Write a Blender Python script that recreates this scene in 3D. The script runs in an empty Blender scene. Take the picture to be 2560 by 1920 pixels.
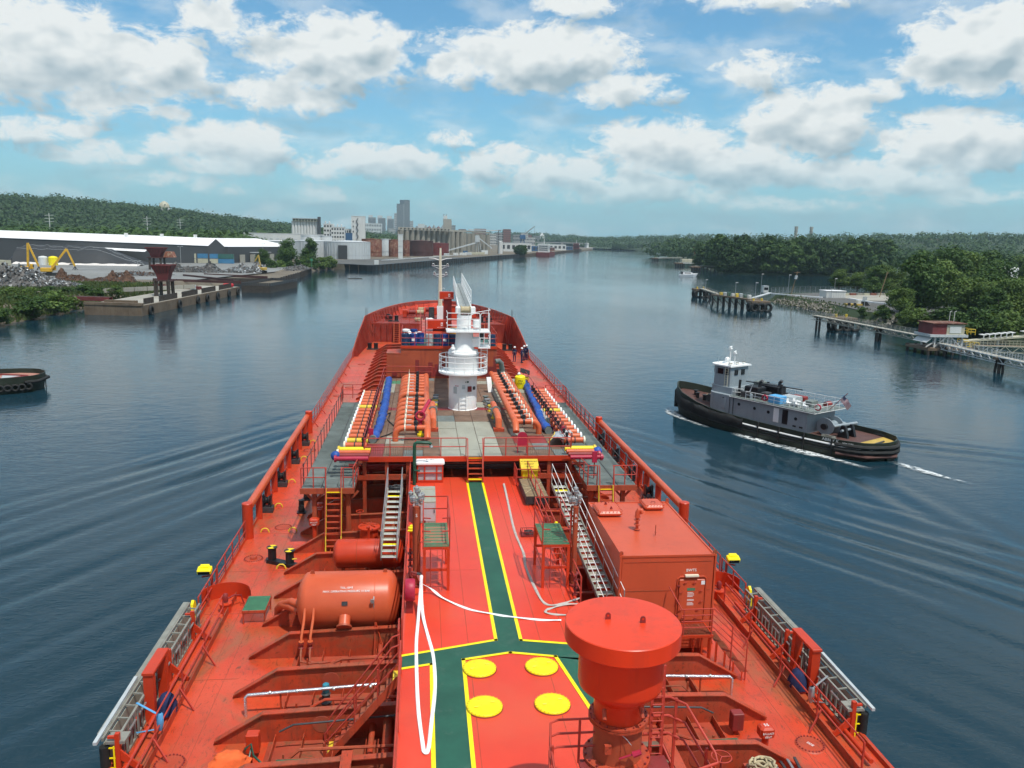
import bpy, math, random
import numpy as np
from mathutils import Vector, Matrix, Euler
PI = math.pi; R = math.radians
SC = bpy.context.scene; COL = SC.collection
random.seed(7); RNG = np.random.default_rng(7)

# ------------------------------------------------------------------ camera
CAMZ = 20.5
cam_d = bpy.data.cameras.new('camera'); cam = bpy.data.objects.new('camera', cam_d); COL.objects.link(cam)
cam_d.sensor_width = 36; cam_d.lens = 36*2000/2560; cam_d.clip_start = 0.3; cam_d.clip_end = 30000
def cam_axes():
    yaw, pitch, roll = R(6.5), math.atan(362/2000), 0.024
    f = Vector((math.sin(yaw)*math.cos(pitch), math.cos(yaw)*math.cos(pitch), -math.sin(pitch)))
    r = Vector((math.cos(yaw), -math.sin(yaw), 0)); u = r.cross(f)
    c, s = math.cos(roll), math.sin(roll)
    return c*r+s*u, -s*r+c*u, f
_r, _u, _f = cam_axes()
cam.matrix_world = Matrix(((_r.x,_u.x,-_f.x,-2.35),(_r.y,_u.y,-_f.y,0),(_r.z,_u.z,-_f.z,CAMZ),(0,0,0,1)))
SC.camera = cam
SC.view_settings.view_transform = 'Standard'; SC.view_settings.look = 'None'
SC.view_settings.exposure = 0.0; SC.view_settings.gamma = 1.0
SC.cycles.use_denoising = True
SC.cycles.use_adaptive_sampling = True; SC.cycles.adaptive_threshold = .025; SC.cycles.adaptive_min_samples = 16
SC.cycles.max_bounces = 5; SC.cycles.diffuse_bounces = 3; SC.cycles.glossy_bounces = 3
SC.cycles.transmission_bounces = 3; SC.cycles.transparent_max_bounces = 8; SC.cycles.volume_bounces = 0
SC.cycles.caustics_reflective = False; SC.cycles.caustics_refractive = False

# ------------------------------------------------------------------ node helpers
def nd(nt, typ, **kw):
    n = nt.nodes.new(typ)
    for k, v in kw.items():
        if k[0] == 'i' and k[1:].isdigit(): n.inputs[int(k[1:])].default_value = v
        else: setattr(n, k, v)
    return n
def mth(nt, op, a, b=None, c=None, clamp=False):
    n = nt.nodes.new('ShaderNodeMath'); n.operation = op; n.use_clamp = clamp
    for i, v in enumerate((a, b, c)):
        if v is None: continue
        if isinstance(v, (int, float)): n.inputs[i].default_value = v
        else: nt.links.new(v, n.inputs[i])
    return n.outputs[0]
def vmth(nt, op, a, b=None):
    n = nt.nodes.new('ShaderNodeVectorMath'); n.operation = op
    for i, v in enumerate((a, b)):
        if v is None: continue
        if isinstance(v, (tuple, list)): n.inputs[i].default_value = v
        else: nt.links.new(v, n.inputs[i])
    return n.outputs['Value'] if op in ('LENGTH', 'DOT_PRODUCT') else n.outputs[0]
def mixc(nt, fac, a, b, mode='MIX'):
    n = nt.nodes.new('ShaderNodeMix'); n.data_type = 'RGBA'; n.blend_type = mode
    for s, v in ((n.inputs[0], fac), (n.inputs[6], a), (n.inputs[7], b)):
        if isinstance(v, (int, float)): s.default_value = v
        elif isinstance(v, (tuple, list)): s.default_value = (*v[:3], 1)
        else: nt.links.new(v, s)
    return n.outputs[2]
def sstep(nt, x, lo, hi):
    n = nt.nodes.new('ShaderNodeMapRange'); n.interpolation_type = 'SMOOTHSTEP'
    nt.links.new(x, n.inputs[0]); n.inputs[1].default_value = lo; n.inputs[2].default_value = hi
    return n.outputs[0]
def noise(nt, vec, scale, detail=4, rough=.55, dist=0.0):
    n = nt.nodes.new('ShaderNodeTexNoise'); n.inputs['Scale'].default_value = scale
    n.inputs['Detail'].default_value = detail; n.inputs['Roughness'].default_value = rough; n.inputs['Distortion'].default_value = dist
    if vec is not None: nt.links.new(vec, n.inputs['Vector'])
    return n.outputs['Fac']

# ------------------------------------------------------------------ sun and sky
SUN_EL, SUN_BEAR = R(65), R(149)          # bearing clockwise from the ship's heading (+Y)
sun_dir = Vector((math.sin(SUN_BEAR)*math.cos(SUN_EL), math.cos(SUN_BEAR)*math.cos(SUN_EL), math.sin(SUN_EL)))
sd = bpy.data.lights.new('sun', 'SUN'); so = bpy.data.objects.new('sun', sd); COL.objects.link(so)
sd.energy = 3.9; sd.angle = R(0.55); sd.color = (1.0, .96, .88)
so.location = (60, -40, 120); so.rotation_euler = (-sun_dir).to_track_quat('-Z', 'Y').to_euler()

world = bpy.data.worlds.new('World'); SC.world = world; world.use_nodes = True
# cumulus banks: azimuth from the heading, elevation, half width, half height (degrees), weight
CLOUDS = [(-23.5,10.4,6.6,2.9,1.25),(-17,9.9,3.8,2.1,1.0),(-19.7,8.0,5.9,1.3,.6),(-5.9,11.7,5.4,2.4,1.3),(-8.7,9.0,3.4,1.5,.9),(-12.8,12.8,2.8,1.6,.6),
    (-12.3,5.7,4.2,1.4,1.0),(-17,5.4,1.8,.8,.8),(-23.3,5.9,2.6,.9,.9),(-20.5,4.6,3.4,.8,.75),(-13,4.5,3.2,.9,.9),
    (7.7,12.1,6.7,2.1,1.3),(3.2,11.1,2.8,1.2,.9),(13.1,9.9,3.6,1.1,.9),(10,15.2,2.4,.8,.7),(2.2,6.8,1.3,.6,.7),(-2.3,5.0,4.6,1.2,1.1),
    (5.3,5.1,2.6,1.2,1.0),(-6.7,4.4,2.4,.8,.8),(9.2,4.5,4.8,1.2,1.0),(16.4,6.0,4.9,2.2,1.25),(22.2,5.1,4.8,1.8,1.1),(25.7,8.0,4.3,2.2,1.3),
    (29.3,9.7,1.8,.8,.7),(35.4,11.5,4.6,2.8,1.35),(22.3,11.0,2.8,1.1,.6),(34.1,6.4,4.5,2.0,1.2),(30.2,4.5,5.1,1.4,.9),(14,3.7,10.7,1.0,.8),
    (22.6,15.2,4.4,.8,.7),(35.5,3.3,3.2,.6,.6),(-15.5,3.3,3.6,.6,.65),(-7,2.9,1.8,.6,.6),(21.8,2.9,7.2,.5,.45)]
def build_world():
    nt = world.node_tree; nt.nodes.clear()
    tc = nd(nt, 'ShaderNodeTexCoord'); sep = nd(nt, 'ShaderNodeSeparateXYZ'); nt.links.new(tc.outputs['Generated'], sep.inputs[0])
    x, y, z = sep.outputs
    az = mth(nt, 'MULTIPLY', mth(nt, 'ARCTAN2', x, y), 57.2958); el = mth(nt, 'MULTIPLY', mth(nt, 'ARCSINE', z), 57.2958)
    cv = nd(nt, 'ShaderNodeCombineXYZ'); nt.links.new(az, cv.inputs[0]); nt.links.new(el, cv.inputs[1]); ae = cv.outputs[0]
    wv = nd(nt, 'ShaderNodeTexNoise'); wv.inputs['Scale'].default_value = .22; wv.inputs['Detail'].default_value = 2; nt.links.new(ae, wv.inputs['Vector'])
    aew = vmth(nt, 'ADD', ae, vmth(nt, 'MULTIPLY', vmth(nt, 'SUBTRACT', wv.outputs['Color'], (.5,.5,.5)), (3.0,1.3,0)))
    # the same broken cumulus goes on round the rest of the sky
    low = noise(nt, vmth(nt, 'MULTIPLY', aew, (1,2.0,1)), .085, 2, .5)
    off = mth(nt, 'MAXIMUM', sstep(nt, mth(nt, 'ABSOLUTE', mth(nt, 'SUBTRACT', az, 6.0)), 33, 40), sstep(nt, el, 15.5, 20))
    gen = mth(nt, 'SUBTRACT', mth(nt, 'MULTIPLY', mth(nt, 'ADD', mth(nt, 'MULTIPLY', mth(nt, 'SUBTRACT', low, .47), 5.0), .6), off), .6)
    def shape(sh):
        v = vmth(nt, 'ADD', aew, sh) if sh[1] else aew; acc = gen
        for a, e, ra, re, w in CLOUDS:
            n = nt.nodes.new('ShaderNodeVectorMath'); n.operation = 'MULTIPLY_ADD'; nt.links.new(v, n.inputs[0])
            n.inputs[1].default_value = (1/ra,1/re,0); n.inputs[2].default_value = (-a/ra,-e/re,0)
            acc = mth(nt, 'MAXIMUM', acc, mth(nt, 'MULTIPLY_ADD', vmth(nt, 'DOT_PRODUCT', n.outputs[0], n.outputs[0]), -w*.60, w*.76))
        return acc, mth(nt, 'MULTIPLY_ADD', noise(nt, vmth(nt, 'MULTIPLY', vmth(nt, 'ADD', ae, sh), (1,1.5,1)), .42, 2, .5), 1.5, acc)
    a0, s0 = shape((0,0,0)); a1, s1 = shape((-.5,1.0,0))
    fine = noise(nt, vmth(nt, 'MULTIPLY', ae, (1,1.7,1)), .42, 9, .64, .3)
    d0 = mth(nt, 'MULTIPLY_ADD', mth(nt, 'SUBTRACT', fine, .47), 3.0, a0)
    mask = sstep(nt, d0, -.08, .58); thick = sstep(nt, d0, .3, 1.3)
    lit = mth(nt, 'MULTIPLY_ADD', mth(nt, 'SUBTRACT', s0, s1), 1.15, .84)
    lit = mth(nt, 'SUBTRACT', lit, mth(nt, 'MULTIPLY', thick, .30))
    lit = mth(nt, 'MULTIPLY_ADD', mth(nt, 'SUBTRACT', fine, .5), .35, lit, clamp=True)
    sky = nd(nt, 'ShaderNodeTexSky', sky_type='NISHITA', sun_disc=False, sun_elevation=SUN_EL, sun_rotation=SUN_BEAR,
             air_density=1.1, dust_density=.4, ozone_density=2.5, altitude=0)
    air = mth(nt, 'POWER', 2.718, mth(nt, 'MULTIPLY', mth(nt, 'MAXIMUM', el, 0.0), -.15))      # summer haze thickening to the horizon
    skc = mixc(nt, mth(nt, 'MULTIPLY', air, .82), mixc(nt, 1.0, sky.outputs[0], SKY_TINT, 'MULTIPLY'), SKY_AIR)
    cc = mixc(nt, lit, (2.45,3.2,3.6), (5.9,6.1,6.0))
    fac = mth(nt, 'MULTIPLY', mask, mth(nt, 'MULTIPLY_ADD', sstep(nt, el, .5, 7.0), .60, .36))
    veil = mth(nt, 'MULTIPLY', sstep(nt, noise(nt, vmth(nt, 'MULTIPLY', aew, (1,2.4,1)), .16, 5, .6), .42, .68), .42)      # thin cloud between the banks
    col = mixc(nt, mth(nt, 'MAXIMUM', fac, veil), skc, cc)
    bg = nd(nt, 'ShaderNodeBackground'); bg.inputs[1].default_value = 0.15
    nt.links.new(col, bg.inputs[0]); ow = nd(nt, 'ShaderNodeOutputWorld'); nt.links.new(bg.outputs[0], ow.inputs[0])
    world.cycles.sampling_method = 'NONE'
SKY_TINT = (.48,.80,.90); SKY_AIR = (1.95,3.8,4.85)
build_world()
# ------------------------------------------------------------------ materials
MATS = {}
def principled(name):
    m = bpy.data.materials.new(name); m.use_nodes = True; nt = m.node_tree
    return m, nt, nt.nodes['Principled BSDF']
def paint(name, col, rough=.45, var=.14, dirt=0.0, dirtcol=(.09,.05,.03), streak=0.0, fade=None, fadeamt=0.0, scale=.5, bump=.0, bscale=20, metal=0.0, spec=.4, fine=0.0, stain=None):
    """paint with patchy tone, dirt of its own shape, vertical streaks and faded areas"""
    m, nt, b = principled(name)
    tc = nd(nt, 'ShaderNodeTexCoord'); o = tc.outputs['Object']
    n = noise(nt, o, scale, 5, .6)
    lo = tuple(c*(1-var) for c in col); hi = tuple(min(1, c*(1+var)) for c in col)
    c = mixc(nt, sstep(nt, n, .3, .7), lo, hi)
    if fade: c = mixc(nt, mth(nt, 'MULTIPLY', sstep(nt, noise(nt, vmth(nt, 'ADD', o, (31,7,3)), scale*.8, 6, .6), .42, .66), fadeamt), c, fade)
    if fine: c = mixc(nt, mth(nt, 'MULTIPLY', noise(nt, o, 9, 3, .7), fine), c, tuple(x*.45 for x in col))
    if dirt: c = mixc(nt, mth(nt, 'MULTIPLY', sstep(nt, noise(nt, vmth(nt, 'ADD', o, (3,17,9)), scale*3.2, 8, .72), .53, .68), dirt), c, dirtcol)
    if stain:                                           # spilled and trodden patches, scratches
        c = mixc(nt, mth(nt, 'MULTIPLY', sstep(nt, noise(nt, vmth(nt, 'MULTIPLY', vmth(nt, 'ADD', o, (9,5,1)), (1,.6,1)), .45, 9, .72, .8), .45, .66), .80), c, stain)
        c = mixc(nt, mth(nt, 'MULTIPLY', sstep(nt, noise(nt, vmth(nt, 'MULTIPLY', o, (5,1.4,3)), 1.6, 6, .75, 1.2), .55, .66), .75), c, tuple(x*.3 for x in stain))
    if streak: c = mixc(nt, mth(nt, 'MULTIPLY', sstep(nt, noise(nt, vmth(nt, 'MULTIPLY', o, (2.4,2.4,.14)), 1.3, 6, .65), .50, .68), streak), c, dirtcol)
    nt.links.new(c, b.inputs['Base Color'])
    b.inputs['Roughness'].default_value = rough; b.inputs['Metallic'].default_value = metal; b.inputs['Specular IOR Level'].default_value = spec
    if bump:
        bp = nd(nt, 'ShaderNodeBump'); bp.inputs['Strength'].default_value = bump; bp.inputs['Distance'].default_value = .02
        nt.links.new(noise(nt, o, bscale, 5, .65), bp.inputs['Height']); nt.links.new(bp.outputs[0], b.inputs['Normal'])
    MATS[name] = m; return m
RUST = (.10,.04,.02)
paint('deck_red', (.60,.056,.016), .38, .14, dirt=.6, dirtcol=(.26,.05,.025), fade=(.62,.100,.044), fadeamt=.75, stain=(.30,.10,.04), spec=.55, scale=.35, bump=.15, bscale=9, fine=.22)
paint('trunk_red', (.70,.050,.020), .34, .09, dirt=.12, dirtcol=(.28,.05,.03), fade=(.68,.090,.038), fadeamt=.6, spec=.55, scale=.3, bump=.08, bscale=9, fine=.10)
paint('frame_red', (.46,.054,.018), .5, .15, dirt=.5, dirtcol=(.17,.05,.03), streak=.45, fade=(.50,.10,.055), fadeamt=.5, stain=(.22,.09,.045), scale=.7, bump=.2, fine=.2)
paint('bay_red', (.40,.065,.034), .55, .22, dirt=.8, dirtcol=(.13,.075,.035), fade=(.30,.10,.05), fadeamt=.8, scale=.8, bump=.3, fine=.3)
paint('ship_red', (.54,.046,.014), .38, .10, dirt=.15, dirtcol=(.25,.05,.03), streak=.15, scale=.6, bump=.05, fine=.1)
paint('bow_shade_red', (.27,.030,.018), .5, .16, dirt=.6, dirtcol=(.13,.045,.03), streak=.5, fade=(.40,.09,.06), fadeamt=.5, scale=.6, bump=.2, fine=.25)  # base red darkened for grazing light on the bow interior, plus dirt and streaks
paint('rail_red', (.44,.050,.032), .5, .15, dirt=.2, scale=2)
paint('dark_red', (.24,.028,.026), .5, .18, dirt=.25, streak=.2, scale=.8)
paint('orange_tank', (.56,.088,.030), .38, .08, dirt=.08, dirtcol=(.3,.07,.04), fade=(.60,.125,.052), fadeamt=.6, scale=.5)
paint('orange_pipe', (.60,.115,.040), .42, .12, dirt=.18, dirtcol=(.3,.09,.05), fade=(.62,.18,.085), fadeamt=.5, scale=1.2)
paint('house_orange', (.38,.075,.032), .5, .10, dirt=.3, dirtcol=(.2,.03,.025), streak=.45, scale=.5)
paint('container_red', (.56,.088,.036), .38, .07, dirt=.06, dirtcol=(.25,.06,.04), streak=.12, scale=.5, fine=.08)
paint('mush_red', (.70,.052,.015), .33, .06, dirt=.05, streak=.28, dirtcol=(.36,.045,.025), scale=.7, fine=.1)
paint('green_path', (.018,.095,.062), .5, .2, dirt=.55, dirtcol=(.07,.125,.095), scale=.6, bump=.08, fine=.12)
paint('yellow_paint', (.86,.66,.012), .45, .06, dirt=.12, dirtcol=(.4,.3,.05), scale=1.5)
paint('yellow_cover', (.90,.74,.008), .42, .07, dirt=.35, dirtcol=(.42,.30,.03), scale=1.5)
paint('yellow_dull', (.70,.50,.04), .55, .12, dirt=.35, dirtcol=(.25,.18,.05), scale=1.5)
paint('grating', (.17,.20,.19), .6, .2, dirt=.4, dirtcol=(.10,.085,.06), scale=.8, fine=.3)
paint('rust_grating', (.20,.125,.085), .65, .25, dirt=.5, dirtcol=(.09,.05,.035), scale=.8, fine=.4)
paint('grey_plate', (.33,.33,.27), .6, .1, dirt=.3, dirtcol=(.2,.17,.12), scale=.5, fine=.1)
paint('green_grating', (.06,.22,.12), .5, .15, dirt=.2, dirtcol=(.05,.08,.05), scale=2)
paint('white_paint', (.84,.85,.84), .38, .04, dirt=.06, dirtcol=(.55,.5,.42), streak=.10, scale=.6)
paint('cream_paint', (.74,.70,.55), .45, .06, dirt=.2, dirtcol=(.4,.33,.2), streak=.2, scale=.6)
paint('black_paint', (.014,.015,.018), .42, .2, scale=2)
paint('black_rubber', (.017,.018,.018), .75, .3, dirt=.3, dirtcol=(.05,.05,.045), scale=2, bump=.3)
paint('blue_tarp', (.018,.08,.34), .5, .2, dirt=.1, dirtcol=(.05,.12,.3), scale=1.5, bump=.9, bscale=5)
paint('navy_cloth', (.015,.025,.085), .85, .25, scale=3, bump=.5)
paint('drum_blue', (.012,.055,.26), .4, .15, scale=1.5)
paint('drum_grey', (.42,.46,.47), .45, .1, scale=1.5)
paint('drum_dark', (.02,.05,.12), .4, .15, scale=1.5)
paint('aluminium', (.23,.23,.20), .55, .15, dirt=.5, dirtcol=(.15,.125,.085), scale=2)
paint('steel', (.42,.43,.43), .38, .12, scale=3, metal=.6)
paint('dark_steel', (.06,.062,.065), .5, .2, scale=3, metal=.3)
paint('foil', (.75,.76,.78), .25, .1, scale=8, metal=.9, bump=.8, bscale=40)
paint('hose_white', (.80,.80,.80), .7, .03, scale=3)
paint('hose_grey', (.46,.42,.38), .8, .10, scale=3, dirt=.2, dirtcol=(.3,.25,.2))
paint('pipe_green', (.010,.075,.045), .4, .15, scale=2)
paint('magenta', (.42,.020,.055), .45, .12, scale=1.5)
paint('wood', (.26,.18,.10), .75, .2, scale=3, fine=.3)
paint('rope', (.45,.38,.24), .9, .2, scale=12)
paint('orange_cloth', (.80,.13,.03), .8, .12, scale=3, bump=.6, bscale=8)
paint('light_blue', (.10,.36,.66), .7, .1, scale=3)
paint('teal_tool', (.03,.22,.30), .5, .15, scale=3)
paint('skin', (.42,.24,.17), .6, .05, scale=4)
paint('coverall', (.014,.024,.075), .85, .2, scale=5)
paint('glass_dark', (.012,.016,.02), .12, .1, scale=3)
paint('text_white', (.80,.80,.78), .5, .03, scale=4)
paint('text_black', (.02,.02,.02), .5, .03, scale=4)

# ------------------------------------------------------------------ mesh builder: world coordinates in, one mesh object out
class MB:
    def __init__(s): s.v = []; s.f = []
    def add(s, vs, fs):
        o = len(s.v); s.v.extend([tuple(p) for p in vs]); s.f.extend([tuple(i+o for i in f) for f in fs]); return s
    def box(s, x0, x1, y0, y1, z0, z1):
        return s.add([(x0,y0,z0),(x1,y0,z0),(x1,y1,z0),(x0,y1,z0),(x0,y0,z1),(x1,y0,z1),(x1,y1,z1),(x0,y1,z1)],
                     [(0,3,2,1),(4,5,6,7),(0,1,5,4),(1,2,6,5),(2,3,7,6),(3,0,4,7)])
    def cbox(s, c, size, rot=None, bev=0):
        hx, hy, hz = (q/2 for q in size); M = Euler(rot).to_matrix() if rot else Matrix.Identity(3); c = Vector(c)
        if bev:
            k = bev; L = []
            for z, i in ((-hz,k),(-hz+k,0),(hz-k,0),(hz,k)):
                x, y = hx-i, hy-i; e = k if i == 0 else 0
                L.append([(-x+k,-y,z),(x-k,-y,z),(x,-y+k,z),(x,y-k,z),(x-k,y,z),(-x+k,y,z),(-x,y-k,z),(-x,-y+k,z)])
            vs = [c+M@Vector(p) for l in L for p in l]
            fs = [tuple(range(7,-1,-1)), tuple(range(24,32))]
            for l in range(3):
                for i in range(8): fs.append((l*8+i, l*8+(i+1)%8, l*8+8+(i+1)%8, l*8+8+i))
            return s.add(vs, fs)
        vs = [c+M@Vector((a*hx,b*hy,d*hz)) for d in (-1,1) for a, b in ((-1,-1),(1,-1),(1,1),(-1,1))]
        return s.add(vs, [(0,3,2,1),(4,5,6,7),(0,1,5,4),(1,2,6,5),(2,3,7,6),(3,0,4,7)])
    def bar(s, p, q, w, h=None, up=(0,0,1)):
        """square bar from p to q"""
        p, q = Vector(p), Vector(q); h = h or w; d = (q-p).normalized(); up = Vector(up)
        if abs(d.dot(up)) > .98: up = Vector((0,1,0))
        sx = d.cross(up).normalized()*w/2; sz = sx.cross(d).normalized()*h/2
        vs = [e+a*sx+b*sz for e in (p,q) for a, b in ((-1,-1),(1,-1),(1,1),(-1,1))]
        return s.add(vs, [(3,2,1,0),(4,5,6,7),(0,1,5,4),(1,2,6,5),(2,3,7,6),(3,0,4,7)])
    def tube(s, pts, r, n=6, caps=True, closed=False):
        pts = [Vector(p) for p in pts]; m = len(pts); rr = r if isinstance(r, (list, tuple)) else [r]*m
        vs = []; up = None
        for i, p in enumerate(pts):
            a = pts[(i-1) % m] if (closed or i) else p; b = pts[(i+1) % m] if (closed or i < m-1) else p
            d = (b-a).normalized()
            if up is None:
                up = Vector((0,0,1)) if abs(d.z) < .9 else Vector((0,1,0))
            sx = d.cross(up)
            if sx.length < 1e-4: sx = d.cross(Vector((1,0,0)))
            sx.normalize(); up = sx.cross(d).normalized()
            for k in range(n):
                t = 2*PI*k/n; vs.append(p+(sx*math.cos(t)+up*math.sin(t))*rr[i])
        fs = []
        for i in range(m if closed else m-1):
            j = (i+1) % m
            for k in range(n): fs.append((i*n+k, i*n+(k+1)%n, j*n+(k+1)%n, j*n+k))
        if caps and not closed: fs += [tuple(range(n-1,-1,-1)), tuple((m-1)*n+k for k in range(n))]
        return s.add(vs, fs)
    def cyl(s, p, q, r, r2=None, n=10, caps=True): return s.tube([p,q], [r, r if r2 is None else r2], n, caps)
    def lathe(s, prof, c=(0,0,0), n=16, axis='z', a0=0, a1=2*PI):
        """prof: (radius, height) pairs along axis"""
        full = abs(a1-a0-2*PI) < 1e-6; m = n if full else n+1; vs = []
        for r, h in prof:
            for k in range(m):
                t = a0+(a1-a0)*k/n; x, y = r*math.cos(t), r*math.sin(t)
                vs.append({'z':(c[0]+x,c[1]+y,c[2]+h),'x':(c[0]+h,c[1]+x,c[2]+y),'y':(c[0]+x,c[1]+h,c[2]-y)}[axis])
        fs = []
        for i in range(len(prof)-1):
            for k in range(n):
                k2 = (k+1) % m; fs.append((i*m+k, i*m+k2, (i+1)*m+k2, (i+1)*m+k))
        return s.add(vs, fs)
    def prism(s, poly, lo, hi, axis='z'):
        """poly in the plane across axis: z->(x,y), y->(x,z), x->(y,z)"""
        f = {'z':lambda a,b,h:(a,b,h),'y':lambda a,b,h:(a,h,b),'x':lambda a,b,h:(h,a,b)}[axis]; n = len(poly)
        vs = [f(a,b,lo) for a, b in poly]+[f(a,b,hi) for a, b in poly]
        return s.add(vs, [tuple(range(n-1,-1,-1)), tuple(range(n,2*n))]+[(i,(i+1)%n,n+(i+1)%n,n+i) for i in range(n)])
    def sphere(s, c, r, n=10, m=6, sz=1.0):
        prof = [(max(r*math.sin(PI*i/m),1e-3), -r*math.cos(PI*i/m)*sz) for i in range(m+1)]
        return s.lathe(prof, c, n)
    def quad(s, a, b, c, d): return s.add([a,b,c,d], [(0,1,2,3)])
    def grid(s, P):
        """P: rows of points"""
        n = len(P[0]); vs = [p for r in P for p in r]
        return s.add(vs, [(i*n+j, i*n+j+1, (i+1)*n+j+1, (i+1)*n+j) for i in range(len(P)-1) for j in range(n-1)])
    def mirror(s):
        o = MB(); o.v = [(-x,y,z) for x,y,z in s.v]; o.f = [tuple(reversed(f)) for f in s.f]; return o
    def merge(s, o): return s.add(o.v, o.f)
    def build(s, name, mat, parent=None, smooth=False, ang=38):
        me = bpy.data.meshes.new(name); off = wloc(parent) if parent else Vector((0,0,0))
        me.from_pydata([(p[0]-off.x,p[1]-off.y,p[2]-off.z) for p in s.v], [], s.f)
        m = MATS[mat] if isinstance(mat, str) else mat; me.materials.append(m)
        if smooth:
            me.shade_smooth(); me.set_sharp_from_angle(angle=R(ang))
        ob = bpy.data.objects.new(name, me); COL.objects.link(ob); ob.parent = parent
        return ob
def wloc(o):
    v = Vector((0,0,0))
    while o: v += o.location; o = o.parent
    return v
LABELS = {}
def tag(o, label, cat, group=None):
    o['label'] = label; o['category'] = cat
    if group: o['group'] = group
    return o
def thing(name, loc, label, cat, group=None, rz=0):
    o = bpy.data.objects.new(name, None); COL.objects.link(o); o.location = loc; o.rotation_euler[2] = rz
    o.empty_display_size = .3
    return tag(o, label, cat, group)
def struct(o): o['kind'] = 'structure'; return o
def stuff(o): o['kind'] = 'stuff'; return o
def copy_tree(o, parent=None):
    c = o.copy(); COL.objects.link(c); c.parent = parent
    for ch in list(o.children): copy_tree(ch, c)
    return c
def origin_to(o, loc):
    """move a single mesh's origin to loc without moving its vertices in the world"""
    loc = Vector(loc); o.data.transform(Matrix.Translation(-loc)); o.location = loc; return o
def text(s, size, loc, rot, mat, parent=None, name='lettering', align='CENTER', ext=.004, sx=1.0):
    cu = bpy.data.curves.new('t', 'FONT'); cu.body = s; cu.size = size; cu.align_x = align; cu.align_y = 'CENTER'; cu.extrude = ext; cu.resolution_u = 2
    to = bpy.data.objects.new('t', cu); me = bpy.data.meshes.new_from_object(to); bpy.data.objects.remove(to)
    me.transform(Matrix.LocRotScale(None, None, (sx,1,1)))
    me.transform(Euler(rot).to_matrix().to_4x4()); me.materials.clear(); me.materials.append(MATS[mat]); me.name = name
    o = bpy.data.objects.new(name, me); COL.objects.link(o); o.parent = parent
    o.location = Vector(loc)-(wloc(parent) if parent else Vector((0,0,0))); return o
def railing(mb, pts, h=1.05, rails=(1.0,.52), post=1.5, r=.026, rp=None, ends=True):
    """posts and rails along a polyline of foot points"""
    pts = [Vector(p) for p in pts]
    for k in rails: mb.tube([p+Vector((0,0,h*k)) for p in pts], r, 5)
    for a, b in zip(pts, pts[1:]):
        n = max(1, round((b-a).length/post))
        for i in range(n+1):
            if i == n and b is not pts[-1]: continue
            p = a.lerp(b, i/n); mb.bar(p, p+Vector((0,0,h)), (rp or r)*1.7)
    return mb
def arc(c, r, a0, a1, n, z=None, plane='xy'):
    out = []
    for i in range(n+1):
        t = a0+(a1-a0)*i/n; x, y = r*math.cos(t), r*math.sin(t)
        out.append({'xy':(c[0]+x,c[1]+y,c[2]),'xz':(c[0]+x,c[1],c[2]+y),'yz':(c[0],c[1]+x,c[2]+y)}[plane])
    return out
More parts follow.
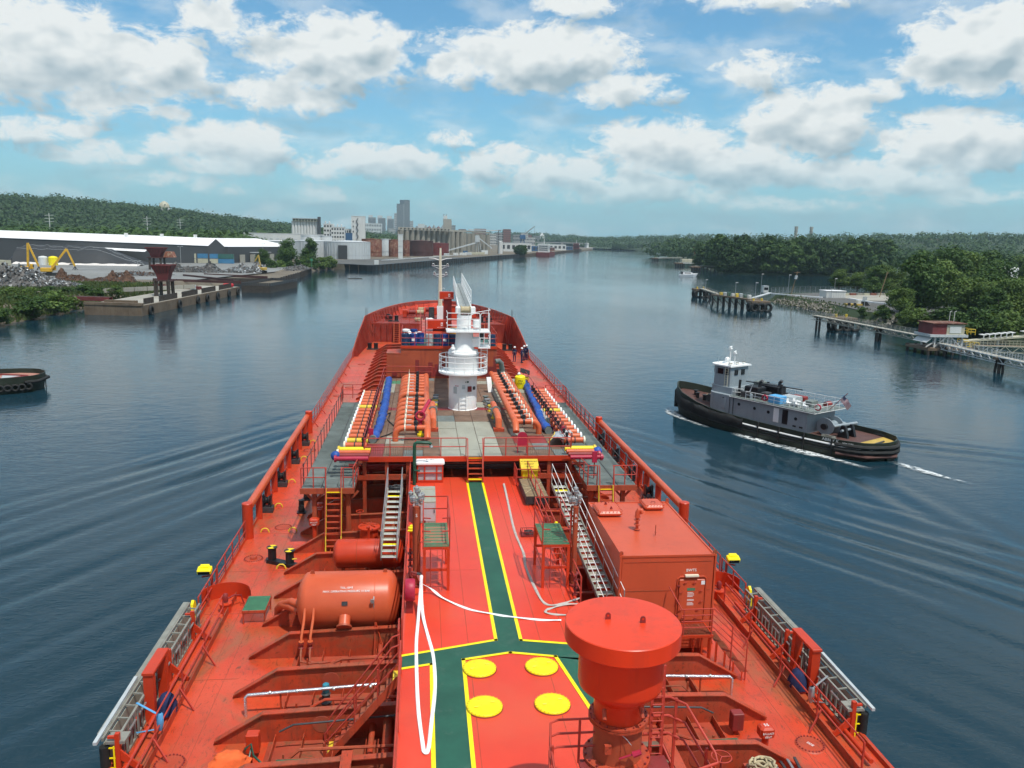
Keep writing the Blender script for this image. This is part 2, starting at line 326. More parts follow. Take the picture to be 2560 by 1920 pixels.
# ------------------------------------------------------------------ water
MD, TD, MF, WK = 6.1, 8.5, 9.7, 9.05      # main deck, trunk deck, manifold platform, side walkway heights
def build_water():
    def axis(lo, hi, step, far_lo, far_hi, g):
        a = list(np.arange(lo, hi+.01, step)); s = step
        while a[-1] < far_hi: s *= g; a.append(a[-1]+s)
        s = step
        while a[0] > far_lo: s *= g; a.insert(0, a[0]-s)
        return np.array(a)
    xs = axis(-62, 66, .38, -5900, 5900, 1.25); ys = axis(20, 112, .38, -500, 6400, 1.10)
    X, Y = np.meshgrid(xs, ys)
    H = np.zeros_like(X); ax = np.abs(X)
    wob = 1.6*np.sin(X*.11+Y*.06)+1.1*np.sin(X*.05-Y*.13+2)
    for beta, lam, amp in ((33, 3.1, .060), (28, 1.9, .034), (40, 5.6, .045)):
        b = R(beta); ph = 2*PI*(math.cos(b)*ax+math.sin(b)*Y+wob*.35)/lam
        e = ax-(13+np.maximum(0,(96-Y))*.60)
        env = 1/(1+np.exp((e-1)/1.2))*(.45+.55*np.exp(-((e+8)/11.0)**2))
        env *= np.clip((118-Y)/14, 0, 1)*np.clip((Y+10)/30,0,1)*(.7+.3*np.sin(X*.21+Y*.17))
        env *= np.where(X > 0, .8, 1.0)
        s = np.sin(ph); H += amp*env*(s+.35*np.cos(2*ph))
    # the tug's own stern wave
    tx, ty = 43.4, 71.6; dx, dy = 13.5/26.9, -23.3/26.9
    a = (X-tx)*dx+(Y-ty)*dy; c = (X-tx)*dy*-1+(Y-ty)*dx
    m = np.clip((a+20)/10, 0, 1)*np.exp(-np.maximum(a,0)/40)
    H += .05*m*np.sin(2*PI*(np.abs(c)*.82-a*.5)/3.4)*np.exp(-((np.abs(c)-4-np.maximum(a+20,0)*.28)/4)**2)
    V = np.stack([X, Y, H], -1).reshape(-1, 3); n = len(xs)
    idx = np.arange(len(ys)*n).reshape(len(ys), n)
    F = np.stack([idx[:-1,:-1], idx[:-1,1:], idx[1:,1:], idx[1:,:-1]], -1).reshape(-1, 4)
    me = bpy.data.meshes.new('water'); me.from_pydata(V.tolist(), [], F.tolist()); me.shade_smooth()
    m, nt, b = principled('river_water')
    tc = nd(nt, 'ShaderNodeTexCoord'); o = tc.outputs['Object']
    c = mixc(nt, noise(nt, o, .012, 3, .5), (.006,.028,.043), (.010,.036,.052)); nt.links.new(c, b.inputs['Base Color'])
    b.inputs['Roughness'].default_value = .06; b.inputs['IOR'].default_value = 1.33; b.inputs['Specular IOR Level'].default_value = .5
    n1 = noise(nt, vmth(nt, 'MULTIPLY', o, (.8,1.5,1)), 1.0, 3, .55, .6)
    n2 = noise(nt, vmth(nt, 'MULTIPLY', o, (1,1.25,1)), .28, 3, .5, .3)
    gust = sstep(nt, noise(nt, vmth(nt, 'MULTIPLY', o, (1,.45,1)), .011, 4, .55), .36, .64)
    h = mth(nt, 'ADD', mth(nt, 'MULTIPLY', n1, .10), mth(nt, 'MULTIPLY', n2, .16))
    sp = nd(nt, 'ShaderNodeSeparateXYZ'); nt.links.new(o, sp.inputs[0])      # water stirred by the ship is choppier
    h = mth(nt, 'MULTIPLY_ADD', mth(nt, 'MULTIPLY', noise(nt, vmth(nt, 'MULTIPLY', o, (1,1.6,1)), 2.1, 4, .6, .8), mth(nt, 'SUBTRACT', 1.0, sstep(nt, sp.outputs[1], 35, 110))), .10, h)
    h = mth(nt, 'MULTIPLY', h, mth(nt, 'ADD', .15, mth(nt, 'MULTIPLY', gust, .42)))
    bp = nd(nt, 'ShaderNodeBump'); bp.inputs['Strength'].default_value = .85; bp.inputs['Distance'].default_value = 1.0
    nt.links.new(h, bp.inputs['Height']); nt.links.new(bp.outputs[0], b.inputs['Normal'])
    me.materials.append(m)
    struct(bpy.data.objects.new('water', me)); o = bpy.data.objects['water']; COL.objects.link(o)
build_water()

# ------------------------------------------------------------------ the tanker: hull, decks, frames
ship = thing('tanker_ship', (0,60,0), 'big red tanker ship under us, raised centre deck with green walkway, ribs both sides', 'ship')
def interp(tab, y):
    for (a, u), (b, w) in zip(tab, tab[1:]):
        if y <= b: return u+(w-u)*max(0, (y-a))/(b-a)
    return tab[-1][1]
DECK_W = [(-60,10.8),(88,10.8),(96,10.72),(102,10.4),(108,9.75),(113,8.8),(118,7.3),(122,5.5),(125.5,3.2),(127.5,1.4),(128.5,.02)]
RIM_W = [(-60,10.8),(88,10.8),(96,10.75),(102,10.5),(108.5,10.05),(112.5,9.4),(119.5,7.9),(125,6.0),(129.2,3.7),(130.8,1.7),(131.3,.02)]
WL_W = [(-60,10.7),(84,10.6),(94,9.8),(102,8.0),(110,5.2),(118,2.0),(122,.02)]
def rim_z(y): return interp([(-60,6.22),(96,6.22),(97.5,7.0),(108.5,9.9),(132,10.35)], y)
ts = [-60,-20,20,60,84,90,96,97.5,100,103,106,108.5,110,112,114,116,118,120,122,124,126,127.5,129,130,130.8,131.3]
def hullpt(t, k):
    # t is the rim station; the lower rows end earlier as the stem rakes
    if k == 2: return (interp(RIM_W, t), t, rim_z(t))
    if k == 1:
        y = t if t < 96 else 96+(t-96)*(128.5-96)/(131.3-96); return (interp(DECK_W, y), y, 6.0)
    y = t if t < 84 else 84+(t-84)*(122-84)/(131.3-84); return (interp(WL_W, y), y, -1.2)
h = MB()
for sg in (-1, 1):
    rows = [[(sg*p[0],p[1],p[2]) for p in (hullpt(t,k) for t in ts)] for k in (0,1,2)]
    rows.append([(sg*max(p[0]-.10,.0),p[1]-(.1 if p[1]>128 else 0),p[2]) for p in (hullpt(t,2) for t in ts)])
    rows.append([(sg*max(p[0]-.16-(.25 if t>108 else 0),.0),p[1]-(.3 if p[1]>126 else 0),MD+.02 if t<110.5 else 8.72) for t, p in ((t,hullpt(t,2)) for t in ts)])
    h.grid(rows if sg > 0 else [list(reversed(r)) for r in rows])
h.build('hull', 'ship_red', ship, smooth=True, ang=50)
for sg in (-1,1):
    q = [t for t in ts if t >= 96]; L = MB().grid([[(sg*max(hullpt(t,2)[0]-.19-(.28 if t>108 else 0),.0),t-(.36 if t>126 else 0),MD if t<110.5 else 8.7) for t in q],[(sg*max(hullpt(t,2)[0]-.12,.0),t-(.14 if t>126 else 0),hullpt(t,2)[2]-.02) for t in q]]); L.build('bulwark_lining','bow_shade_red',ship)
d = MB(); ys = [-40,20,60,88,96,102,108,111.2]
pts = [(interp(DECK_W,y)-.02 if y < 100 else interp(RIM_W,y)-.1, y) for y in ys]
d.prism([(x,y) for x,y in pts]+[(-x,y) for x,y in reversed(pts)], MD-.3, MD)
d.build('main_deck', 'deck_red', ship)
# trunk deck
def rbox_prof(hw, top, r):
    return [(-hw,MD-.1)]+[(-hw+r-r*math.cos(t), top-r+r*math.sin(t)) for t in (0,.52,1.05,PI/2)]+[(hw-r+r*math.sin(t), top-r+r*math.cos(t)) for t in (0,.52,1.05,PI/2)]+[(hw,MD-.1)]
trunk = MB().prism(rbox_prof(2.95,TD,.08), -20, 39.4, 'y').build('trunk_deck', 'trunk_red', ship)
MB().prism(rbox_prof(2.95,TD-.35,.08), 39.4, 104, 'y').build('trunk_deck', 'frame_red', ship)
for x in (-1.75,-.95,.95+.3,2.05,2.5):
    MB().box(x-.009,x+.009,2,39.3,TD,TD+.004).build('weld_seam', 'frame_red', trunk)
for y in (27.7,):
    MB().box(-2.85,-.30,y-.009,y+.009,TD,TD+.003).build('weld_seam', 'frame_red', trunk)
# painted walkway and its yellow borders, sheets 4 mm apart
z = TD+.006
MB().add([(-.08,38.6,z),(.62,38.6,z),(.62,22.35,z),(2.9,21.9,z),(2.9,20.9,z),(1.62,21.28,z),(2.9,15.2,z),(2.1,15.2,z),
          (-.10,22.4,z),(-2.9,21.66,z),(-2.9,20.98,z),(-2.06,21.17,z),(-2.06,10,z),(-1.18,10,z),(-1.10,21.34,z),(.26,21.64,z),(1.54,21.34,z)],
         [(1,0,8,15,2),(15,16,5,3,2),(5,4,3),(8,9,11,14,15),(9,10,11),(11,12,13,14),]).build('painted_walkway', 'green_path', trunk)
rw = MB().add([(1.54,21.34,z),(2.35,21.2,z),(2.9,18.3,z),(2.9,15.0,z)], [(0,3,2,1)]); rw.build('painted_walkway', 'green_path', trunk)
def strip(pts, w, zz):
    m = MB()
    for a, b in zip(pts, pts[1:]):
        a, b = Vector((*a,zz)), Vector((*b,zz)); dd = (b-a).normalized(); s = Vector((-dd.y,dd.x,0))*w/2; a = a-dd*w*.5; b = b+dd*w*.5
        m.quad(a-s,b-s,b+s,a+s)
    return m
for i, L in enumerate([[(-.10,38.6),(-.10,22.43),(-2.9,21.68)],[(.66,38.6),(.66,22.37),(2.9,21.88)],[(-2.9,20.96),(-2.06,21.15),(-2.06,10)],
          [(-1.14,10),(-1.14,21.34),(.26,21.65),(1.56,21.34),(2.6,15.4)]]):
    strip(L, .105, z+.004+.0015*i).build('yellow_line', 'yellow_cover', trunk)
# transverse frames on the main deck, a web plate with a flange each
FY = [16.7+2.36*i for i in range(-2, 37)]
def frame_mesh(sg):
    m = MB(); prof = [(2.93,MD),(2.93,7.16),(6.84,7.02),(8.2,MD+.12),(8.25,MD)]
    m.prism([(sg*x,zz) for x,zz in prof], -.012, .012, 'y')
    for a, b in zip(prof[1:3], prof[2:4]): m.bar((sg*a[0],0,a[1]),(sg*b[0],0,b[1]),.20,.028)
    m.box(min(sg*6.7,sg*6.8),max(sg*6.7,sg*6.8),.012,.10,MD,7.0)
    return m
for sg in (-1, 1):
    proto = None
    for y in FY:
        if proto is None:
            proto = frame_mesh(sg).build('deck_frame', 'frame_red'); proto.parent = ship; o = proto
        else:
            o = proto.copy(); COL.objects.link(o)
        o.location = (0,y-60,0)
    for x in (3.9,4.8,5.7,6.5):
        MB().box(sg*x-.012,sg*x+.012,8,104,MD,MD+.24).build('deck_stiffener', 'frame_red', ship)
    MB().box(min(sg*2.95,sg*6.7),max(sg*2.95,sg*6.7),8,104,MD,MD+.005).build('bay_plating', 'bay_red', ship)
    MB().box(sg*9.72-.015,sg*9.72+.015,8,31.0,MD,MD+.26).build('gutter_bar', 'frame_red', ship)
    MB().box(sg*10.7-.03,sg*10.7+.03,8,96,MD,MD+.14).build('gunwale_bar', 'frame_red', ship)
    # round manhole covers in the frame webs
    for y in FY[2:6]:
        for x in (5.2, 3.6):
            c = MB(); c.lathe([(0.001,-.022),(.26,-.022),(.27,-.015)], (sg*x,y,6.6), 14, 'y'); c.build('web_cover', 'bay_red', ship)
# doubler plate seams on the side decks
for sg in (-1,1):
    for x in (8.75,9.3): MB().box(sg*x-.008,sg*x+.008,12,96,MD,MD+.005).build('weld_seam', 'bay_red', ship)
    for y in (18.9,24.9,29.6,33.6,38.1,42,46.3,50.5,56,62,68,75,83):
        MB().box(min(sg*8.3,sg*10.6),max(sg*8.3,sg*10.6),y-.01,y+.01,MD,MD+.006).build('weld_seam', 'bay_red', ship)
rq = random.Random(6)
for sg in (-1,1):
    for y in FY[1:10]:
        for k in range(3):
            z0 = MD+.30+.22*k; yy = y+.35+.25*k; MB().tube([(sg*2.97,yy,z0),(sg*rq.uniform(4.6,6.3),yy,z0),(sg*rq.uniform(6.3,6.6),yy+.05,MD+.05)],rq.choice((.022,.03,.045)),6).build('bay_pipe',rq.choice(('frame_red','frame_red','house_orange','bay_red')),ship,True)
        for x in (3.6,5.0,6.1): MB().bar((sg*x,y+1.2,MD),(sg*x,y+1.2,MD+rq.uniform(.3,.75)),.05).build('pipe_support','frame_red',ship)
# forecastle
fc = MB(); ys = [111.2,114,118,122,125,127.5,129.3,130.3]
pts = [(interp(RIM_W,y)-.38,y) for y in ys]
fc.prism([(max(x,.02),y) for x,y in pts]+[(-max(x,.02),y) for x,y in reversed(pts)], 8.55, 8.7)
fcd = fc.build('forecastle_deck', 'bow_shade_red', ship)
MB().box(-9.15,9.15,111.2,111.26,MD,8.56).build('forecastle_bulkhead', 'bow_shade_red', ship)
for x in np.arange(-8.8,8.9,.8): MB().box(x-.03,x+.03,111.06,111.2,MD,8.5).build('stiffener', 'bow_shade_red', ship)
for sg in (-1, 1):
    # raking bulwark between main deck and forecastle, stiffened inside
    for y in np.arange(97.2,111.4,.95):
        x = interp(RIM_W,y)-.13; zt = rim_z(y)-.05
        MB().prism([(sg*x,MD),(sg*x,zt),(sg*(x-.10),zt),(sg*(x-.55),MD)], y-.02, y+.02, 'y').build('bulwark_stay', 'bow_shade_red', ship)
    for y in np.arange(112.4,129.5,1.25):
        x = interp(RIM_W,y)-.22; zt = rim_z(y)-.05
        MB().prism([(sg*x,8.7),(sg*x,zt),(sg*(x-.10),zt),(sg*(x-.45),8.7)], y-.02, y+.02, 'y').build('bulwark_stay', 'bow_shade_red', ship)
    rp = MB().tube([(sg*(interp(RIM_W,t)-.05),t,rim_z(t)+.02) for t in [96.5,97.5,102,108.5]+ts[13:]], .07, 6); rp.build('bulwark_cap', 'frame_red', ship)
    a = MB()
    for q in (0,.35): a.tube([(sg*(9.9-q*.4),108.6+q,9.9),(sg*(9.9-q*.4),108.6+q,11.0)],.03,5)
    a.build('corner_pole','dark_steel',ship)
# ------------------------------------------------------------------ fittings on the near deck
# mushroom vent on a raised platform
c = (1.37,13.5); PZ = 10.8; mv = thing('mushroom_vent', (*c,PZ), 'huge red mushroom vent with flat round cap standing beside the green walkway', 'vent')
def lz(prof): return [(r,PZ+h) for r, h in prof]
cap = MB().lathe(lz([(.001,2.79),(1.06,2.765),(1.075,2.75),(1.075,2.44),(1.05,2.42),(.78,2.42)]), (*c,0), 56).build('cap', 'mush_red', mv, True)
for dx, dy in ((-.27,.08),(.345,-.10)):
    l = MB(); x, y = c[0]+dx, c[1]+dy; q = PZ+2.76
    l.prism([(x-.05,q),(x+.05,q),(x+.05,q+.105)]+[(x+.05*math.cos(t),q+.105+.05*math.sin(t)) for t in (.6,1.2,1.57,2.0,2.6)]+[(x-.05,q+.105)], y-.01, y+.01, 'y')
    l.build('lifting_lug', 'dark_red', cap)
    MB().lathe([(.001,-.012),(.022,-.012)], (x,y,q+.1), 8, 'y').build('lug_hole', 'mush_red', cap)
MB().lathe(lz([(.78,2.47),(.795,2.39),(.795,1.62),(.775,1.54),(.52,1.32),(.475,1.255),(.47,.895)]), (*c,0), 48).build('hood', 'mush_red', mv, True)
MB().lathe(lz([(.475,.91),(.566,.90),(.566,.86),(.475,.857),(.566,.845),(.566,.805),(.475,.80)]), (*c,0), 40).build('neck_flange', 'frame_red', mv, True, 30)
MB().lathe(lz([(.463,.83),(.463,.05)]), (*c,0), 40).build('trunk_pipe', 'house_orange', mv, True)
MB().lathe(lz([(.46,.075),(.64,.066),(.64,.01),(.575,0)]), (*c,0), 40).build('base_flange', 'frame_red', mv, True, 30)
for i in range(18):
    t = 2*PI*i/18; MB().cyl((c[0]+.60*math.cos(t),c[1]+.60*math.sin(t),PZ+.06),(c[0]+.60*math.cos(t),c[1]+.60*math.sin(t),PZ+.105),.023,n=6).build('bolt', 'dark_red', mv)
for i in range(20):
    t = 2*PI*i/20; MB().cyl((c[0]+.53*math.cos(t),c[1]+.53*math.sin(t),PZ+.79),(c[0]+.53*math.cos(t),c[1]+.53*math.sin(t),PZ+.93),.016,n=6).build('bolt', 'dark_red', mv)
MB().box(c[0]-.35,c[0]-.23,c[1]-.49,c[1]-.41,PZ+.38,PZ+.55).build('junction_box', 'frame_red', mv)
hd = MB(); hd.tube([(c[0]-.08,c[1]-.51,PZ+.3),(c[0]+.18,c[1]-.57,PZ+.43)],.018); hd.cyl((c[0]+.16,c[1]-.565,PZ+.41),(c[0]+.3,c[1]-.59,PZ+.475),.06,.05,8); hd.build('flap_lever', 'magenta', mv, True)
MB().tube([(c[0]-.12,c[1]-.49,PZ+.84),(c[0]+.04,c[1]-.53,PZ+.7),(c[0]+.12,c[1]-.56,PZ+.6)],.007,4).build('chain', 'steel', mv)
for dx in (.29,-.39): MB().cyl((c[0]+dx,c[1]-.44,PZ+1.28),(c[0]+dx*1.05,c[1]-.58,PZ+1.15),.04,n=8).build('drain_stub','frame_red',mv,True)
MB().tube([(c[0]-.05,c[1]-.466,PZ+.1),(c[0]-.05,c[1]-.466,PZ+.8)],.006,4).build('weld_seam','frame_red',mv)
pf = thing('railed_platform', (1.3,13.0,TD), 'red railed platform with steps at the foot of the mushroom vent', 'platform')
MB().box(.62,2.3,11.6,13.45,PZ-.06,PZ).build('floor', 'dark_red', pf)
for x, y in ((.7,11.8),(2.2,11.8),(.7,13.2),(2.2,13.2)): MB().bar((x,y,TD),(x,y,PZ-.06),.12).build('leg','ship_red',pf)
for k in (.86,.575,.295): MB().tube([(.93,13.43,PZ+k),(.2,13.43,PZ+k),(.05,13.37,PZ-.02+k),(.0,13.04,PZ-.16+k*.95),(.03,12.2,PZ-.55+k*.9)],.022,6).build('rail','rail_red',pf,True)
MB().bar((.62,13.43,PZ-.05),(.62,13.43,PZ+.86),.042).build('post','rail_red',pf)
MB().bar((.02,12.9,TD),(.02,12.9,PZ+.7),.042).build('post','rail_red',pf)
for i in range(5): MB().box(.06,.60,12.9-.22*i-.2,12.9-.22*i,PZ-.12-.2*i,PZ-.1-.2*i).build('step', 'dark_red', pf)
fr = thing('railed_ladder', (2.4,13.6,TD), 'red tubular ladder and curved rails at the right of the mushroom vent', 'ladder')
for x in (2.08,2.30): MB().bar((x,13.65,10.3),(x+.02,13.8,12.48),.06,.04).build('stile', 'rail_red', fr)
for i in range(11): MB().tube([(2.09,13.65+.008*i,PZ-.1+.17*i),(2.30,13.65+.008*i,PZ-.1+.17*i)],.012,5).build('rung', 'rail_red', fr)
for zz in (11.68,11.28,10.9):
    MB().tube([(2.04,14.0,zz),(2.53,14.0,zz),(2.82,13.85,zz-.08),(3.15,13.05,zz-.6),(3.15,12.9,zz-.7),(2.6,12.7,zz-.7)],.026,7).build('curved_rail', 'rail_red', fr, True)
for x, y, z0, z1 in ((3.06,13.25,MD,11.05),(2.65,13.95,MD,11.68),(2.5,12.7,TD,11.0)): MB().bar((x,y,z0),(x,y,z1),.05).build('post', 'rail_red', fr)
for s in (0,.55): MB().bar((2.9+s,17.4,TD),(4.0+s,15.0,MD),.05,.16).build('stair_stringer', 'rail_red', fr)
for i in range(9):
    t = (i+.5)/9; MB().box(2.9+1.1*t,3.45+1.1*t,17.4-2.4*t-.09,17.4-2.4*t+.09,TD-2.4*t-.015,TD-2.4*t+.015).build('tread', 'yellow_dull' if i==4 else 'rust_grating', fr)

# yellow tank covers
def cover(x, y, lab):
    o = thing('tank_cover', (x,y,TD), lab, 'hatch cover', 'yellow round tank covers on the red deck')
    MB().lathe([(.001,TD+.075),(.44,TD+.07),(.465,TD+.06),(.47,TD+.045),(.47,TD+.02)], (x,y,0), 40).build('lid', 'yellow_cover', o, True, 50)
    MB().lathe([(.475,TD+.03),(.485,TD)], (x,y,0), 40).build('seat_ring', 'dark_red', o)
    for i in range(26):
        t = 2*PI*i/26; MB().cbox((x+.45*math.cos(t),y+.45*math.sin(t),TD+.07),(.05,.018,.022),(0,0,t)).build('dog_bolt', 'yellow_dull', o)
    for s in (-1,1):
        MB().tube([(x+s*.22-.05,y+s*.1,TD+.07),(x+s*.22-.05,y+s*.1,TD+.11),(x+s*.22+.05,y+s*.1,TD+.11),(x+s*.22+.05,y+s*.1,TD+.07)],.010,4).build('handle', 'yellow_cover', o)
cover(-.71,20.78,'yellow round tank cover, far left one of the four'); cover(1.06,20.76,'yellow round tank cover, far right one of the four')
cover(-.71,18.90,'yellow round tank cover nearest the green walkway, near left of the four'); cover(1.07,18.89,'yellow round tank cover behind the railing, near right of the four')

# service platforms with green gratings
def service_platform(x0, x1, y0, y1, side, lab):
    o = thing('service_platform', ((x0+x1)/2,(y0+y1)/2,TD), lab, 'platform', 'green topped service platforms'); zt = 10.1
    for x in (x0+.04,x1-.04):
        for y in (y0+.04,y1-.04): MB().bar((x,y,TD),(x,y,zt-.08),.10).build('leg', 'ship_red', o)
    f = MB()
    for y in (y0+.04,y1-.04): f.bar((x0,y,zt-.06),(x1,y,zt-.06),.06,.10); f.bar((x0+.08,y,TD+.75),(x1-.08,y,TD+.75),.06,.09)
    for x in (x0+.04,x1-.04): f.bar((x,y0+.1,zt-.06),(x,y1-.1,zt-.06),.06,.10); f.bar((x,y0+.1,TD+.75),(x,y1-.1,TD+.75),.05,.07)
    f.build('frame', 'ship_red', o)
    for i in range(22):
        x = x0+.03+(x1-x0-.06)*i/21; MB().box(x-.012,x+.012,y0+.02,y1-.02,zt-.02,zt+.012).build('grating_bar', 'green_grating', o)
    for i in range(9):
        y = y0+.05+(y1-y0-.1)*i/8; MB().box(x0+.02,x1-.02,y-.008,y+.008,zt-.022,zt+.006).build('cross_bar', 'green_grating', o)
    rl = MB(); e = [(x0,y0+.05),(x0,y1),(x1,y1),(x1,y0+.05)]
    for hh in (1.02,.55): rl.tube([(x0+.25,y0,zt+hh)]+[(x,y,zt+hh) for x,y in e]+[(x1-.25,y0,zt+hh)], .024, 6)
    for x, y in e: rl.tube([(x,y,zt-.1),(x,y,zt+1.02)],.022,6)
    rl.build('railing', 'rail_red', o, True)
    ld = MB(); xm = (x0+x1)/2
    for x in (xm-.2,xm+.2): ld.tube([(x,y0-.06,TD+.05),(x,y0-.06,zt)],.016,5)
    ld.build('ladder_stile', 'rail_red', o)
    for i in range(7): MB().tube([(xm-.2,y0-.06,TD+.2+i*.22),(xm+.2,y0-.06,TD+.2+i*.22)],.013,5).build('rung', 'rail_red', o)
service_platform(-2.30,-1.40,26.0,28.35,-1,'service platform with green grating left of the walkway')
service_platform(1.82,2.78,26.0,28.1,1,'service platform with green grating right of the walkway')

# vent masts with pressure valves
def vent_mast(x, y, lab, seed):
    o = thing('vent_mast', (x,y,TD), lab, 'vent pipe', 'red vent masts with grey valve clusters'); rn = random.Random(seed)
    MB().cyl((x,y,TD),(x,y,11.4),.095,n=14).build('pipe', 'house_orange', o, True)
    for zz in (TD+.03,TD+.42): MB().lathe([(.10,zz),(.19,zz),(.19,zz+.04),(.10,zz+.04)],(x,y,0),16).build('flange','dark_red',o)
    pts = [(0,0,0),(-.16,.1,.06),(.15,.12,.02),(-.1,-.12,.15),(.12,-.1,.22),(-.2,.25,.2),(.05,.22,.3),(.2,.3,.12),(0,.05,.45)]
    for dx, dy, dz in pts:
        v = MB(); cx, cy, cz = x+dx, y+dy+.1, 11.42+dz
        v.lathe([(.001,.24),(.035,.23),(.05,.19),(.085,.17),(.09,.10),(.06,.07),(.075,.04),(.05,-.05),(.001,-.05)],(cx,cy,cz),12); v.build('pressure_valve','steel',o,True)
    for i in range(3): MB().cyl((x-.1+.1*i,y+.28,TD),(x-.1+.1*i,y+.28,11.3),.04,n=8).build('riser','house_orange',o,True)
    MB().tube([(x,y,10.1),(x+(.5 if x<0 else -.4),y+.05,10.1)],.02).build('stay','rail_red',o)
vent_mast(-2.53,26.45,'vent mast with grey valve cluster beside the left service platform',1)
vent_mast(2.98,26.2,'vent mast with grey valve cluster beside the right service platform',2)
text('S',.16,(-2.53,26.35,11.1),(PI/2,0,0),'text_white',bpy.data.objects['vent_mast'])
for i, ch in enumerate(('R','K')): text(ch,.16,(2.98,26.10,11.1-.2*i),(PI/2,0,0),'text_white',bpy.data.objects['vent_mast.001'])
def red_valves(x, y, z, lab, n=4):
    o = thing('valve_station', (x,y,z), lab, 'valves', 'small valve stations')
    for i in range(n):
        zz = z+.25*i+.1; v = MB(); v.cyl((x,y,zz-.1),(x,y,zz+.1),.045,n=8); v.lathe([(.045,-.015),(.09,-.015),(.09,.015),(.045,.015)],(x,y,zz-.08),10); v.build('valve_body','dark_red',o,True)
        w = MB(); w.tube([(x+.03,y-.04,zz),(x+.15,y-.08,zz)],.014,5); w.tube([(p[0],p[1],p[2]) for p in arc((x+.16,y-.08,zz),.07,0,2*PI,10,plane='yz')],.012,4); w.build('handwheel','dark_red',o)
red_valves(-2.25,28.6,TD+.9,'small red valves behind the left service platform',3)
red_valves(2.35,28.7,TD+.9,'small red valves behind the right service platform',3)
red_valves(-2.75,26.9,TD,'dark valves on the deck edge beside the left vent mast',5)
red_valves(2.9,25.4,TD,'dark valves by the gangway rail beside the right vent mast',3)
for x, y, lab in ((-2.75,29.2,'yellow topped hydrant on the left deck edge'),(2.85,29.3,'yellow topped hydrant on the right deck edge')):
    o = thing('hydrant', (x,y,TD), lab, 'hydrant', 'yellow topped hydrants')
    MB().cyl((x,y,TD),(x,y,TD+.95),.07,n=10).build('standpipe','ship_red',o,True)
    MB().lathe([(.001,.28),(.06,.26),(.07,.2),(.12,.18),(.12,.12),(.07,.1),(.08,0)],(x,y,TD+.95),12).build('cap','yellow_cover',o,True)
    MB().cyl((x-.13,y-.1,TD+1.02),(x+.13,y-.1,TD+1.02),.04,n=8).build('outlet','yellow_cover',o,True)

# hand rails along the trunk edges
def rail_thing(pts, lab, h=1.0, post=1.6, mat='rail_red', name='guard_rail', rails=(1,.52), r=.026):
    o = thing(name, pts[0], lab, 'railing', 'guard rails')
    P = [Vector(p) for p in pts]
    for k in rails: MB().tube([p+Vector((0,0,h*k)) for p in P], r, 6).build('rail', mat, o, True)
    for a, b in zip(P, P[1:]):
        n = max(1, round((b-a).length/post))
        for i in range(n+1):
            if i == n and b is not P[-1]: continue
            p = a.lerp(b, i/n); MB().bar(p, p+Vector((0,0,h)), r*1.8).build('post', mat, o)
    return o
rail_thing([(-2.92,22.0,TD),(-2.92,38.8,TD)], 'red guard rail along the left edge of the raised deck', post=2.8)
rail_thing([(-2.92,10,TD),(-2.92,20.7,TD)], 'red guard rail on the left edge by the near stairs', post=2.7)
rail_thing([(2.93,24.6,TD),(2.93,38.7,TD)], 'red guard rail along the right edge beside the aluminium gangway', post=1.6)
for sg, y in ((-1,19.2),(-1,24.0),(1,33.5)):
    pass
# inclined stairs from the raised deck to the main deck, left
st = thing('deck_stairs', (-4.9,20.6,MD), 'steep red stairs with yellow end treads down from the raised deck on the left', 'stairs')
A, B = Vector((-2.95,0,TD-.05)), Vector((-4.95,0,MD))
for y in (20.55,21.15):
    MB().bar(A+Vector((0,y,0)), B+Vector((0,y,0)), .035,.20).build('stringer', 'frame_red', st)
    rr = MB(); rr.tube([(-2.95,y,TD+.95),(-3.15,y,TD+.88),(-4.85,y,MD+.98),(-5.0,y,MD+.75),(-5.0,y,MD+.1)],.025,6); rr.tube([(-2.95,y,TD+.45),(-4.98,y,MD+.5)],.02,6)
    for t in (.3,.62): p = A.lerp(B,t); rr.tube([(p.x,y,p.z),(p.x,y,p.z+1.0)],.022,6)
    rr.build('handrail', 'rail_red', st, True)
for i in range(11):
    t = (i+.5)/11; p = A.lerp(B,t); MB().box(p.x-.10,p.x+.10,20.57,21.13,p.z-.015,p.z+.015).build('tread', 'yellow_dull' if i in (0,10) else 'bay_red', st)
rail_thing([(-3.0,21.3,TD),(-3.0,22.0,TD)], 'short red rail at the head of the near stairs', h=1.0)
# hose cabinet
o = thing('hose_reel_box', (-2.78,24.6,TD), 'round crimson hose box on the left edge of the raised deck', 'hose box')
MB().lathe([(.001,-.16),(.33,-.16),(.36,-.12),(.36,.12),(.33,.16),(.001,.16)],(-2.72,24.5,TD+.75),24,'x').build('drum','magenta',o,True)
MB().box(-2.85,-2.62,24.35,24.65,TD,TD+.45).build('bracket','dark_red',o)
v = MB(); v.cyl((-2.72,24.9,TD+1.05),(-2.72,24.9,TD+1.35),.05,n=8); v.cyl((-2.72,24.9,TD+1.2),(-2.5,24.85,TD+1.15),.04,n=8); v.build('valve','dark_red',o,True)
MB().cyl((-2.5,24.85,TD+1.15),(-2.38,24.82,TD+1.13),.045,n=8).build('coupling','dark_steel',o,True)

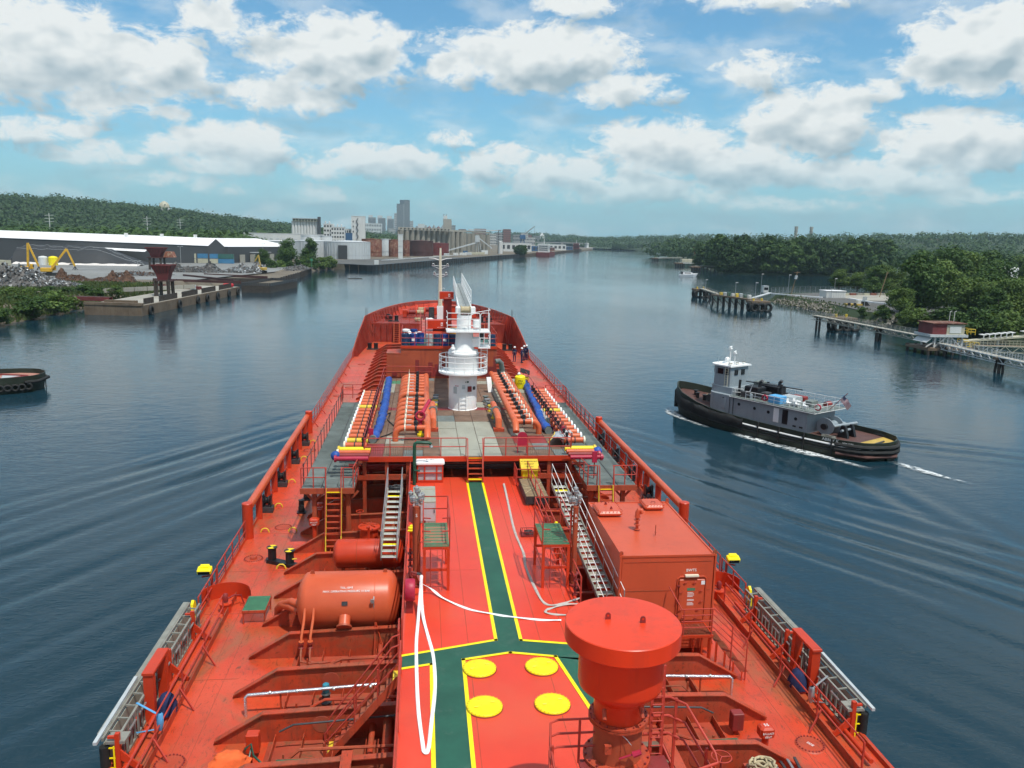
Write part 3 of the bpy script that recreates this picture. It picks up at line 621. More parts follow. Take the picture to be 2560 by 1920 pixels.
# lay-flat hoses
def flat_hose(name, pts, w, mat, lab, lift=None):
    P = [Vector((*p[:2], TD+.02+(p[2] if len(p) > 2 else 0))) for p in pts]; Q = []
    for i in range(len(P)-1):                          # Catmull-Rom
        p0, p1, p2, p3 = P[max(i-1,0)], P[i], P[i+1], P[min(i+2,len(P)-1)]
        for k in range(6):
            t = k/6; Q.append(.5*((2*p1)+(p2-p0)*t+(2*p0-5*p1+4*p2-p3)*t*t+(3*p1-p0-3*p2+p3)*t**3))
    Q.append(P[-1]); rows = []
    for i, q in enumerate(Q):
        d = (Q[min(i+1,len(Q)-1)]-Q[max(i-1,0)]).normalized(); s = Vector((-d.y,d.x,.25*math.sin(i*.7))).normalized()*w/2
        rows.append([q-s, q-s*.4+Vector((0,0,.022)), q+s*.4+Vector((0,0,.022)), q+s])
    m = MB().grid(rows); o = m.build(name, mat, None, True, 80); origin_to(o, Q[0]); tag(o, lab, 'hose', 'lay-flat fire hoses'); return o
flat_hose('fire_hose', [(-2.4,24.8,1.1),(-2.46,25.1,1.0),(-2.35,25.6,.45),(-2.0,25.75,.15),(-1.6,25.3,.02),(-.8,24.5),(-.02,24.1),(.6,23.85),(1.5,23.6),(2.1,23.55)], .10, 'hose_white',
          'white fire hose crossing the green walkway to the mushroom vent')
flat_hose('fire_hose', [(-2.36,24.75,1.1),(-2.4,24.4,.5),(-2.46,23.6,.05),(-2.5,22.2),(-2.47,20.4),(-2.42,18.9),(-2.32,17.6),(-2.27,17.15),(-2.18,17.25),(-2.1,18.2),(-1.98,19.9),(-2.0,21.5),(-2.15,22.8),(-2.3,23.9,.1),(-2.35,24.5,.5),(-2.35,24.75,1.1)], .10, 'hose_white',
          'white fire hose laid in a long loop left of the green walkway')
flat_hose('fire_hose', [(1.68,37.9,.05),(1.62,35.5),(1.5,31.7),(1.58,29.2),(1.5,27.8),(1.6,25.9),(1.72,24.9),(1.95,24.62),(2.4,24.75),(2.75,24.95),(3.0,24.9,.1)], .10, 'hose_grey',
          'grey dirty fire hose running along right of the green walkway')
flat_hose('fire_hose', [(2.9,24.55,.05),(2.4,24.6,.03),(2.0,24.45),(1.75,24.3),(1.7,24.1),(2.0,23.95),(2.5,23.85),(3.0,23.7)], .10, 'hose_grey',
          'grey hose end curled back beside the mushroom vent')

# pressure tanks
def hor_tank(x0, x1, y, z, r, name, lab, mat):
    o = thing(name, ((x0+x1)/2,y,MD), lab, 'tank'); e = .42*r
    prof = [(.001,x0-.0)]+[(r*math.sin(t), x0+e-e*math.cos(t)) for t in np.linspace(.25,PI/2,6)]+[(r*math.sin(t), x1-e+e*math.cos(t)) for t in np.linspace(PI/2,.25,6)]+[(.001,x1)]
    sh = MB().lathe([(rr,h) for rr,h in prof],(0,y,z),40,'x').build('shell', mat, o, True, 60); return o
t1 = hor_tank(-6.75,-3.12,27.35,7.62,1.02,'pressure_tank','large orange pressure tank lying across the left bay, white lettering','orange_tank')
for x in (-6.1,-3.8): MB().cbox((x,27.35,MD+.45),(.14,1.3,.9)).build('saddle','house_orange',t1)
MB().lathe([(1.024,-3.995),(1.026,-3.99),(1.026,-3.97),(1.024,-3.965)],(0,27.35,7.62),40,'x').build('weld_band','orange_tank',t1,True)
for x in (-6.2,-3.65):
    MB().prism([(x-.09,8.62),(x+.09,8.62),(x+.05,8.76),(x-.05,8.76)],27.34,27.37,'y').build('lifting_lug','house_orange',t1)
aa = R(58)
def on_tank(x, a, rr=1.03): return (x, 27.35-rr*math.sin(a), 7.62+rr*math.cos(a))
for s, a, sz in (('TOL.10M3',R(42),.10),('MAX. OPERATING PRESSURE 10 BAR',R(49),.10)):
    text(s, sz, on_tank(-4.95,a,1.034), (R(90)-(R(90)-a)-0*PI,0,0), 'text_white', t1)
mh = MB(); p, q = on_tank(-5.0,R(100),.98), on_tank(-5.0,R(108),1.30); mh.cyl(p,q,.20,n=18); mh.build('manhole_neck','orange_tank',t1,True)
mh = MB(); q2 = on_tank(-5.0,R(109),1.36); mh.cyl(q,q2,.27,n=18); mh.build('manhole_flange','house_orange',t1,True)
p = on_tank(-5.0,R(72),1.03); MB().cbox(p,(.2,.02,.14),(R(72)-PI/2+0,0,0)).build('name_plate','dark_steel',t1)
for x in (-6.35,-6.05):
    a = on_tank(x,R(80),1.0); m = MB(); m.tube([a,(x,26.15,7.5),(x-.06,25.85,7.0),(x-.06,25.8,6.75)],.045,8); m.lathe([(.045,0),(.09,0),(.09,.03),(.045,.03)],(x-.06,25.8,6.85),10)
    m.build('outlet_pipe','orange_pipe',t1,True)
    v = MB(); v.lathe([(.05,0),(.10,.0),(.10,.03),(.06,.05),(.07,.14),(.10,.16),(.10,.2),(.05,.2)],(x-.06,25.8,6.62),10); v.build('valve','dark_red',t1,True)
    MB().tube([(x-.06,25.8,6.7),(x-.06,25.6,6.5),(x-.02,25.35,6.38),(x+.3,25.25,6.36),(-3.0,25.5,6.5)],.035,8).build('branch_pipe','frame_red',t1,True)
    e = x+ (0 if x < -6.2 else .28); m = MB().tube([(-6.72,27.6,7.0+(.1 if x<-6.2 else .35)),(-7.05,27.9,7.05+(.1 if x<-6.2 else .3)),(-7.5,28.5,6.95),(-7.7,28.9,6.6),(-7.75,29.0,MD)],.16 if x<-6.2 else .13,10); m.build('bend_pipe','orange_tank',t1,True)
MB().tube([on_tank(-4.0,R(60)),(-4.0,26.35,8.0),(-4.0,26.35,7.75),on_tank(-4.0,R(78))],.02).build('gauge_line','steel',t1)
MB().lathe([(.001,-.03),(.07,-.03),(.07,.03),(.001,.03)],(-4.05,26.28,8.05),12,'y').build('gauge','steel',t1)
for dx in (0,.12): MB().bar((-3.95+dx*.2,26.2,7.3),(-3.95+dx*3,25.85,6.2),.03).build('stay','frame_red',t1)
t2 = hor_tank(-6.0,-3.1,31.95,7.5,.60,'steel_tank','smaller orange red tank under the aluminium gangway on the left','ship_red')
for x in (-5.0,-3.95): MB().lathe([(.60,x-.01),(.612,x),(.60,x+.01)],(0,31.95,7.5),32,'x').build('weld_band','house_orange',t2,True)
for x in (-5.6,-4.6,-3.6): MB().cbox((x,31.95,6.6),(.10,.7,.9)).build('saddle','frame_red',t2)
MB().tube([(-4.55,32.1,8.05),(-4.55,32.1,8.5),(-4.55,32.05,8.62),(-4.58,31.9,8.62)],.05,8).build('vent_pipe','ship_red',t2,True)

# round raised hatch behind
o = thing('tank_hatch', (-4.75,35.3,MD), 'round red hatch lid with crossed ribs behind the smaller left tank', 'hatch')
MB().lathe([(.42,6.1),(.42,7.35),(.50,7.37),(.50,7.44),(.45,7.46),(.001,7.52)],(-4.75,35.3,0),30).build('coaming','ship_red',o,True)
for a in (.3,1.35,2.4): MB().bar((-4.75-.4*math.cos(a),35.3-.4*math.sin(a),7.5),(-4.75+.4*math.cos(a),35.3+.4*math.sin(a),7.5),.03,.07).build('rib','frame_red',o)
MB().tube([(p[0],p[1],p[2]) for p in arc((-5.2,35.9,7.95),.17,0,2*PI,14)],.018,5,closed=False).build('handwheel','ship_red',o)
MB().cyl((-5.2,35.9,7.4),(-5.2,35.9,7.95),.02,n=6).build('spindle','ship_red',o)

# aluminium gangways leading up to the manifold platform
def alu_gangway(a, b, w, lab, nst, rails, extra=True):
    o = thing('aluminium_gangway', a, lab, 'gangway', 'aluminium gangways'); A, B = Vector(a), Vector(b); d = (B-A).normalized(); s = d.cross(Vector((0,0,1))).normalized()*w/2
    for k in (-1,1): MB().bar(A+k*s, B+k*s, .045,.17).build('side_beam','aluminium',o)
    for i in range(nst):
        p = A.lerp(B,(i+.5)/nst); L = (B-A).length/nst
        m = MB(); hz = Vector((d.x,d.y,0)).normalized(); m.add([p-s*.96-hz*L*.36,p+s*.96-hz*L*.36,p+s*.96+hz*L*.36,p-s*.96+hz*L*.36]+[q-Vector((0,0,.03)) for q in (p-s*.96-hz*L*.36,p+s*.96-hz*L*.36,p+s*.96+hz*L*.36,p-s*.96+hz*L*.36)],
            [(0,1,2,3),(7,6,5,4),(0,4,5,1),(1,5,6,2),(2,6,7,3),(3,7,4,0)])
        m.build('tread', 'yellow_cover' if i in (2,nst-2) else 'grey_plate', o)
        q = p-s*.96-hz*L*.38; MB().bar(q,p+s*.96-hz*L*.38,.025,.03).build('nosing','white_paint',o)
    for k in (-1,1):
        for i in range(rails+1):
            t = i/rails; p = A.lerp(B,t)+k*s; MB().tube([p,p+Vector((0,0,.95))],.020,6).build('stanchion','steel',o)
        for hh in (.95,.5): MB().tube([A+k*s+Vector((0,0,hh)),B+k*s+Vector((0,0,hh))],.014,5).build('hand_rope','white_paint' if a[0]>0 else 'steel',o)
    return o
alu_gangway((-3.63,29.95,8.05),(-3.5,33.6,9.75),.62,'aluminium gangway with yellow treads rising over the left tank',13,4)
alu_gangway((4.2,24.9,7.9),(3.72,34.0,9.75),.62,'long aluminium gangway beside the red container',24,7)
# coil of black rope at the head of the left gangway
def rope_pile(name, c, r, h, mat, lab, seed, n=6, rr=.025, cat='rope'):
    rn = random.Random(seed); pts = []
    for i in range(n*14):
        t = i*2*PI/14; k = r*(.35+.65*rn.random()*.4+.45*abs(math.sin(i*.13))); pts.append((c[0]+k*math.cos(t)+rn.uniform(-.05,.05)*r*2, c[1]+k*.8*math.sin(t)+rn.uniform(-.05,.05)*r*2, c[2]+rr+h*(i/(n*14))*(.7+.3*rn.random())))
    o = MB().tube(pts, rr, 5).build(name, mat, None, True, 70); origin_to(o, c); tag(o, lab, cat); return o
rope_pile('rope_pile',(-3.5,33.9,9.6),.30,.2,'dark_steel','tangle of dark net and rope at the head of the left gangway',3)
rope_pile('rope_pile',(4.2,25.0,7.95),.28,.15,'dark_steel','coil of black rope at the foot of the right gangway',4,rr=.03)
# ------------------------------------------------------------------ container, side gangways and small deck gear
X0, X1, Y0, Y1, ZT = 4.48, 7.82, 25.4, 31.1, 9.87
ct = thing('equipment_container', ((X0+X1)/2,(Y0+Y1)/2,MD), 'large faded red box container lettered BWTS with a closed steel door', 'container')
MB().cbox(((X0+X1)/2,(Y0+Y1)/2,(MD+.25+ZT-.02)/2),(X1-X0-.04,Y1-Y0-.04,ZT-.02-MD-.25),bev=.02).build('body','container_red',ct)
e = MB()
for x in (X0+.03,X1-.03): e.box(x-.03,x+.03,Y0,Y1,ZT-.06,ZT+.012)
for y in (Y0+.03,Y1-.03): e.box(X0+.061,X1-.061,y-.03,y+.03,ZT-.058,ZT+.010)
e.build('roof_rim','container_red',ct)
for x in (X0,X1): MB().box(x-.05 if x==X0 else x-.01,x+.01 if x==X0 else x+.05,Y0-.012,Y0+.14,MD+.2,ZT-.02).build('corner_post','container_red',ct)
MB().box(X0+.1,X1-.1,Y0+.008,Y0+.016,8.56,8.575).build('panel_seam','frame_red',ct); MB().box(X0+.1,X1-.1,Y0+.008,Y0+.016,9.62,9.632).build('panel_seam','frame_red',ct)
for x, y in ((X0,Y0+.06),(X1,Y0+.06),(X1,Y1-.06)):
    l = MB(); l.prism([(x-.07,ZT-.05),(x+.07,ZT-.05),(x+.07,ZT+.1),(x+.03,ZT+.16),(x-.03,ZT+.16),(x-.07,ZT+.1)],y-.02,y+.02,'y'); l.build('lifting_lug','frame_red',ct)
def roof_hatch(cx, cy, w, d, lab=None):
    h = MB().cbox((cx,cy,ZT+.11),(w,d,.20),bev=.07).build('roof_hatch','container_red',ct)
    for i in range(26):
        t = i/26*4; s = int(t); f = t-s
        p = [(cx-w/2+w*f,cy-d/2),(cx+w/2,cy-d/2+d*f),(cx+w/2-w*f,cy+d/2),(cx-w/2,cy+d/2-d*f)][s]
        MB().cbox((p[0]*.985+cx*.015,p[1]*.985+cy*.015,ZT+.21),(.03,.03,.03)).build('bolt','frame_red',h)
    return h
h1 = roof_hatch(5.0,29.9,.98,1.2); h2 = roof_hatch(6.98,30.45,.82,.95)
for p in ((5.0,30.2),(5.1,29.65)): MB().prism([(p[0]-.06,ZT+.21),(p[0]+.06,ZT+.21),(p[0]+.02,ZT+.32),(p[0]-.02,ZT+.32)],p[1]-.01,p[1]+.01,'y').build('lug','dark_red',h1)
MB().tube([(6.9,30.3,ZT+.21),(6.9,30.3,ZT+.28),(7.06,30.3,ZT+.28),(7.06,30.3,ZT+.21)],.012,5).build('handle','dark_red',h2)
g = MB(); g.cyl((5.68,27.9,ZT),(5.68,27.9,ZT+.5),.06,n=12)
for z in (.02,.2,.38,.5): g.lathe([(.06,z),(.12,z),(.12,z+.03),(.06,z+.03)],(5.68,27.9,ZT),14)
g.tube([(5.68,27.9,ZT+.5),(5.68,27.9,ZT+.68),(5.72,27.9,ZT+.77),(5.80,27.88,ZT+.77),(5.85,27.86,ZT+.66)],.095,12); g.build('goose_neck_vent','container_red',ct,True)
q = MB(); q.cyl((6.22,27.3,ZT),(6.22,27.3,ZT+.4),.015,n=6); q.lathe([(.02,.1),(.05,.12),(.02,.14)],(6.22,27.3,ZT),8); q.build('small_vent','frame_red',ct)
# door
dr = MB().cbox((7.03,Y0-.03,8.22),(.92,.05,1.52),bev=.015).build('door','container_red',ct)
fr_ = MB(); fr_.tube([(6.52,Y0-.005,7.42),(6.52,Y0-.005,9.0),(6.6,Y0-.005,9.07),(7.46,Y0-.005,9.07),(7.54,Y0-.005,9.0),(7.54,Y0-.005,7.42),(6.52,Y0-.005,7.42)],.025,6); fr_.build('door_frame','container_red',ct)
for x, z in ((6.78,8.86),(7.12,8.86),(6.64,8.5),(7.36,8.55),(7.38,8.15),(6.66,7.85),(7.28,7.85),(6.75,7.55),(7.22,7.55)):
    MB().tube([(x-.07,Y0-.06,z-.04),(x-.02,Y0-.1,z+.03),(x+.06,Y0-.09,z+.05)],.013,5).build('dog_handle','rail_red',dr)
for z in (8.75,8.2,7.65): MB().cbox((6.55,Y0-.05,z),(.1,.05,.06)).build('hinge','dark_red',dr)
MB().cbox((7.42,Y0-.058,8.86),(.13,.004,.14)).build('notice','white_paint',dr)
gs = MB().cbox((7.0,Y0-.058,8.62),(.28,.004,.10)).build('notice','green_grating',dr)
for i, z in enumerate((8.5,8.45,8.40,8.35,8.24,8.2,8.12,8.08,8.04)): MB().box(6.88,7.12 if i%3 else 7.08,Y0-.059,Y0-.0565,z-.009,z+.009).build('text_line','text_white',dr)
MB().box(6.76,7.24,Y0-.12,Y0-.005,9.10,9.16).build('door_light','cream_paint',ct)
MB().box(6.8,7.2,Y0-.1,Y0+.0,9.06,9.10).build('light_bracket','frame_red',ct)
text('BWTS',.14,(6.99,Y0+.002,9.30),(PI/2,0,0),'text_white',ct)
# door landing and steps
ld = thing('steel_landing', (7.0,24.9,MD), 'red grated landing with steps and rail below the container door', 'landing')
def grate(mb, x0, x1, y0, y1, z, pitch=.05, w=.010, h=.03, axis='x'):
    if axis == 'x':
        n = int((y1-y0)/pitch)
        for i in range(n+1): mb.box(x0,x1,y0+(y1-y0)*i/n-w/2,y0+(y1-y0)*i/n+w/2,z-h,z)
    else:
        n = int((x1-x0)/pitch)
        for i in range(n+1): mb.box(x0+(x1-x0)*i/n-w/2,x0+(x1-x0)*i/n+w/2,y0,y1,z-h,z)
    return mb
gm = grate(MB(),6.32,7.55,24.45,25.35,7.35); grate(gm,6.32,7.55,24.45,25.35,7.345,.12,axis='y'); stuff(gm.build('grating','bay_red',ld))
fm = MB()
for y in (24.45,25.35): fm.bar((6.3,y,7.31),(7.57,y,7.31),.04,.09)
for x in (6.32,7.55): fm.bar((x,24.47,7.31),(x,25.33,7.31),.04,.09)
fm.build('frame','ship_red',ld)
for x in (6.36,7.2,7.5):
    for y in (24.5,25.3): MB().bar((x,y,MD),(x,y,7.27),.06).build('leg','ship_red',ld)
for i in range(4):
    sx, zz = 7.62+.22*i, 7.15-.24*i; y0, y1 = 24.4-.25*i, 25.1-.25*i
    g_ = grate(MB(),sx,sx+.26,y0,y1,zz,.05); stuff(g_.build('step','bay_red',ld))
    for y in (y0,y1): MB().bar((sx+.05,y,MD),(sx+.05,y,zz),.035).build('step_leg','ship_red',ld)
rl = MB(); P = [(6.2,25.3,8.75),(6.42,24.47,8.30),(7.55,24.47,8.30),(8.4,23.7,7.6),(8.45,23.65,7.45),(8.45,23.65,MD)]
for k in range(4): rl.tube([(p[0],p[1],p[2]-.22*k) if j < 4 else p for j, p in enumerate(P[1:4])],.02,6)
rl.tube(P,.024,6)
for x, y, z0, z1 in ((6.5,24.47,7.3,8.3),(7.5,24.47,7.3,8.3),(8.05,24.0,MD,7.9)): rl.bar((x,y,z0),(x,y,z1),.035)
rl.build('railing','rail_red',ld,True)

# stowed accommodation ladders along both sides, in their red cradles
def side_gangway(sg, lab):
    o = thing('accommodation_ladder', (sg*11.0,24.7,MD), lab, 'gangway', 'stowed accommodation ladders'); ya, yb = 20.5, 28.7
    for x, z in ((10.50,6.96),(10.86,7.0),(10.50,6.12),(10.86,6.12)): MB().box(sg*x-.03,sg*x+.03,ya,yb,z-.045,z+.045).build('chord','aluminium',o)
    for i in range(28):
        y = ya+.15+(yb-ya-.3)*i/27; MB().box(min(sg*10.48,sg*10.52),max(sg*10.48,sg*10.52),y-.05,y+.05,6.16,6.92).build('web_strut','aluminium',o)
    for i in range(13):
        y = ya+.4+(yb-ya-.8)*i/12; MB().bar((sg*10.50,y,6.97),(sg*10.86,y,7.0),.05,.04).build('cross_strut','aluminium',o)
        MB().bar((sg*10.50,y,6.12),(sg*10.86,y,6.10),.05,.04).build('cross_strut','aluminium',o)
    MB().box(min(sg*10.82,sg*10.84),max(sg*10.82,sg*10.84),ya,yb,6.2,6.9).build('side_plate','grey_plate',o)
    MB().box(sg*10.98-.09,sg*10.98+.09,ya+.2,yb,7.02,7.06).build('hand_rail_beam','aluminium',o)
    MB().bar((sg*10.96,ya+2.9,7.13),(sg*10.96,ya-.25,7.05),.10,.09).build('folded_platform_arm','drum_grey',o)
    MB().box(sg*10.50-.25,sg*10.50+.25,ya-.1,ya+.35,6.92,7.0).build('end_platform','aluminium',o)
    for i in range(9):
        y = ya+.7+.85*i; MB().cyl((sg*10.42,y,6.80),(sg*10.42,y+.5,6.80),.03,n=6).build('roller','steel',o,True)
    MB().cyl((sg*10.8,ya-.05,6.85),(sg*10.8,ya-.05,6.15),.13,n=12).build('end_fender','black_rubber',o,True)
    yl = MB()
    for x in (10.55,10.75): yl.bar((sg*x,ya-.08,6.1),(sg*x,ya-.08,6.85),.04)
    for z in (6.2,6.5,6.8): yl.bar((sg*10.50,ya-.08,z),(sg*10.8,ya-.08,z),.03)
    yl.build('end_step_frame','yellow_cover',o)
    return o
gL = side_gangway(-1,'stowed aluminium accommodation ladder along the left ship side'); gR = side_gangway(1,'stowed aluminium accommodation ladder along the right ship side')
for sg, nm in ((-1,'left'),(1,'right')):
    fr = thing('ladder_davit', (sg*10.35,23.3,MD), f'tall red box frame holding the {nm} accommodation ladder', 'davit', 'red ladder frames')
    for y in (22.75,23.95): MB().box(sg*10.35-.14,sg*10.35+.14,y-.11,y+.11,MD,7.62).build('column','ship_red',fr)
    MB().cbox((sg*10.35,23.35,7.66),(.34,1.5,.10),bev=.015).build('top_beam','ship_red',fr)
    MB().lathe([(.001,-.03),(.14,-.03),(.14,.03),(.001,.03)],(sg*10.35,23.35,7.45),14,'x').build('sheave','dark_steel',fr)
    for dy in (-.1,.12): MB().tube([(sg*10.35,23.35+dy,7.4),(sg*10.5,23.4+dy,6.2)],.010,4).build('wire','dark_steel',fr)
    for i, (y, w) in enumerate(((20.45,'near'),(24.9,'middle'),(27.6,'far'))):
        c_ = thing('ladder_cradle', (sg*10.4,y,MD), f'red cradle post at the {w} end of the {nm} accommodation ladder' if w != 'middle' else f'red cradle post at the middle of the {nm} accommodation ladder', 'cradle', 'red cradle posts')
        MB().box(sg*10.45-.06,sg*10.45+.06,y-.06,y+.06,MD,7.22).build('post','ship_red',c_)
        MB().prism([(sg*10.42,6.75),(sg*10.42,6.45),(sg*9.95,MD),(sg*9.75,MD)],y-.03,y+.03,'y').build('brace','ship_red',c_)
        MB().box(min(sg*10.45,sg*10.7),max(sg*10.45,sg*10.7),y-.04,y+.04,7.08,7.14).build('hook','ship_red',c_)
    # walkway rail inboard of the ladder
    o = rail_thing([(sg*9.72,18.6,MD+.1),(sg*9.72,28.9,MD+.1)], f'red walkway rail inboard of the {nm} accommodation ladder', h=.98, post=2.55)
    for y in (20.9,23.4,26.0): MB().bar((sg*9.70,y,MD+.6),(sg*9.25,y-.25,MD+.02),.04,.06).build('brace','rail_red',o)
    p_ = MB().cyl((sg*10.25,19,MD+.18),(sg*10.25,29,MD+.18),.07,n=10).build('deck_pipe','ship_red',None,True); origin_to(p_,(sg*10.25,24,MD)); tag(p_, f'red pipe running on deck under the {nm} accommodation ladder','pipe')
    # machinery cover lump in dark blue cloth
    rn = random.Random(4+sg); b_ = MB(); rows = []
    for i in range(9):
        t = i/8*PI/2
        rows.append([(sg*9.98+(.30*math.cos(t)+.0)*math.cos(a)*(1+.10*rn.uniform(-1,1)), 23.0+.36*math.cos(t)*math.sin(a)*(1+.10*rn.uniform(-1,1)), MD+.12+.62*math.sin(t)*(1+.05*rn.uniform(-1,1))) for a in np.linspace(0,2*PI,15)])
    b_.grid(rows); o = b_.build('winch_cover','navy_cloth',None,True,70); origin_to(o,(sg*9.98,23,MD)); tag(o,f'dark blue cloth covered winch beside the {nm} ladder frame','cover','cloth covered winches')
    bs = MB().box(sg*9.98-.25,sg*9.98+.25,22.7,23.3,MD,MD+.14).build('winch_bed','dark_red',o)
    # yellow gangway turntable
    t_ = thing('ladder_turntable', (sg*10.9,29.3,MD), f'yellow turntable plate at the far end of the {nm} accommodation ladder', 'turntable', 'yellow ladder turntables')
    prof = [(29.05,5.6),(29.05,6.5),(29.12,6.75),(29.28,6.86),(29.45,6.75),(29.52,6.5),(29.52,5.6)]
    MB().prism(prof, sg*10.9-.05, sg*10.9+.05,'x').build('plate','yellow_cover',t_)
    for z in (5.9,6.2,6.5): MB().cyl((sg*10.9-.12,29.2,z),(sg*10.9+.12,29.2,z),.04,n=8).build('pin','yellow_dull',t_,True)
    MB().box(sg*10.9-.14,sg*10.9+.14,29.15,29.4,6.05,6.2).build('bracket','yellow_cover',t_)
    # curved screen with a vent motor behind it
    s_ = thing('windlass_screen', (sg*10.1,30.6,MD), f'curved red screen around a small pump on the {nm} side deck', 'screen', 'curved pump screens')
    a0, a1 = (.15,PI*.95) if sg < 0 else (.05,PI*.85)
    MB().lathe([(.95,MD),(.95,MD+.62),(.93,MD+.62),(.93,MD)],(sg*9.95,30.2,0),22,'z',a0,a1).build('shield','ship_red',s_,True)
    MB().lathe([(.21,0),(.21,.32),(.24,.33),(.24,.37),(.001,.37)],(sg*9.85,29.8,MD),16).build('pump_base','ship_red',s_,True)
    MB().lathe([(.09,0),(.10,.03),(.10,.24),(.06,.30),(.001,.31)],(sg*9.85,29.85,MD+.42),14).build('motor','dark_red',s_,True)
    MB().tube([(sg*9.85,29.9,MD+.45),(sg*9.6,30.2,MD+.5),(sg*9.4,30.4,MD+.4),(sg*9.3,30.4,MD+.05)],.03,6).build('pipe','dark_red',s_,True)
    # yellow flood light on a bracket
    f_ = thing('flood_light', (sg*10.9,31.5,MD), f'yellow flood light on a red post at the {nm} ship side', 'light', 'yellow flood lights')
    MB().cyl((sg*10.75,31.4,MD),(sg*10.75,31.4,MD+.85),.06,n=8).build('post','rail_red',f_,True)
    MB().bar((sg*10.7,31.4,MD+.82),(sg*11.1,31.3,MD+.80),.08,.05).build('arm','dark_red',f_)
    MB().cbox((sg*10.98,31.3,MD+1.08),(.55,.34,.22),(.35,0,0),bev=.04).build('housing','yellow_cover',f_)
    MB().cbox((sg*10.98,31.13,MD+1.02),(.44,.02,.14),(.35,0,0)).build('glass','glass_dark',f_)
    MB().cbox((sg*10.98,31.36,MD+1.22),(.34,.16,.08),(.35,0,0)).build('ballast_box','yellow_cover',f_)
    rail_thing([(sg*10.65,31.9,MD),(sg*10.65,37.2,MD)], f'red ship side rail between the {nm} flood light and the pipe beam', h=1.0, post=1.3)
    rail_thing([(sg*10.62,29.0,MD),(sg*10.62,31.6,MD)], f'short red ship side rail beside the {nm} yellow turntable', h=1.0, post=1.2)
# light straps round the ladder frames
for sg, m, lab in ((-1,'light_blue','light blue lashing strap tied from the left accommodation ladder to the rail'),(1,'steel','grey lashing rope tied from the right accommodation ladder to the rail')):
    o = MB(); o.bar((sg*10.55,22.2,7.02),(sg*9.74,21.6,6.98),.06,.015); o.bar((sg*10.55,21.9,6.25),(sg*9.74,21.6,6.55),.06,.015)
    o = o.build('lashing_strap',m); origin_to(o,(sg*9.74,21.6,6.5)); tag(o,lab,'strap')
    k = MB().lathe([(.05,.55),(.09,.5),(.10,.25),(.06,.05),(.04,0)],(sg*9.72,21.6,6.5),9).build('bundle',m,o,True)

# green step over pipes
def green_step(x0,x1,y0,y1,z,lab,h=True):
    o = thing('walkway_step', ((x0+x1)/2,(y0+y1)/2,MD), lab, 'step', 'green grated steps')
    for i in range(18):
        y = y0+(y1-y0)*(i+.5)/18; MB().box(x0,x1,y-.018,y+.018,z-.02,z).build('grating_bar','green_grating',o)
    f = MB()
    for y in (y0,y1): f.bar((x0,y,z-.05),(x1,y,z-.05),.03,.10)
    for x in (x0,x1): f.bar((x,y0+.02,z-.05),(x,y1-.02,z-.05),.03,.10)
    f.build('frame','frame_red',o)
    for x in (x0+.04,x1-.04):
        for y in (y0+.04,y1-.04): MB().bar((x,y,MD),(x,y,z-.1),.05).build('leg','frame_red',o)
green_step(-9.0,-8.15,28.7,29.95,MD+.55,'green grated step on the left side deck beside the orange tank')
green_step(-6.2,-5.05,19.3,19.75,MD+.6,'green grated step in the near left bay by the stairs')
green_step(5.6,6.6,19.3,19.75,MD+.6,'green grated step in the near right bay')
# mooring bitts
b_ = thing('mooring_bitts', (-8.55,34.35,MD), 'black double bollard with yellow quartered tops on the left side deck', 'bollard')
MB().prism([(-9.25,34.72),(-9.2,34.45),(-7.85,33.72),(-7.7,33.75),(-7.75,34.05),(-9.1,34.8)],MD,MD+.16).build('base','black_paint',b_)
for x, y in ((-8.95,34.55),(-8.12,34.12)):
    MB().lathe([(.18,.14),(.18,.66),(.235,.69),(.235,.72),(.001,.725)],(x,y,MD),24).build('post','black_paint',b_,True)
    for k in range(2):
        a = R(35)+k*PI; MB().add([(x,y,MD+.731)]+[(x+.225*math.cos(a+i*PI/12),y+.225*math.sin(a+i*PI/12),MD+.731) for i in range(7)],[(0,i+1,i+2) for i in range(6)]).build('painted_quarter','yellow_paint',b_)
MB().cyl((-8.0,34.0,MD+.35),(-7.8,34.0,MD+.37),.03,n=6).build('horn','yellow_dull',b_)
text('SWL 55T',.10,(-8.7,34.21,MD+.1),(R(62),0,R(-28)),'text_white',b_)
# oval manhole covers
def manhole(x,y,lab,knob=False,txt=None):
    o = thing('manhole_cover', (x,y,MD), lab, 'manhole cover', 'round manhole covers on the side decks')
    MB().lathe([(.001,.03),(.40,.03),(.42,.015),(.44,0)],(x,y,MD),30).build('lid','frame_red',o,True,20)
    for i in range(24):
        t = 2*PI*i/24; MB().cyl((x+.38*math.cos(t),y+.38*math.sin(t),MD+.03),(x+.38*math.cos(t),y+.38*math.sin(t),MD+.06),.026,n=6).build('bolt','dark_red',o)
    if knob: MB().lathe([(.001,.13),(.13,.13),(.15,.1),(.15,.03)],(x,y,MD),14).build('neck','frame_red',o,True)
    if txt: text(txt,.12,(x,y,MD+.034),(0,0,R(-60)),'text_white',o)
for x, y, lab, k, t in ((-9.85,34.95,'round manhole cover with raised neck beside the black double bollard',1,None),(-9.2,38.9,'round manhole cover between two yellow eyes near the left pipe beam',0,None),(-9.9,53.6,'round manhole cover beside the left walkway, third from near',0,None),
    (-9.95,72.5,'round manhole cover on the left deck forward of the walkway',0,None),(-9.3,76.6,'round manhole cover inside the left walkway gate rail',0,None),(-9.22,91,'farthest round manhole cover on the left deck',0,None),
    (9.0,20.1,'round manhole cover lettered SSSE on the near right deck',0,'SSSE'),(-9.2,20.6,'round manhole cover at the near left deck edge',0,None),(9.2,77,'round manhole cover on the right deck forward of the walkway',0,None)): manhole(x,y,lab,k,t)
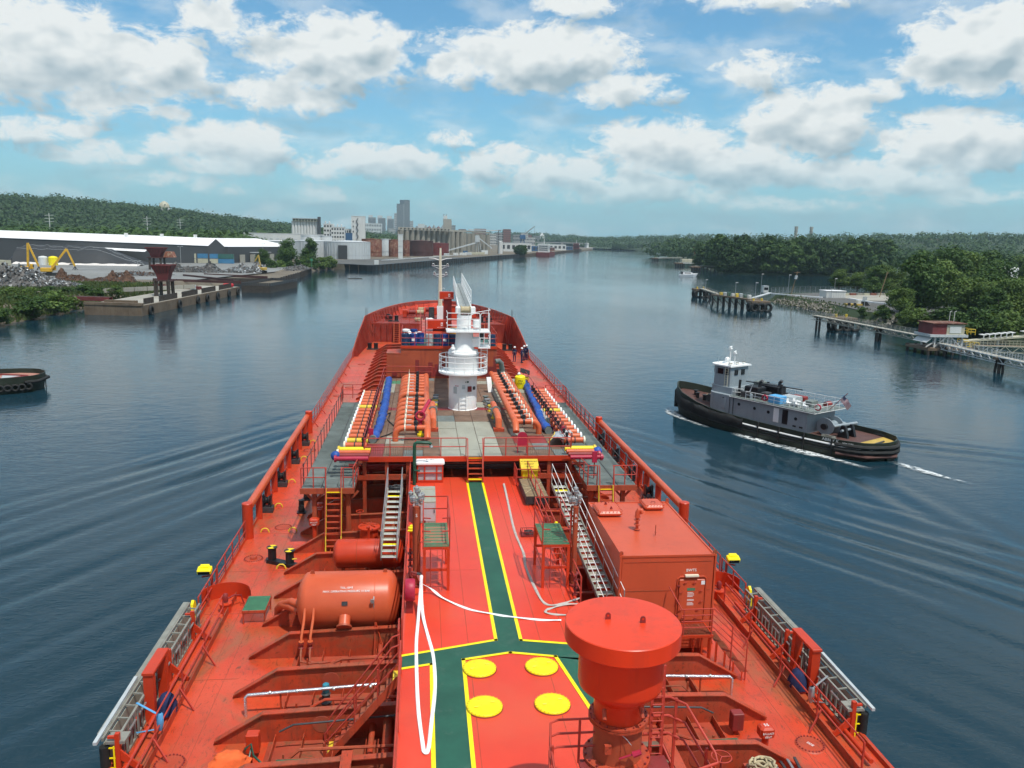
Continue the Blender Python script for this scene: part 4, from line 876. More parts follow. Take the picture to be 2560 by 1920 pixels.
# yellow deck eyes
eye = None
for i, (x,y) in enumerate(((-9.97,42.05),(-9.96,46.4),(-9.98,51.45),(-9.97,55.7),(-9.98,38.3),(-8.66,38.35),(-8.45,33.82))):
    n = ['nearest but two beside the left pipe beam','beside the second left roller','beside the third left roller','beside the farthest left roller','left of the manhole cover','right of the manhole cover','before the black double bollard'][i]
    m = MB().tube([(x-.19,y,MD),(x-.15,y,MD+.12),(x-.06,y+.02,MD+.19),(x+.08,y+.02,MD+.19),(x+.16,y,MD+.12),(x+.2,y,MD)],.035,6)
    o = m.build('deck_eye','yellow_dull',None,True,70); origin_to(o,(x,y,MD)); tag(o,'yellow lashing eye on deck '+n,'deck eye','yellow lashing eyes')
# black roller pedestals in the deck
def roller_pedestal(x,y,lab,rz,sq=False):
    o = thing('roller_pedestal',(x,y,MD),lab,'roller','black roller fairleads')
    if sq:
        MB().prism([(x-.32,y-.3),(x+.32,y-.3),(x+.30,y+.3),(x-.30,y+.3)],MD,MD+.28).build('base','dark_steel',o)
        MB().lathe([(.001,-.15),(.24,-.15),(.26,-.11),(.18,-.05),(.18,.05),(.26,.11),(.24,.15),(.001,.15)],(x-.02,y,MD+.60),20,'x').build('roller','black_paint',o,True)
        for s in (-.2,.2): MB().prism([(y-.22,MD+.28),(y+.22,MD+.28),(y+.12,MD+.9),(y-.12,MD+.9)],x+s-.03,x+s+.03,'x').build('cheek','black_paint',o)
    else:
        MB().box(x-.22,x+.22,y-.2,y+.2,MD,MD+.06).build('base','black_paint',o)
        MB().lathe([(.16,.06),(.17,.2),(.13,.3),(.15,.45),(.13,.62),(.16,.70),(.001,.72)],(x,y,MD),16).build('barrel','black_paint',o,True)
        MB().lathe([(.001,-.12),(.13,-.12),(.13,.12),(.001,.12)],(x,y-.12,MD+.36),14,'y').build('roller','black_rubber',o,True)
roller_pedestal(-8.63,41.1,'black pedestal roller standing in the shade at the left walkway end, nearer',0); roller_pedestal(-8.66,43.2,'black pedestal roller under the left walkway end, farther',0)
# side pipe beams on posts with rollers between
for sg, nm in ((-1,'left'),(1,'right')):
    xb = sg*10.62; ya, yb = (37.6,58.6) if sg < 0 else (36.9,56.6)
    o = thing('pipe_beam',(xb,ya,MD),f'thick orange red pipe beam on posts along the {nm} ship side','rail beam','side pipe beams')
    MB().cyl((xb,ya,7.55),(xb*1.01,yb,7.36),.20,n=18).build('beam','orange_tank',o,True)
    for y, zt in ((ya,7.85),(yb,7.75)): MB().lathe([(.25,0),(.25,zt-MD-.03),(.22,zt-MD),(.001,zt-MD)],(xb,y,MD),20).build('end_post','ship_red',o,True)
    ys = [41.4,45.8,50.6,55.1] if sg < 0 else [42.4,46.2,50.5,54.8]
    if sg > 0: ys = ys
    for i, y in enumerate(ys):
        for dy in (-1.15,1.15): MB().cbox((xb,y+dy,(MD+7.42)/2),(.30,.16,7.42-MD)).build('post','ship_red',o)
        roller_pedestal(sg*10.42,y,f'black roller fairlead under the {nm} pipe beam, '+['nearest','second from near','third from near','farthest'][i],0,True)
        cy = y+2.1 if i < 3 else y-2.0
        ch = MB()
        for k in range(3): ch.tube([(xb+sg*.0,cy-.35,MD+.3+.3*k),(xb,cy+.35,MD+.3+.3*k)],.014,4)
        for dy in (-.3,.3): ch.bar((xb,cy+dy,MD),(xb,cy+dy,MD+1.05),.05)
        ch.build('infill_rail','rail_red',o)
    # rail forward to the bow
    n_ = rail_thing([(sg*10.68,yb+.6,MD+.05),(sg*10.70,88,MD+.05),(sg*10.62,96.6,MD+.05)],f'long red ship side rail along the {nm} fore deck',h=1.05,post=1.55,rails=(1,.68,.36))
    for y in np.arange(yb+2,92,4.6): MB().bar((sg*10.66,y,MD+.55),(sg*10.2,y-.1,MD),.05,.06).build('brace','rail_red',n_)
# vents with box heads lettered in white
def box_vent(x,y,h,lab,lines,side=0):
    o = thing('ballast_vent',(x,y,MD),lab,'vent','red box headed ballast vents')
    MB().cyl((x,y,MD),(x,y,MD+h),.10,n=12).build('pipe','ship_red',o,True)
    MB().cbox((x,y,MD+h+.18),(.44,.36,.36),bev=.06).build('head','ship_red',o)
    for i, s in enumerate(lines): text(s,.085,(x,y-.19,MD+h+.20-.11*i),(PI/2,0,0),'text_white',o)
box_vent(-7.25,35.75,1.25,'red box headed vent before the left walkway stairs',['BALLAST','VENT'])
box_vent(-7.35,38.6,1.0,'red box headed vent in the shade behind the left stairs',['BALLAST','VENT'])
box_vent(7.6,20.1,.35,'red box headed vent numbered 5S on the near right deck',['BALLAST','VENT'])
text('5S',.16,(7.6,20.1,MD+.535+.18),(0,0,0),'text_white',bpy.data.objects['ballast_vent.002'])
box_vent(8.15,18.0,.2,'red box headed vent at the right bottom edge of view',['FO'])
# vent wrapped in orange cloth
o = thing('wrapped_vent',(-7.5,19.9,MD),'vent head wrapped in bright orange cloth with green rope','vent')
MB().cyl((-7.5,19.9,MD),(-7.5,19.9,MD+.5),.12,n=12).build('pipe','dark_red',o,True)
rn = random.Random(2); rows = []
for i in range(7):
    t = i/6; rr = [.42,.44,.36,.33,.28,.2,.02][i]; zz = [.30,.42,.52,.60,.66,.69,.70][i]
    rows.append([(-7.45+rr*1.25*math.cos(a)*(1+.16*rn.uniform(-1,1)),19.95+rr*.8*math.sin(a)*(1+.16*rn.uniform(-1,1)),MD+zz+.03*rn.uniform(-1,1)) for a in np.linspace(0,2*PI,17)[:-1]])
for r_ in rows: r_.append(r_[0])
MB().grid(rows).build('cloth','orange_cloth',o,True,60)
MB().tube([(-7.1,20.2,MD+.62),(-6.95,20.3,MD+.72),(-6.85,20.1,MD+.5),(-6.6,20.0,MD+.3),(-6.4,19.95,MD+.25)],.03,5).build('green_rope','pipe_green',o,True)
MB().tube([(-6.95,20.3,MD+.6),(-7.0,19.9,MD+.2),(-6.95,19.6,MD+.05)],.025,5).build('green_rope','pipe_green',o,True)
text('TEST',.08,(-7.5,19.77,MD+.36),(PI/2,0,0),'text_white',o)
# foil lagged pipes across the bays
for sg, lab in ((-1,'silver foil lagged pipe crossing the near left bay'),(1,'silver foil lagged pipe crossing the near right bay')):
    pts = [(sg*7.62,22.75,MD),(sg*7.62,22.75,6.72),(sg*7.55,22.78,6.78),(sg*2.97,22.95,6.92)]
    o = MB().tube(pts,.048,8).build('lagged_pipe','foil',None,True,60); origin_to(o,(sg*7.6,22.75,MD)); tag(o,lab,'pipe','foil lagged pipes')
    for x in (6.9,6.1,5.0,3.9): MB().lathe([(.052,-.03),(.058,0),(.052,.03)],(sg*x,22.8+.0*x,6.80+(7.5-x)*.027),10,'x').build('band','steel',o)
    for x in (6.6,4.4): MB().bar((sg*x,22.85,MD),(sg*x,22.85,6.8),.05).build('support','frame_red',o)
    pts = [(sg*6.3,20.9,6.75),(sg*5.9,20.85,6.98),(sg*5.2,20.85,7.02),(sg*3.0,21.0,7.05)]
    o = MB().tube(pts,.028,6).build('cable_pipe','dark_steel',None,True,60); origin_to(o,pts[0]); tag(o,('left' if sg<0 else 'right')+' dark cable pipe running along a rib to a red box','pipe')
    o = MB().cbox((sg*7.0,20.8,6.55),(.35,.3,.55),bev=.02).build('junction_box','ship_red' if sg<0 else 'dark_red'); origin_to(o,(sg*7.0,20.8,MD)); tag(o,('red' if sg<0 else 'dark red')+' junction box on the near '+('left' if sg<0 else 'right')+' deck','junction box')
    MB().box(sg*7.0-.05,sg*7.0+.05,20.75,20.85,MD,6.28).build('stand','frame_red',o)
# cargo pump head in the left bay
o = thing('pump_head',(-5.3,23.35,MD),'blue topped pump head on a dark base in the left bay','pump')
MB().lathe([(.16,0),(.18,.05),(.13,.1),(.12,.3),(.15,.32),(.08,.36)],(-5.3,23.3,MD),14).build('base','dark_steel',o,True)
MB().lathe([(.08,.34),(.11,.4),(.11,.5),(.13,.53),(.11,.57),(.10,.64),(.04,.68),(.001,.68)],(-5.3,23.3,MD),14).build('motor','teal_tool',o,True)
# longitudinal cargo pipes in the bays beside the trunk
for sg in (-1,1):
    for x, z, r in ((3.3,6.62,.14),(3.75,6.5,.09)):
        o = MB().cyl((sg*x,14,z),(sg*x,39,z),r,n=12).build('cargo_line','frame_red',None,True); origin_to(o,(sg*x,26,MD)); tag(o,f'{"thick" if r>.1 else "thin"} red pipe running beside the raised deck foot, {"left" if sg<0 else "right"} side','pipe','deck pipes')
o = MB().tube([(-4.6,16.6,6.5),(-4.2,17.4,6.9),(-3.9,17.9,6.95),(-3.0,17.95,6.95)],.2,12).build('bent_pipe','orange_tank',None,True,60); origin_to(o,(-4.2,17.4,MD)); tag(o,'orange bent pipe in the nearest left bay','pipe')
for sg in (-1,1):
    o = MB().box(sg*4.25-.14,sg*4.25+.14,14,19.1,7.28,7.32).build('girder_flange','frame_red'); origin_to(o,(sg*4.25,17,7.3)); tag(o,f'wide red girder flange across the nearest {"left" if sg<0 else "right"} ribs','girder')
    MB().box(sg*4.25-.012,sg*4.25+.012,14,19.1,MD,7.28).build('web','frame_red',o)
# wheel, rope and bars at the bottom right
o = thing('deck_valve',(5.5,18.2,MD),'red valve hand wheel on a stem in the near right bay','valve')
MB().tube(arc((5.5,18.2,7.25),.26,0,2*PI,20),.018,5).build('rim','rail_red',o,True)
for a in (0,2.1,4.2): MB().tube([(5.5,18.2,7.25),(5.5+.26*math.cos(a),18.2+.26*math.sin(a),7.25)],.014,5).build('spoke','rail_red',o)
MB().cyl((5.5,18.2,MD),(5.5,18.2,7.25),.03,n=6).build('stem','dark_red',o)
rope_pile('mooring_rope',(6.55,18.0,6.9),.36,.3,'rope','pale mooring rope heap at the bottom right',9,n=9,rr=.035)
MB().box(6.2,6.9,17.7,18.4,MD,6.88).build('bin','frame_red',bpy.data.objects['mooring_rope']).location -= Vector((0,0,0))
for i in range(4):
    o = MB().bar((7.0+.16*i,17.4,7.0),(7.3+.2*i,18.9,6.45+.05*i),.07,.05).build('steel_bar','dark_steel' if i%2 else 'steel'); origin_to(o,(7.1+.16*i,17.6,6.9)); tag(o,['leftmost','second','third','rightmost'][i]+' of the steel bars stacked beside the rope heap','bar','stacked steel bars')
o = MB().box(6.95,8.1,17.3,17.6,MD,6.9).build('bar_rack','frame_red'); origin_to(o,(7.5,17.4,MD)); tag(o,'red rack under the stacked steel bars','rack')
# lockers, pallets and boxes at the forward end of the raised deck
o = thing('steel_locker',(-2.25,33.7,TD),'grey steel locker behind the left service platform','locker')
MB().cbox((-2.25,33.7,TD+.5),(.98,2.1,.98),bev=.02).build('body','grey_plate',o); MB().box(-2.72,-1.78,32.64,32.66,TD+.1,TD+.9).build('door','drum_grey',o)
MB().cbox((-1.83,32.63,TD+.55),(.04,.03,.14)).build('handle','dark_steel',o)
for y in (33.0,34.2): MB().bar((-2.75,y,TD+1.0),(-1.75,y+.1,TD+1.0),.02).build('lashing','rope',o)
o = thing('grating_stack',(2.9,36.2,TD),'stack of dark gratings lashed with rope by the right rail','gratings')
for i in range(5):
    m = grate(MB(),2.38,3.42 if i<5 else 3.4,34.75+.01*i,37.6,TD+.12+.075*i,.09,.014,.05); grate(m,2.38,3.42,34.75,37.6,TD+.115+.075*i,.16,.012,.05,'y'); stuff(m.build('grating','dark_steel',o))
MB().box(2.40,3.40,34.8,37.5,TD+.425,TD+.44).build('cover_board','wood',o)
for a, b in (((2.4,35.2),(3.4,36.9)),((2.4,36.6),(3.4,35.4)),((2.4,36.0),(3.4,36.1))): MB().bar((*a,TD+.45),(*b,TD+.45),.022).build('lashing','rope',o)
for x in (2.45,3.35): MB().box(x-.05,x+.05,34.8,37.5,TD,TD+.07).build('bearer','wood',o)
o = thing('wire_basket',(2.05,31.1,TD),'small rusty wire basket on deck by the right service platform','basket')
m = MB()
for x in np.linspace(1.72,2.36,9): m.bar((x,30.85,TD+.02),(x,30.85,TD+.22),.014); m.bar((x,31.35,TD+.02),(x,31.35,TD+.22),.014)
for y in np.linspace(30.85,31.35,6): m.bar((1.72,y,TD+.02),(1.72,y,TD+.22),.014); m.bar((2.36,y,TD+.02),(2.36,y,TD+.22),.014)
for z in (.02,.22):
    m.bar((1.72,30.85,TD+z),(2.36,30.85,TD+z),.02); m.bar((1.72,31.35,TD+z),(2.36,31.35,TD+z),.02); m.bar((1.72,30.85,TD+z),(1.72,31.35,TD+z),.02); m.bar((2.36,30.85,TD+z),(2.36,31.35,TD+z),.02)
m.build('cage','dark_red',o); MB().box(1.74,2.34,30.87,31.33,TD+.02,TD+.05).build('base','dark_red',o)
rp = rope_pile('wire_coil',(2.04,31.1,TD+.06),.2,.12,'dark_steel','dark wire tangle lying in the small basket',12,n=5,rr=.018,cat='wire')
o = thing('dangerous_goods_box',(3.0,38.4,TD),'tall yellow box with sloping lettered lid in a red railed pen','box')
MB().prism([(2.66,TD),(3.36,TD),(3.4,TD+.75),(2.62,TD+.75)],38.08,38.75,'y').build('body','yellow_paint',o)
MB().add([(2.55,38.0,TD+.75),(3.46,38.0,TD+.75),(3.46,38.82,TD+1.08),(2.55,38.82,TD+1.08),(2.55,38.0,TD+.68),(3.46,38.0,TD+.68),(3.46,38.82,TD+.7),(2.55,38.82,TD+.7)],[(0,1,2,3),(4,7,6,5),(0,4,5,1),(1,5,6,2),(2,6,7,3),(3,7,4,0)]).build('lid','yellow_dull',o)
a_ = math.atan2(.33,.82)
for i, s in enumerate(('OIL SPILL EQUIPMENT','EMERGENCY','USE ONLY')): text(s,.085,(3.0,38.62-.2*i,TD+1.006-.08*i),(a_,0,0),'text_black',o)
MB().box(2.95,3.07,38.06,38.078,TD+.3,TD+.55).build('latch','yellow_dull',o)
rail_thing([(2.3,38.9,TD),(2.3,37.75,TD),(3.45,37.75,TD),(3.45,38.9,TD)],'red pen rail around the yellow box',h=.85,post=.6)
o = thing('fire_plan_cabinet',(-1.95,38.5,TD),'white roofed red locker with clear panels beside the green pipe','cabinet')
MB().cbox((-1.95,38.7,TD+.06),(1.28,.66,.10)).build('base','ship_red',o)
for x in (-2.57,-2.22,-1.62,-1.33): MB().box(x-.03,x+.03,38.38,38.44,TD+.1,TD+.9).build('mullion','ship_red',o)
for z in (.12,.52,.88): MB().box(-2.56,-1.34,38.36,38.42,TD+z-.025,TD+z+.025).build('cross_bar','ship_red',o)
MB().box(-2.55,-1.35,38.44,39.0,TD+.12,TD+.9).build('panel','drum_grey',o)
lid = MB().cbox((-1.95,38.7,TD+1.0),(1.42,.78,.2),bev=.06).build('lid','white_paint',o)
text('OIL SPILL',.11,(-1.95,38.72,TD+1.104),(0,0,0),'text_black',lid)
for x in (-2.25,-1.65): MB().box(x-.008,x+.008,38.33,39.05,TD+1.1,TD+1.106).build('lid_seam','drum_grey',lid)
o = thing('green_monitor_pipe',(-2.72,38.1,TD),'dark green pipe stand with bent top by the left deck edge','pipe')
MB().tube([(-2.72,38.1,TD),(-2.72,38.1,TD+1.95),(-2.70,38.1,TD+2.08),(-2.6,38.1,TD+2.14),(-2.0,38.1,TD+2.12),(-1.92,38.1,TD+2.05)],.085,10).build('pipe','pipe_green',o,True)
MB().cyl((-2.72,38.0,TD+.75),(-2.45,38.0,TD+.75),.05,n=8).build('branch','pipe_green',o,True); MB().cyl((-1.95,38.1,TD+2.0),(-1.9,38.1,TD+1.9),.07,.1,n=10).build('spout','steel',o)
# ------------------------------------------------------------------ manifold platform
mp = thing('manifold_platform',(0,50,MF),'wide raised manifold platform with brown gratings and grey plates around the white crane','platform')
rn = random.Random(11); xs = [-5.2,-4.3,-3.3,-2.3,-1.45,-.4,.65,1.7,2.6,3.5,4.4,5.2]; ysr = [39.0,40.2,41.5,43.2,44.9,46.7,48.3,49.9,50.7,52.4,54.1,55.8,57.5,59.2,60.5,61.6]
for j in range(len(ysr)-1):
    for i in range(len(xs)-1):
        x0,x1,y0,y1 = xs[i],xs[i+1],ysr[j],ysr[j+1]; c0 = (x0+x1)/2
        if -1.5 < c0 < 1.75 and y1 < 46.8: m = 'grey_plate'
        elif j == 7: m = 'dark_red'
        elif c0 < -4 and j < 2 or (2.6 < c0 and j == 2 and c0 < 4.5): m = 'dark_red'
        elif j == 13 and abs(c0) > 3: m = 'green_grating'
        else: m = rn.choice(['rust_grating']*5+['grey_plate','grating'])
        dz = rn.uniform(-.012,.012)
        MB().box(x0+.012,x1-.012,y0+.012,y1-.012,MF-.05+dz,MF+dz).build('deck_panel',m,mp)
b = MB()
for x in xs[::2]+[5.2]: b.box(x-.06,x+.06,39.02,61.6,MF-.32,MF-.07)
b.build('girder','dark_red',mp)
MB().box(-5.25,-.12,38.92,39.0,MF-.26,MF-.0).build('edge_beam','ship_red',mp); MB().box(.72,5.25,38.92,39.0,MF-.26,MF).build('edge_beam','ship_red',mp); MB().box(-.12,.72,38.94,39.0,MF-.26,MF-.06).build('edge_beam','ship_red',mp)
for x in (-5.2,-4.1,-3.05,3.05,4.1,5.2):
    for y in (39.1,44,50,56,61): MB().box(x-.09,x+.09,y-.09,y+.09,MD if abs(x)>2.9 else TD,MF-.3).build('column','dark_red' if y > 40 else 'frame_red',mp)
for sg in (-1,1):
    MB().bar((sg*2.95,39.05,8.62),(sg*6.1,39.05,8.62),.12,.26).build('lower_beam','frame_red',mp)
    MB().bar((sg*5.2,39.05,MF-.1),(sg*6.1,39.05,8.7),.12,.16).build('brace','frame_red',mp)
    for z, y in ((9.15,39.4),(8.95,39.7),(8.75,40.1),(8.3,40.4)): MB().cyl((sg*2.9,y,z),(sg*6.0,y,z),.09,n=8).build('under_pipe','dark_red',mp,True)
for z, y in ((9.2,39.6),(8.95,39.9),(8.75,40.2)): MB().cyl((-2.9,y,z),(2.9,y,z),.08,n=8).build('under_pipe','dark_steel',mp,True)
for sg, a, c_ in ((-1,-5.2,-.15),(1,.75,5.2)):
    rail_thing([(a,39.05,MF),(c_,39.05,MF)],f'red rail on the near edge of the manifold platform, {"left" if sg<0 else "right"} half',h=.92,post=1.25)
    m = MB()
    for k in range(22):
        x = (a if sg<0 else c_-2.3)+2.3*k/21*1.0; m.bar((x,39.06,MF+.08),(x,39.06,MF+.46),.012)
    m.build('mesh_infill','rust_grating',bpy.data.objects['guard_rail.%03d' % (len([o for o in bpy.data.objects if o.name.startswith('guard_rail')])-1)])
st = thing('short_stairs',(.3,38.7,TD),'short red stairs with yellow end treads up to the manifold platform','stairs')
for x in (-.08,.68):
    MB().bar((x,38.35,TD+.02),(x,39.0,MF-.02),.05,.18).build('stringer','frame_red',st)
    MB().tube([(x,38.3,TD+.02),(x,38.3,TD+.85),(x,38.95,MF+.85),(x,39.05,MF+.9)],.025,6).build('handrail','rail_red',st,True)
for i in range(5): MB().box(-.05,.65,38.36+.14*i,38.54+.14*i,TD+.16+.24*i-.03,TD+.16+.24*i).build('tread','yellow_paint' if i in (0,4) else 'frame_red',st)
# side walkways with gratings
for sg, nm in ((-1,'left'),(1,'right')):
    w = thing('side_walkway',(sg*6.7,46,WK),f'long grey grated walkway outboard of the {nm} manifold pipes','walkway','side walkways')
    ys2 = [36.0+1.62*i for i in range(13)]
    for y0, y1 in zip(ys2, ys2[1:]):
        for x0, x1 in ((5.45,6.25),(6.25,7.05),(7.05,7.85)):
            g_ = MB(); X_ = sorted((sg*x0,sg*x1)); g_.box(X_[0]+.01,X_[1]-.01,y0+.01,y1-.01,WK-.04,WK+rn.uniform(-.006,.006)); g_.build('grating_panel','grating',w)
    gg = MB()
    for y in np.arange(36.05,55.4,.21): gg.box(min(sg*5.46,sg*7.84),max(sg*5.46,sg*7.84),y-.018,y+.018,WK,WK+.022)
    stuff(gg.build('grating_bars','grating',w))
    for x in (6.95,): MB().box(sg*x-.02,sg*x+.02,36.0,55.4,WK+.022,WK+.034).build('joint_bar','dark_steel',w)
    for x in (5.5,7.8): MB().box(sg*x-.04,sg*x+.04,36.0,55.4,WK-.26,WK-.045).build('side_beam','frame_red',w)
    MB().box(min(sg*5.45,sg*7.9),max(sg*5.45,sg*7.9),35.93,36.0,WK-.26,WK).build('end_beam','house_orange',w)
    for y in (36.3,42,48,54):
        for x in (5.75,7.3):
            MB().box(sg*x-.10,sg*x+.10,y-.1,y+.1,MD,WK-.27).build('leg','house_orange' if sg<0 else 'frame_red',w)
            for k in (-1,1): MB().bar((sg*x,y,WK-.75),(sg*x+k*.45,y,WK-.25),.06,.1).build('knee','house_orange' if sg<0 else 'frame_red',w)
    o = rail_thing([(sg*7.82,36.6,WK),(sg*7.80,55.0,WK)],f'dark chain stanchions along the outer edge of the {nm} walkway',h=1.0,post=1.35,mat='dark_steel',rails=(.95,.5) if sg>0 else (.9,),r=.02)
    rail_thing([(sg*7.85,36.9,WK),(sg*7.85,36.05,WK),(sg*6.75,36.05,WK)],f'red end rail outboard at the near end of the {nm} walkway',h=.95,post=.6)
    rail_thing([(sg*5.95,36.05,WK),(sg*5.5,36.05,WK),(sg*5.4,37.6,WK)],f'red end rail inboard at the near end of the {nm} walkway',h=.95,post=.8)
    rail_thing([(sg*7.95,55.6,WK),(sg*7.95,56.9,WK),(sg*6.6,56.9,WK)],f'red gate rail at the far end of the {nm} walkway',h=1.0,post=.8,rails=(1,.62,.3))
    lo = thing('walkway_stairs',(sg*6.35,35.7,MD),f'steep red stairs with yellow stiles up to the {nm} walkway','stairs','walkway stairs')
    A, B = (0,35.35,MD), (0,36.0,WK)
    for x in (6.03,6.72): MB().bar((sg*x,A[1],A[2]),(sg*x,B[1],B[2]),.05,.16).build('stile','yellow_dull',lo); MB().tube([(sg*x,A[1]-.1,A[2]+.9),(sg*x,B[1]-.05,B[2]+.9),(sg*x,B[1]+.1,B[2]+.95)],.025,6).build('handrail','rail_red',lo,True)
    for i in range(11):
        t = (i+.4)/11; MB().box(min(sg*6.06,sg*6.69),max(sg*6.06,sg*6.69),35.35+.65*t-.11,35.35+.65*t+.05,MD+(WK-MD)*t-.03,MD+(WK-MD)*t).build('tread','yellow_paint' if i in (0,10) else 'frame_red',lo)
# crossing pipes: branch banks
def pipe_bank(sg, xh, xo, y_near, y_far, lab, nm):
    o = thing('cargo_pipe_bank',(sg*(xh+xo)/2,(y_near[0]+y_far[-1])/2,MF),lab,'pipes','orange pipe banks'); z = MF+.72
    MB().tube([(sg*xh,y_near[0]-.6,z-.45),(sg*xh,y_near[0]-.25,z-.05),(sg*xh,y_near[0]+.1,z),(sg*xh,y_far[-1]+.4,z)],.185,12).build('header_pipe','orange_pipe',o,True)
    for y in list(y_near)+list(y_far):
        pts = [(sg*xh,y,z),(sg*(xo-.42),y,z)]+[(sg*(xo-.42+.42*math.sin(t)),y,z-.42+.42*math.cos(t)) for t in (.4,.8,1.2,PI/2)]+[(sg*xo,y,MF)]
        br = MB().tube(pts,.165,10).build('branch_pipe','orange_pipe',o,True,60)
        v = MB(); xv = xh+(xo-xh)*.36; v.lathe([(.19,-.05),(.21,-.05),(.21,.05),(.19,.05)],(sg*xv,y,z),12,'x'); v.lathe([(.001,.30),(.09,.28),(.12,.2),(.10,.1),(.13,.0)],(sg*xv,y,z+.1),10); v.build('valve','black_paint',br,True)
        MB().cbox((sg*(xh+(xo-xh)*.58),y-.03,z+.166),(.26,.10,.006)).build('label_plate','white_paint',br)
        fl_ = MB(); 
        for xx in (.70,): fl_.lathe([(.165,-.03),(.215,-.03),(.215,.03),(.165,.03)],(sg*(xh+(xo-xh)*xx),y,z),12,'x')
        fl_.build('flange','cream_paint',br)
        MB().tube([(sg*(xh+(xo-xh)*.72),y,z+.15),(sg*(xh+(xo-xh)*.72),y+.02,z+.52)],.016,5).build('valve_rod','cream_paint' if sg<0 else 'steel',br)
    return o
near = list(np.linspace(42.1,49.6,7)); far = list(np.linspace(51.6,58.3,7))
pipe_bank(-1,2.07,3.78,near,far,'bank of orange cargo pipes with black valves left of the crane','left')
pipe_bank(1,2.85,4.2,list(np.linspace(43.6,51.0,7)),list(np.linspace(52.8,59.4,7)),'bank of orange cargo pipes with black valves right of the crane','right')
def outlet_row(sg, ys, lab):
    o = thing('manifold_outlets',(sg*5.8,46,MF),lab,'pipes','rows of manifold outlets'); z = MF+.32
    for i, y in enumerate(ys):
        p_ = MB().cyl((sg*5.15,y,z),(sg*6.22,y,z),.155,n=12).build('outlet_pipe','orange_pipe' if (i+sg)%9 else 'yellow_dull',o,True)
        MB().lathe([(.001,.06),(.19,.06),(.22,.04),(.22,-.04),(.15,-.05)] if sg>0 else [(.15,.05),(.22,.04),(.22,-.04),(.19,-.06),(.001,-.06)],(sg*6.25,y,z),14,'x').build('blank_flange','white_paint' if i%5 else 'cream_paint',p_,True)
        MB().lathe([(.17,-.03),(.185,0),(.17,.03)],(sg*5.75,y,z),12,'x').build('clamp','dark_steel',p_)
        v = MB(); v.lathe([(.16,-.05),(.2,-.05),(.2,.05),(.16,.05)],(sg*5.32,y,z),12,'x'); v.lathe([(.001,.3),(.08,.28),(.1,.15),(.06,.1),(.09,0)],(sg*5.32,y,z+.14),9); v.build('valve','black_paint',p_,True)
        MB().box(min(sg*5.5,sg*5.6),max(sg*5.5,sg*5.6),y-.05,y+.05,WK,z-.13).build('support','dark_red',p_)
    for j, (y, m, r) in enumerate(((39.15,'yellow_paint',.14),(38.6,'orange_pipe',.12),(38.05,'dark_red',.12),(37.5,'magenta',.11))):
        p_ = MB().cyl((sg*4.9,y,z),(sg*(6.4 if sg<0 else 6.55),y,z),r,n=10).build('outlet_pipe',m,o,True)
        MB().lathe([(.001,-.05),(r+.06,-.05),(r+.06,.05),(.001,.05)],(sg*6.45,y,z),12,'x').build('blank_flange',['yellow_dull','cream_paint','magenta','magenta'][j],p_)
        if j == (2 if sg<0 else 1):
            MB().sphere((sg*6.5,y,z),.24,10,6).build('blue_wrap','blue_tarp',p_,True)
    return o
outlet_row(-1,list(np.linspace(40.0,53.9,16)),'row of orange outlet pipes with white end flanges facing the left walkway')
outlet_row(1,list(np.linspace(40.9,54.7,16)),'row of orange outlet pipes with white end flanges facing the right walkway')
# tarpaulin wrapped hoses
def tarp_hose(pts, r, mat, lab, seed, name='wrapped_hose'):
    rn = random.Random(seed); P = [Vector(p) for p in pts]; Q = []
    for a, b in zip(P,P[1:]):
        n = int((b-a).length/.3)
        for i in range(n): Q.append(a.lerp(b,i/n))
    Q.append(P[-1]); m = MB(); rows = []
    for i, q in enumerate(Q):
        d = (Q[min(i+1,len(Q)-1)]-Q[max(i-1,0)]).normalized(); s = d.cross(Vector((0,0,1))).normalized(); rr = r*(.85+.3*rn.random()); off = rn.uniform(-.04,.04)
        rows.append([q+s*(off+rr*1.15*math.cos(t)*(1+.12*rn.uniform(-1,1)))+Vector((0,0,rr*(1+math.sin(t))*(1+.10*rn.uniform(-1,1)))) for t in np.linspace(0,2*PI,11)[:-1]])
    for r_ in rows: r_.append(r_[0])
    m.grid(rows); o = m.build(name,mat,None,True,50); origin_to(o,P[0]); tag(o,lab,'hose','wrapped hoses')
    e = MB().cyl(P[0]+Vector((0,-.1,r)),P[0]+Vector((0,.15,r)),r*1.05,n=14).build('end_flange','grating',o,True); return o
tarp_hose([(-4.95,41.75,MF),(-4.75,44.5,MF),(-4.72,50,MF),(-4.85,60.2,MF)],.20,'blue_tarp','long hose wrapped in blue tarpaulin beside the left outlet row',1)
tarp_hose([(4.75,43.6,MF),(4.72,46.5,MF),(4.95,49.5,MF),(5.05,53,MF),(5.45,60.2,MF)],.20,'blue_tarp','long hose wrapped in blue tarpaulin beside the right outlet row',2)
tarp_hose([(5.12,46.2,MF),(5.15,49.6,MF)],.17,'hose_grey','grey bare hose length beside the right blue tarpaulin',5)
o = thing('tarpaulin_bundle',(5.0,41.9,MF),'pale grey plastic sheet bundle with black and yellow tape at the right hose end','tarpaulin')
rn2 = random.Random(5); rows = [[(4.3+.24*i+.14*j,40.7+.42*j+.10*rn2.uniform(-1,1),MF+.15+.35*math.sin(PI*(i+.4)/5.5)+.06*rn2.uniform(-1,1)) for i in range(6)] for j in range(6)]
MB().grid(rows).build('sheet','drum_grey',o,True,30); MB().tube([rows[j][0] for j in range(6)],.03,5).build('tape','yellow_dull',o); MB().tube([rows[j][5] for j in range(6)],.03,5).build('tape','yellow_dull',o)
rail_thing([(-5.22,39.1,MF),(-5.22,60.8,MF)],'dark red rail between the left blue hose and the outlet row',h=1.0,post=3.0,mat='dark_red')
